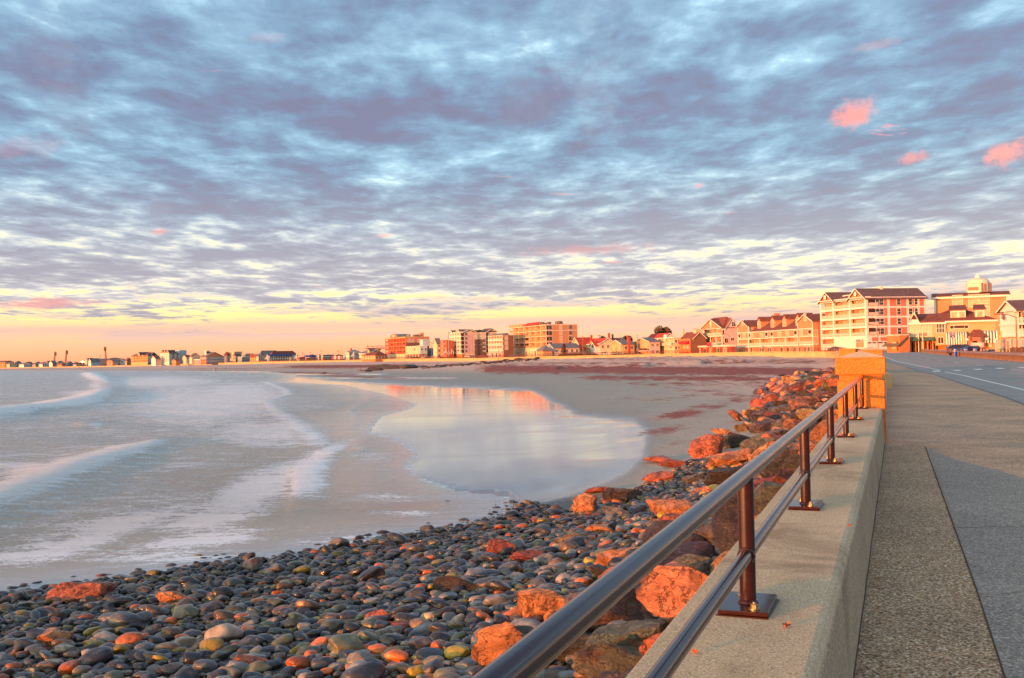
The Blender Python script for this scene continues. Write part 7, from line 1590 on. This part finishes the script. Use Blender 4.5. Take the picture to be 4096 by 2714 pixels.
b = F5('large hall with teal grey hipped roof', 980, 1010, 1240, 184, 240, 300, 1090, 'pale', 'teal', 'H', cat='hall', ns=(0, 0), nf=(0, 0)); b = F5('large hall with red-brown hipped roof beside the teal one', 1100, 1140, 1450, 190, 246, 310, 1050, 'pale', 'brown', 'H', cat='hall', ns=(0, 0), nf=(0, 0))
z0 = zz(c5(1100)[0], c5(0, 314)[1], 985); b = B('pavilion', 'long white columned pavilion with blue roof edge before the brown hall', c5(1085)[0], c5(1105)[0], c5(1368)[0], 985, -42, z0=z0, cat='pavilion'); H = b.h(c5(1105)[0], c5(0, 246)[1]); b.mk(MB().box(3, b.W, 3, b.L, -1, H), 'wall', M_GL); b.mk(MB().box(-1, b.W+1, -1.5, b.L, H, H+1.6), 'roof', mat('blue_fascia', (.06, .14, .42), .6)); b.mk(MB().box(0, b.W, 0, 3, H*.42, H*.50), 'deck', M_TR)
for k in range(14): b.mk(MB().box(b.W*k/13-.25, b.W*k/13+.25, -.2, .3, -1, H), 'column', M_TR)
F5('white gable-ended building right of the columned pavilion', 1330, 1370, 1440, 232, 262, 312, 1000, 'white', 'grey', 'Y', side='pale')
F5('low red-lit stall row left of the blue canopy', 1440, 1470, 1560, 262, 278, 300, 960, 'salmon', 'red', 'Y', nf=(2, 1), ns=(3, 1)); 
z0 = zz(c5(1550)[0], c5(0, 300)[1], 950); b = B('canopy_shop', 'low shop with bright blue canopy on the far promenade', c5(1540)[0], c5(1550)[0], c5(1665)[0], 950, -42, z0=z0, cat='shop'); b.body(b.h(c5(1550)[0], c5(0, 270)[1]), wm('salmon')); b.mk(MB().box(-1.5, b.W, -1.5, b.L, 3.2, 4.8), 'canopy', mat('canopy_blue', (.05, .06, .45), .6))
b = F5('dark flat building with a row of white sign letters', 1728, 1750, 1878, 237, 238, 300, 900, 'salmon', 'dark', 'F', cat='building', side='brown', ns=(0, 0)); 
for k in range(8): b.mk(MB().box(b.W*(.06+k*.11), b.W*(.06+k*.11)+b.W*.07, -.2, -.05, b.H*.55, b.H*.78), 'sign_letter', M_TR)
b.mk(MB().box(0, b.W, -2.5, -2.3, b.H*.3, b.H*.36), 'deck_rail', M_TR)
for k, (x0_, w_) in enumerate(((1600, 60), (1700, 30), (1780, 90), (1905, 80))):
    F5(('first', 'second', 'third', 'fourth')[k]+' dim low roof in the gap behind the far canopies and poles', x0_-20, x0_, x0_+w_, 232, 244, 300, 1250, ('grey', 'pinkb', 'greyb', 'brown')[k], 'dark', 'Y', nf=(1, 1), ns=(2, 1))
P = at(c5(1925)[0], 900); z0 = zz(c5(1925)[0], c5(0, 296)[1], 900); r = empty('market_tent', (P.x, P.y, z0), 0, 'pink and green striped ridge tent right of the dark sign building', 'tent')
for k in range(8): MB().add([(-5+k*1.25, -3, .6), (-5+(k+1)*1.25, -3, .6), (-5+(k+1)*1.1, 0, 3.8), (-5+k*1.1, 0, 3.8)], [(0, 1, 2, 3)]).build('canvas_stripe', (mat('canvas_red', (.5, .10, .12), .8), mat('canvas_green', (.12, .38, .24), .8), M_TR)[k % 3], r)
F5('white building with dark flat roof and small chimney left of the watchtower', 2022, 2060, 2200, 178, 207, 300, 830, 'white', 'grey', 'Y', cat='building', nf=(3, 2), ns=(4, 2), side='pale', chim=((.3, .5, 1.5),)); F5('long pale two-storey building left of the pavilion with watchtower', 2180, 2250, 2366, 195, 214, 300, 800, 'cream', 'grey', 'Y', cat='building', nf=(4, 2), ns=(3, 2), spane=M_REFL)
def cx4(x): return 1450+x/3.945
def cy4(y): return 1290+y/3.945
b = far('orange pavilion with broad brown gambrel roof below the watchtower', cx4(-10), cx4(200), cx4(395), cy4(516), cy4(462), cy4(580), 690, 'orange', 'brown', 'H', cat='pavilion', nf=(5, 1), ns=(4, 1), azf=-36, win=(2.0, 2.2))
b = far('pale building with dormer behind the orange pavilion', cx4(-20), cx4(100), cx4(330), cy4(490), cy4(430), cy4(560), 740, 'yel', 'grey', 'Y', cat='building', nf=(5, 1), ns=(3, 1), azf=-36); b.dormer(b.L*.2, 1, b.H, 3, 2, 4, wm('yel'), M_RG)
P = at(cx4(217), 760); z0 = 3.0; r = empty('watchtower', (P.x, P.y, z0), R(20), 'round-decked observation tower left of the arched hotel', 'tower'); hz = zz(cx4(217), cy4(400), 760)-z0
MB().lathe([(2.2, 0), (1.8, hz-3), (4.2, hz-1)], n=12).build('shaft', wm('salmon'), r); MB().box(-7.6, 7.6, -4, 4, hz-.6, hz).build('deck', wm('dkred'), r); MB().box(-7.6, 7.6, -4, -3.9, hz+1.3, hz+1.45).box(-7.6, 7.6, -4, -3.9, hz+.6, hz+.7).box(-7.6, 7.6, 3.9, 4, hz+1.3, hz+1.45).build('deck_rail', M_BLK, r)
for x in (-7.3, -3.6, 0, 3.6, 7.3): MB().tube((x, -3.9, hz), (x, -3.9, hz+(3.6 if abs(x) > 7 else 1.45)), .1).build('rail_post', M_BLK, r)
b = far('dim grey building in the gap between the arched and brick hotels', cx4(1050), cx4(1064), cx4(1124), cy4(430), cy4(404), cy4(560), 720, 'greyb', 'grey', 'Y', nf=(0, 0), ns=(1, 1))
# white sail canopies
for x, w, y0, y1, D, lb in ((1085, 30, 235, 290, 940, 'white sail canopy left of the columned pavilion'), (1430, 30, 215, 285, 930, 'white sail canopy right of the columned pavilion'), (1690, 28, 210, 270, 900, 'pinkish sail canopy left of the dark sign building'), (2105, 34, 195, 262, 820, 'striped sail canopy before the white flat-roofed building')):
    P = at(c5(x)[0], D); z0 = zz(c5(x)[0], c5(0, y1)[1], D); h = zz(c5(x)[0], c5(0, y0)[1], D)-z0; w_ = w/2.959/4*D/1000; r = empty('sail_canopy', (P.x, P.y, z0), 0, lb, 'canopy'); MB().add([(-w_, 0, 0), (w_*.5, 1.5, 1), (w_*.25, .5, h), (-w_, .1, 0), (w_*.5, 1.6, 1), (w_*.25, .6, h)], [(0, 1, 2), (5, 4, 3)]).build('sail', M_TR, r); MB().tube((w_*.25, .6, -3), (w_*.25, .6, h), .2).build('mast', M_TR, r)
# cranes
for x, xt, yt, yb, D, lb in ((640, 655, 196, 330, 1500, 'leftmost and faintest of the three crawler cranes'), (772, 790, 178, 350, 1420, 'middle one of the three red crawler cranes'), (1258, 1243, 136, 330, 1400, 'tallest red crawler crane, right of the other two')):
    A0, A1 = Vector(at(c6(x)[0], D, c6(0, yb)[1])), Vector(at(c6(xt)[0], D, c6(0, yt)[1])); r = empty('crane', (A0.x, A0.y, 2.0), 0, lb, 'crane', 'construction cranes on the far shore'); A0 = A0-Vector(r.location); A1 = A1-Vector(r.location); m_ = mat('crane_red', (.40, .07, .03), .6); mb = MB(); w = .9
    ax = (A1-A0); n = 16; cs_ = [Vector((sx*w, sy*w, 0)) for sx, sy in ((-1, -1), (1, -1), (1, 1), (-1, 1))]
    for c_ in cs_: mb.tube(A0+c_, A1+c_*.5, .24, .2, 5)
    for i in range(n):
        for k in range(4): mb.tube(A0+ax*(i/n)+cs_[k]*(1-.5*i/n), A0+ax*((i+1)/n)+cs_[(k+1) % 4]*(1-.5*(i+1)/n), .14, .14, 4)
    mb.build('lattice_boom', m_, r); MB().box(A0.x-3, A0.x+4, A0.y-2, A0.y+2, .8, 4.2).build('cab', m_, r); MB().box(A0.x-3.5, A0.x+3.5, A0.y-2.6, A0.y-1.6, -.5, .9).box(A0.x-3.5, A0.x+3.5, A0.y+1.6, A0.y+2.6, -.5, .9).build('tracks', M_BLK, r); MB().box(A1.x-1.4, A1.x+1.4, A1.y-.8, A1.y+.8, A1.z-6, A1.z-1).build('boom_head', M_BLK, r)
pole(c6(1183)[0], 1400, c6(0, 230)[1], 'short dark mast left of the tallest crane', .4, None, 2.0, 'mast', M_BLK)
# lit floodlight on the far left shore
P = at(c6(977)[0], 1290); zc_ = zz(c6(977)[0], c6(0, 318)[1], 1290); r = empty('floodlight', (P.x, P.y, 2), 0, 'glaring lit floodlight on the far shore between the second and third cranes', 'floodlight'); MB().tube((0, 0, -1), (0, .3, zc_-2), .25).build('post', m_pole, r)
ml = bpy.data.materials.new('lamp_glow'); nt, b_ = nodes(ml); b_.inputs['Emission Color'].default_value = (1, .62, .30, 1); b_.inputs['Emission Strength'].default_value = 9; MB().lathe([(0, -1.0), (1.4, -.7), (1.9, 0), (1.4, .7), (0, 1.0)], (0, -.3, zc_-2), 14).build('lamp', ml, r)
# ================================================================= people on the sand
m_cl = {k: mat('cloth_'+k, c, .85, .1, 5) for k, c in dict(dark=(.06, .04, .045), red=(.50, .10, .06), white=(.7, .68, .66), blue=(.05, .07, .16), tan=(.4, .28, .2)).items()}
m_skin = mat('skin', (.50, .28, .19), .6, .05, 5)
def person(fx, fy, hpx, c, label, pose=0, legs='dark'):
    P = on_ground(fx, fy); s_ = (hpx/4*P.y/1000)/1.75; s_ = min(max(s_, .8), 1.25)
    me = bpy.data.meshes.new('person'); st = .16+.06*pose; J = [(0, 0, .95), (0, 0, 1.2), (0, 0, 1.42), (0, 0, 1.52), (0, -.02, 1.64), (.09, 0, .90), (.11, -st, .50), (.11, -st*.8, .08), (.11, -st*.8-.14, .04), (-.09, 0, .90), (-.11, st*.4, .50), (-.11, st, .10), (-.11, st-.12, .04), (.19, 0, 1.40), (.25, .08, 1.12), (.24, -.06, .88), (-.19, 0, 1.40), (-.25, -.08, 1.12), (-.24, -.20, .93)]
    E_ = [(0, 1), (1, 2), (2, 3), (3, 4), (0, 5), (5, 6), (6, 7), (7, 8), (0, 9), (9, 10), (10, 11), (11, 12), (2, 13), (13, 14), (14, 15), (2, 16), (16, 17), (17, 18)]
    Rd = [.15, .14, .15, .06, .105, .10, .07, .05, .045, .10, .07, .05, .045, .07, .05, .035, .07, .05, .035]
    me.from_pydata(J, E_, []); r = bpy.data.objects.new('person', me); col.objects.link(r); r.location = P; r.scale = (s_,)*3; r.rotation_euler = (0, 0, random.uniform(-2, 2)); mo = r.modifiers.new('skin', 'SKIN')
    for i, v_ in enumerate(me.skin_vertices[0].data): v_.radius = (Rd[i]*1.0, Rd[i]*.85); v_.use_root = (i == 0)
    r.modifiers.new('sub', 'SUBSURF').levels = 1; me.materials.append(m_cl[c]); tag(r, label, 'person')
    MB().lathe([(0, 1.54), (.07, 1.55), (.10, 1.62), (.105, 1.70), (.07, 1.765), (0, 1.785)], (0, -.02, 0), 12).build('hair', m_cl['dark'], r); MB().lathe([(0, 1.53), (.075, 1.55), (.088, 1.64), (.06, 1.71), (0, 1.72)], (0, -.05, 0), 12).build('face', m_skin, r)
for fx, fy, h, c, lb, ps in ((c6(397)[0], c6(0, 414)[1], 3.5, 'dark', 'lone dark figure on the sand, far left', 0), (c6(945)[0], c6(0, 406)[1], 4.5, 'red', 'walker in red, left one of the pair on the far sand', 1), (c6(953)[0], c6(0, 406)[1], 4.5, 'blue', 'walker in dark clothes beside the one in red', 1), (c6(1007)[0], c6(0, 414)[1], 3.5, 'dark', 'dark figure right of the walking pair', 0),
                              (c5(462)[0], c5(0, 428)[1], 8, 'white', 'walker in white near the waterline', 1), (c5(481)[0], c5(0, 430)[1], 9, 'dark', 'walker in dark clothes beside the one in white', 1), (c5(604)[0], c5(0, 414)[1], 7, 'blue', 'walker in blue on the wet sand', 1), (c5(1165)[0], c5(0, 338)[1], 8, 'dark', 'person at the foot of the far wall below the pavilion', 0), (c5(1540)[0], c5(0, 332)[1], 9, 'dark', 'person on the sand below the blue canopy', 1), (c5(1605)[0], c5(0, 332)[1], 7, 'white', 'pale figure right of the one below the blue canopy', 1),
                              (c5(1856)[0], c5(0, 440)[1], 14, 'tan', 'larger walker in tan crossing the wet sand near the rocks', 1), (cx4(268), cy4(722), 14, 'red', 'person in red standing on the sand above the dark ledges', 0), (cx4(918), cy4(600), 12, 'dark', 'person leaning at the wall under the arched hotel', 0), (2210, 1424, 7, 'dark', 'person on the promenade by the orange hotel', 0)): person(fx, fy, h, c, lb, ps)

# second row of small houses showing through the gaps of the far shore
q_ = random.Random(31); walls_ = ['pale', 'cream', 'greyb', 'orange', 'pinkb', 'white', 'grey', 'tan', 'salmon']; rfs = ['dark', 'grey', 'brown']
fill = [(-30, 16), (30, 14), (82, 15), (128, 16), (172, 14), (214, 15), (258, 16), (300, 15), (322, 16), (466, 14), (512, 12), (742, 12), (770, 16), (905, 14), (940, 14), (1010, 16), (1180, 14), (1215, 15), (1262, 14), (1300, 16), (1345, 14), (1385, 14)]
for i, (fx, w) in enumerate(fill):
    z0 = 1.6; D = 1500 if fx < 600 else 1280; yb = hor(fx)+3.4*4000/D; hpx = q_.uniform(12, 17) if fx < 600 else q_.uniform(14, 21)
    wn, rn = walls_[i % 9], rfs[i % 3]; cn = dict(pale='pale', cream='cream', greyb='slate blue', orange='orange', pinkb='pink', white='white', grey='grey', tan='tan', salmon='salmon')[wn]
    simple('house', f'{cn} back-row house on the far shore, {ordn(i+1)} back-row one from the left edge', fx-w*.5, fx, fx+w*.9, D, yb-hpx*.72, yb-hpx, azf=-50 if fx < 640 else -42, z0=z0, wall=wn, roof=rn, ridge=('X', 'Y')[i % 2], nf=(2, 2), ns=(2, 2), group='back-row houses on the far shore')
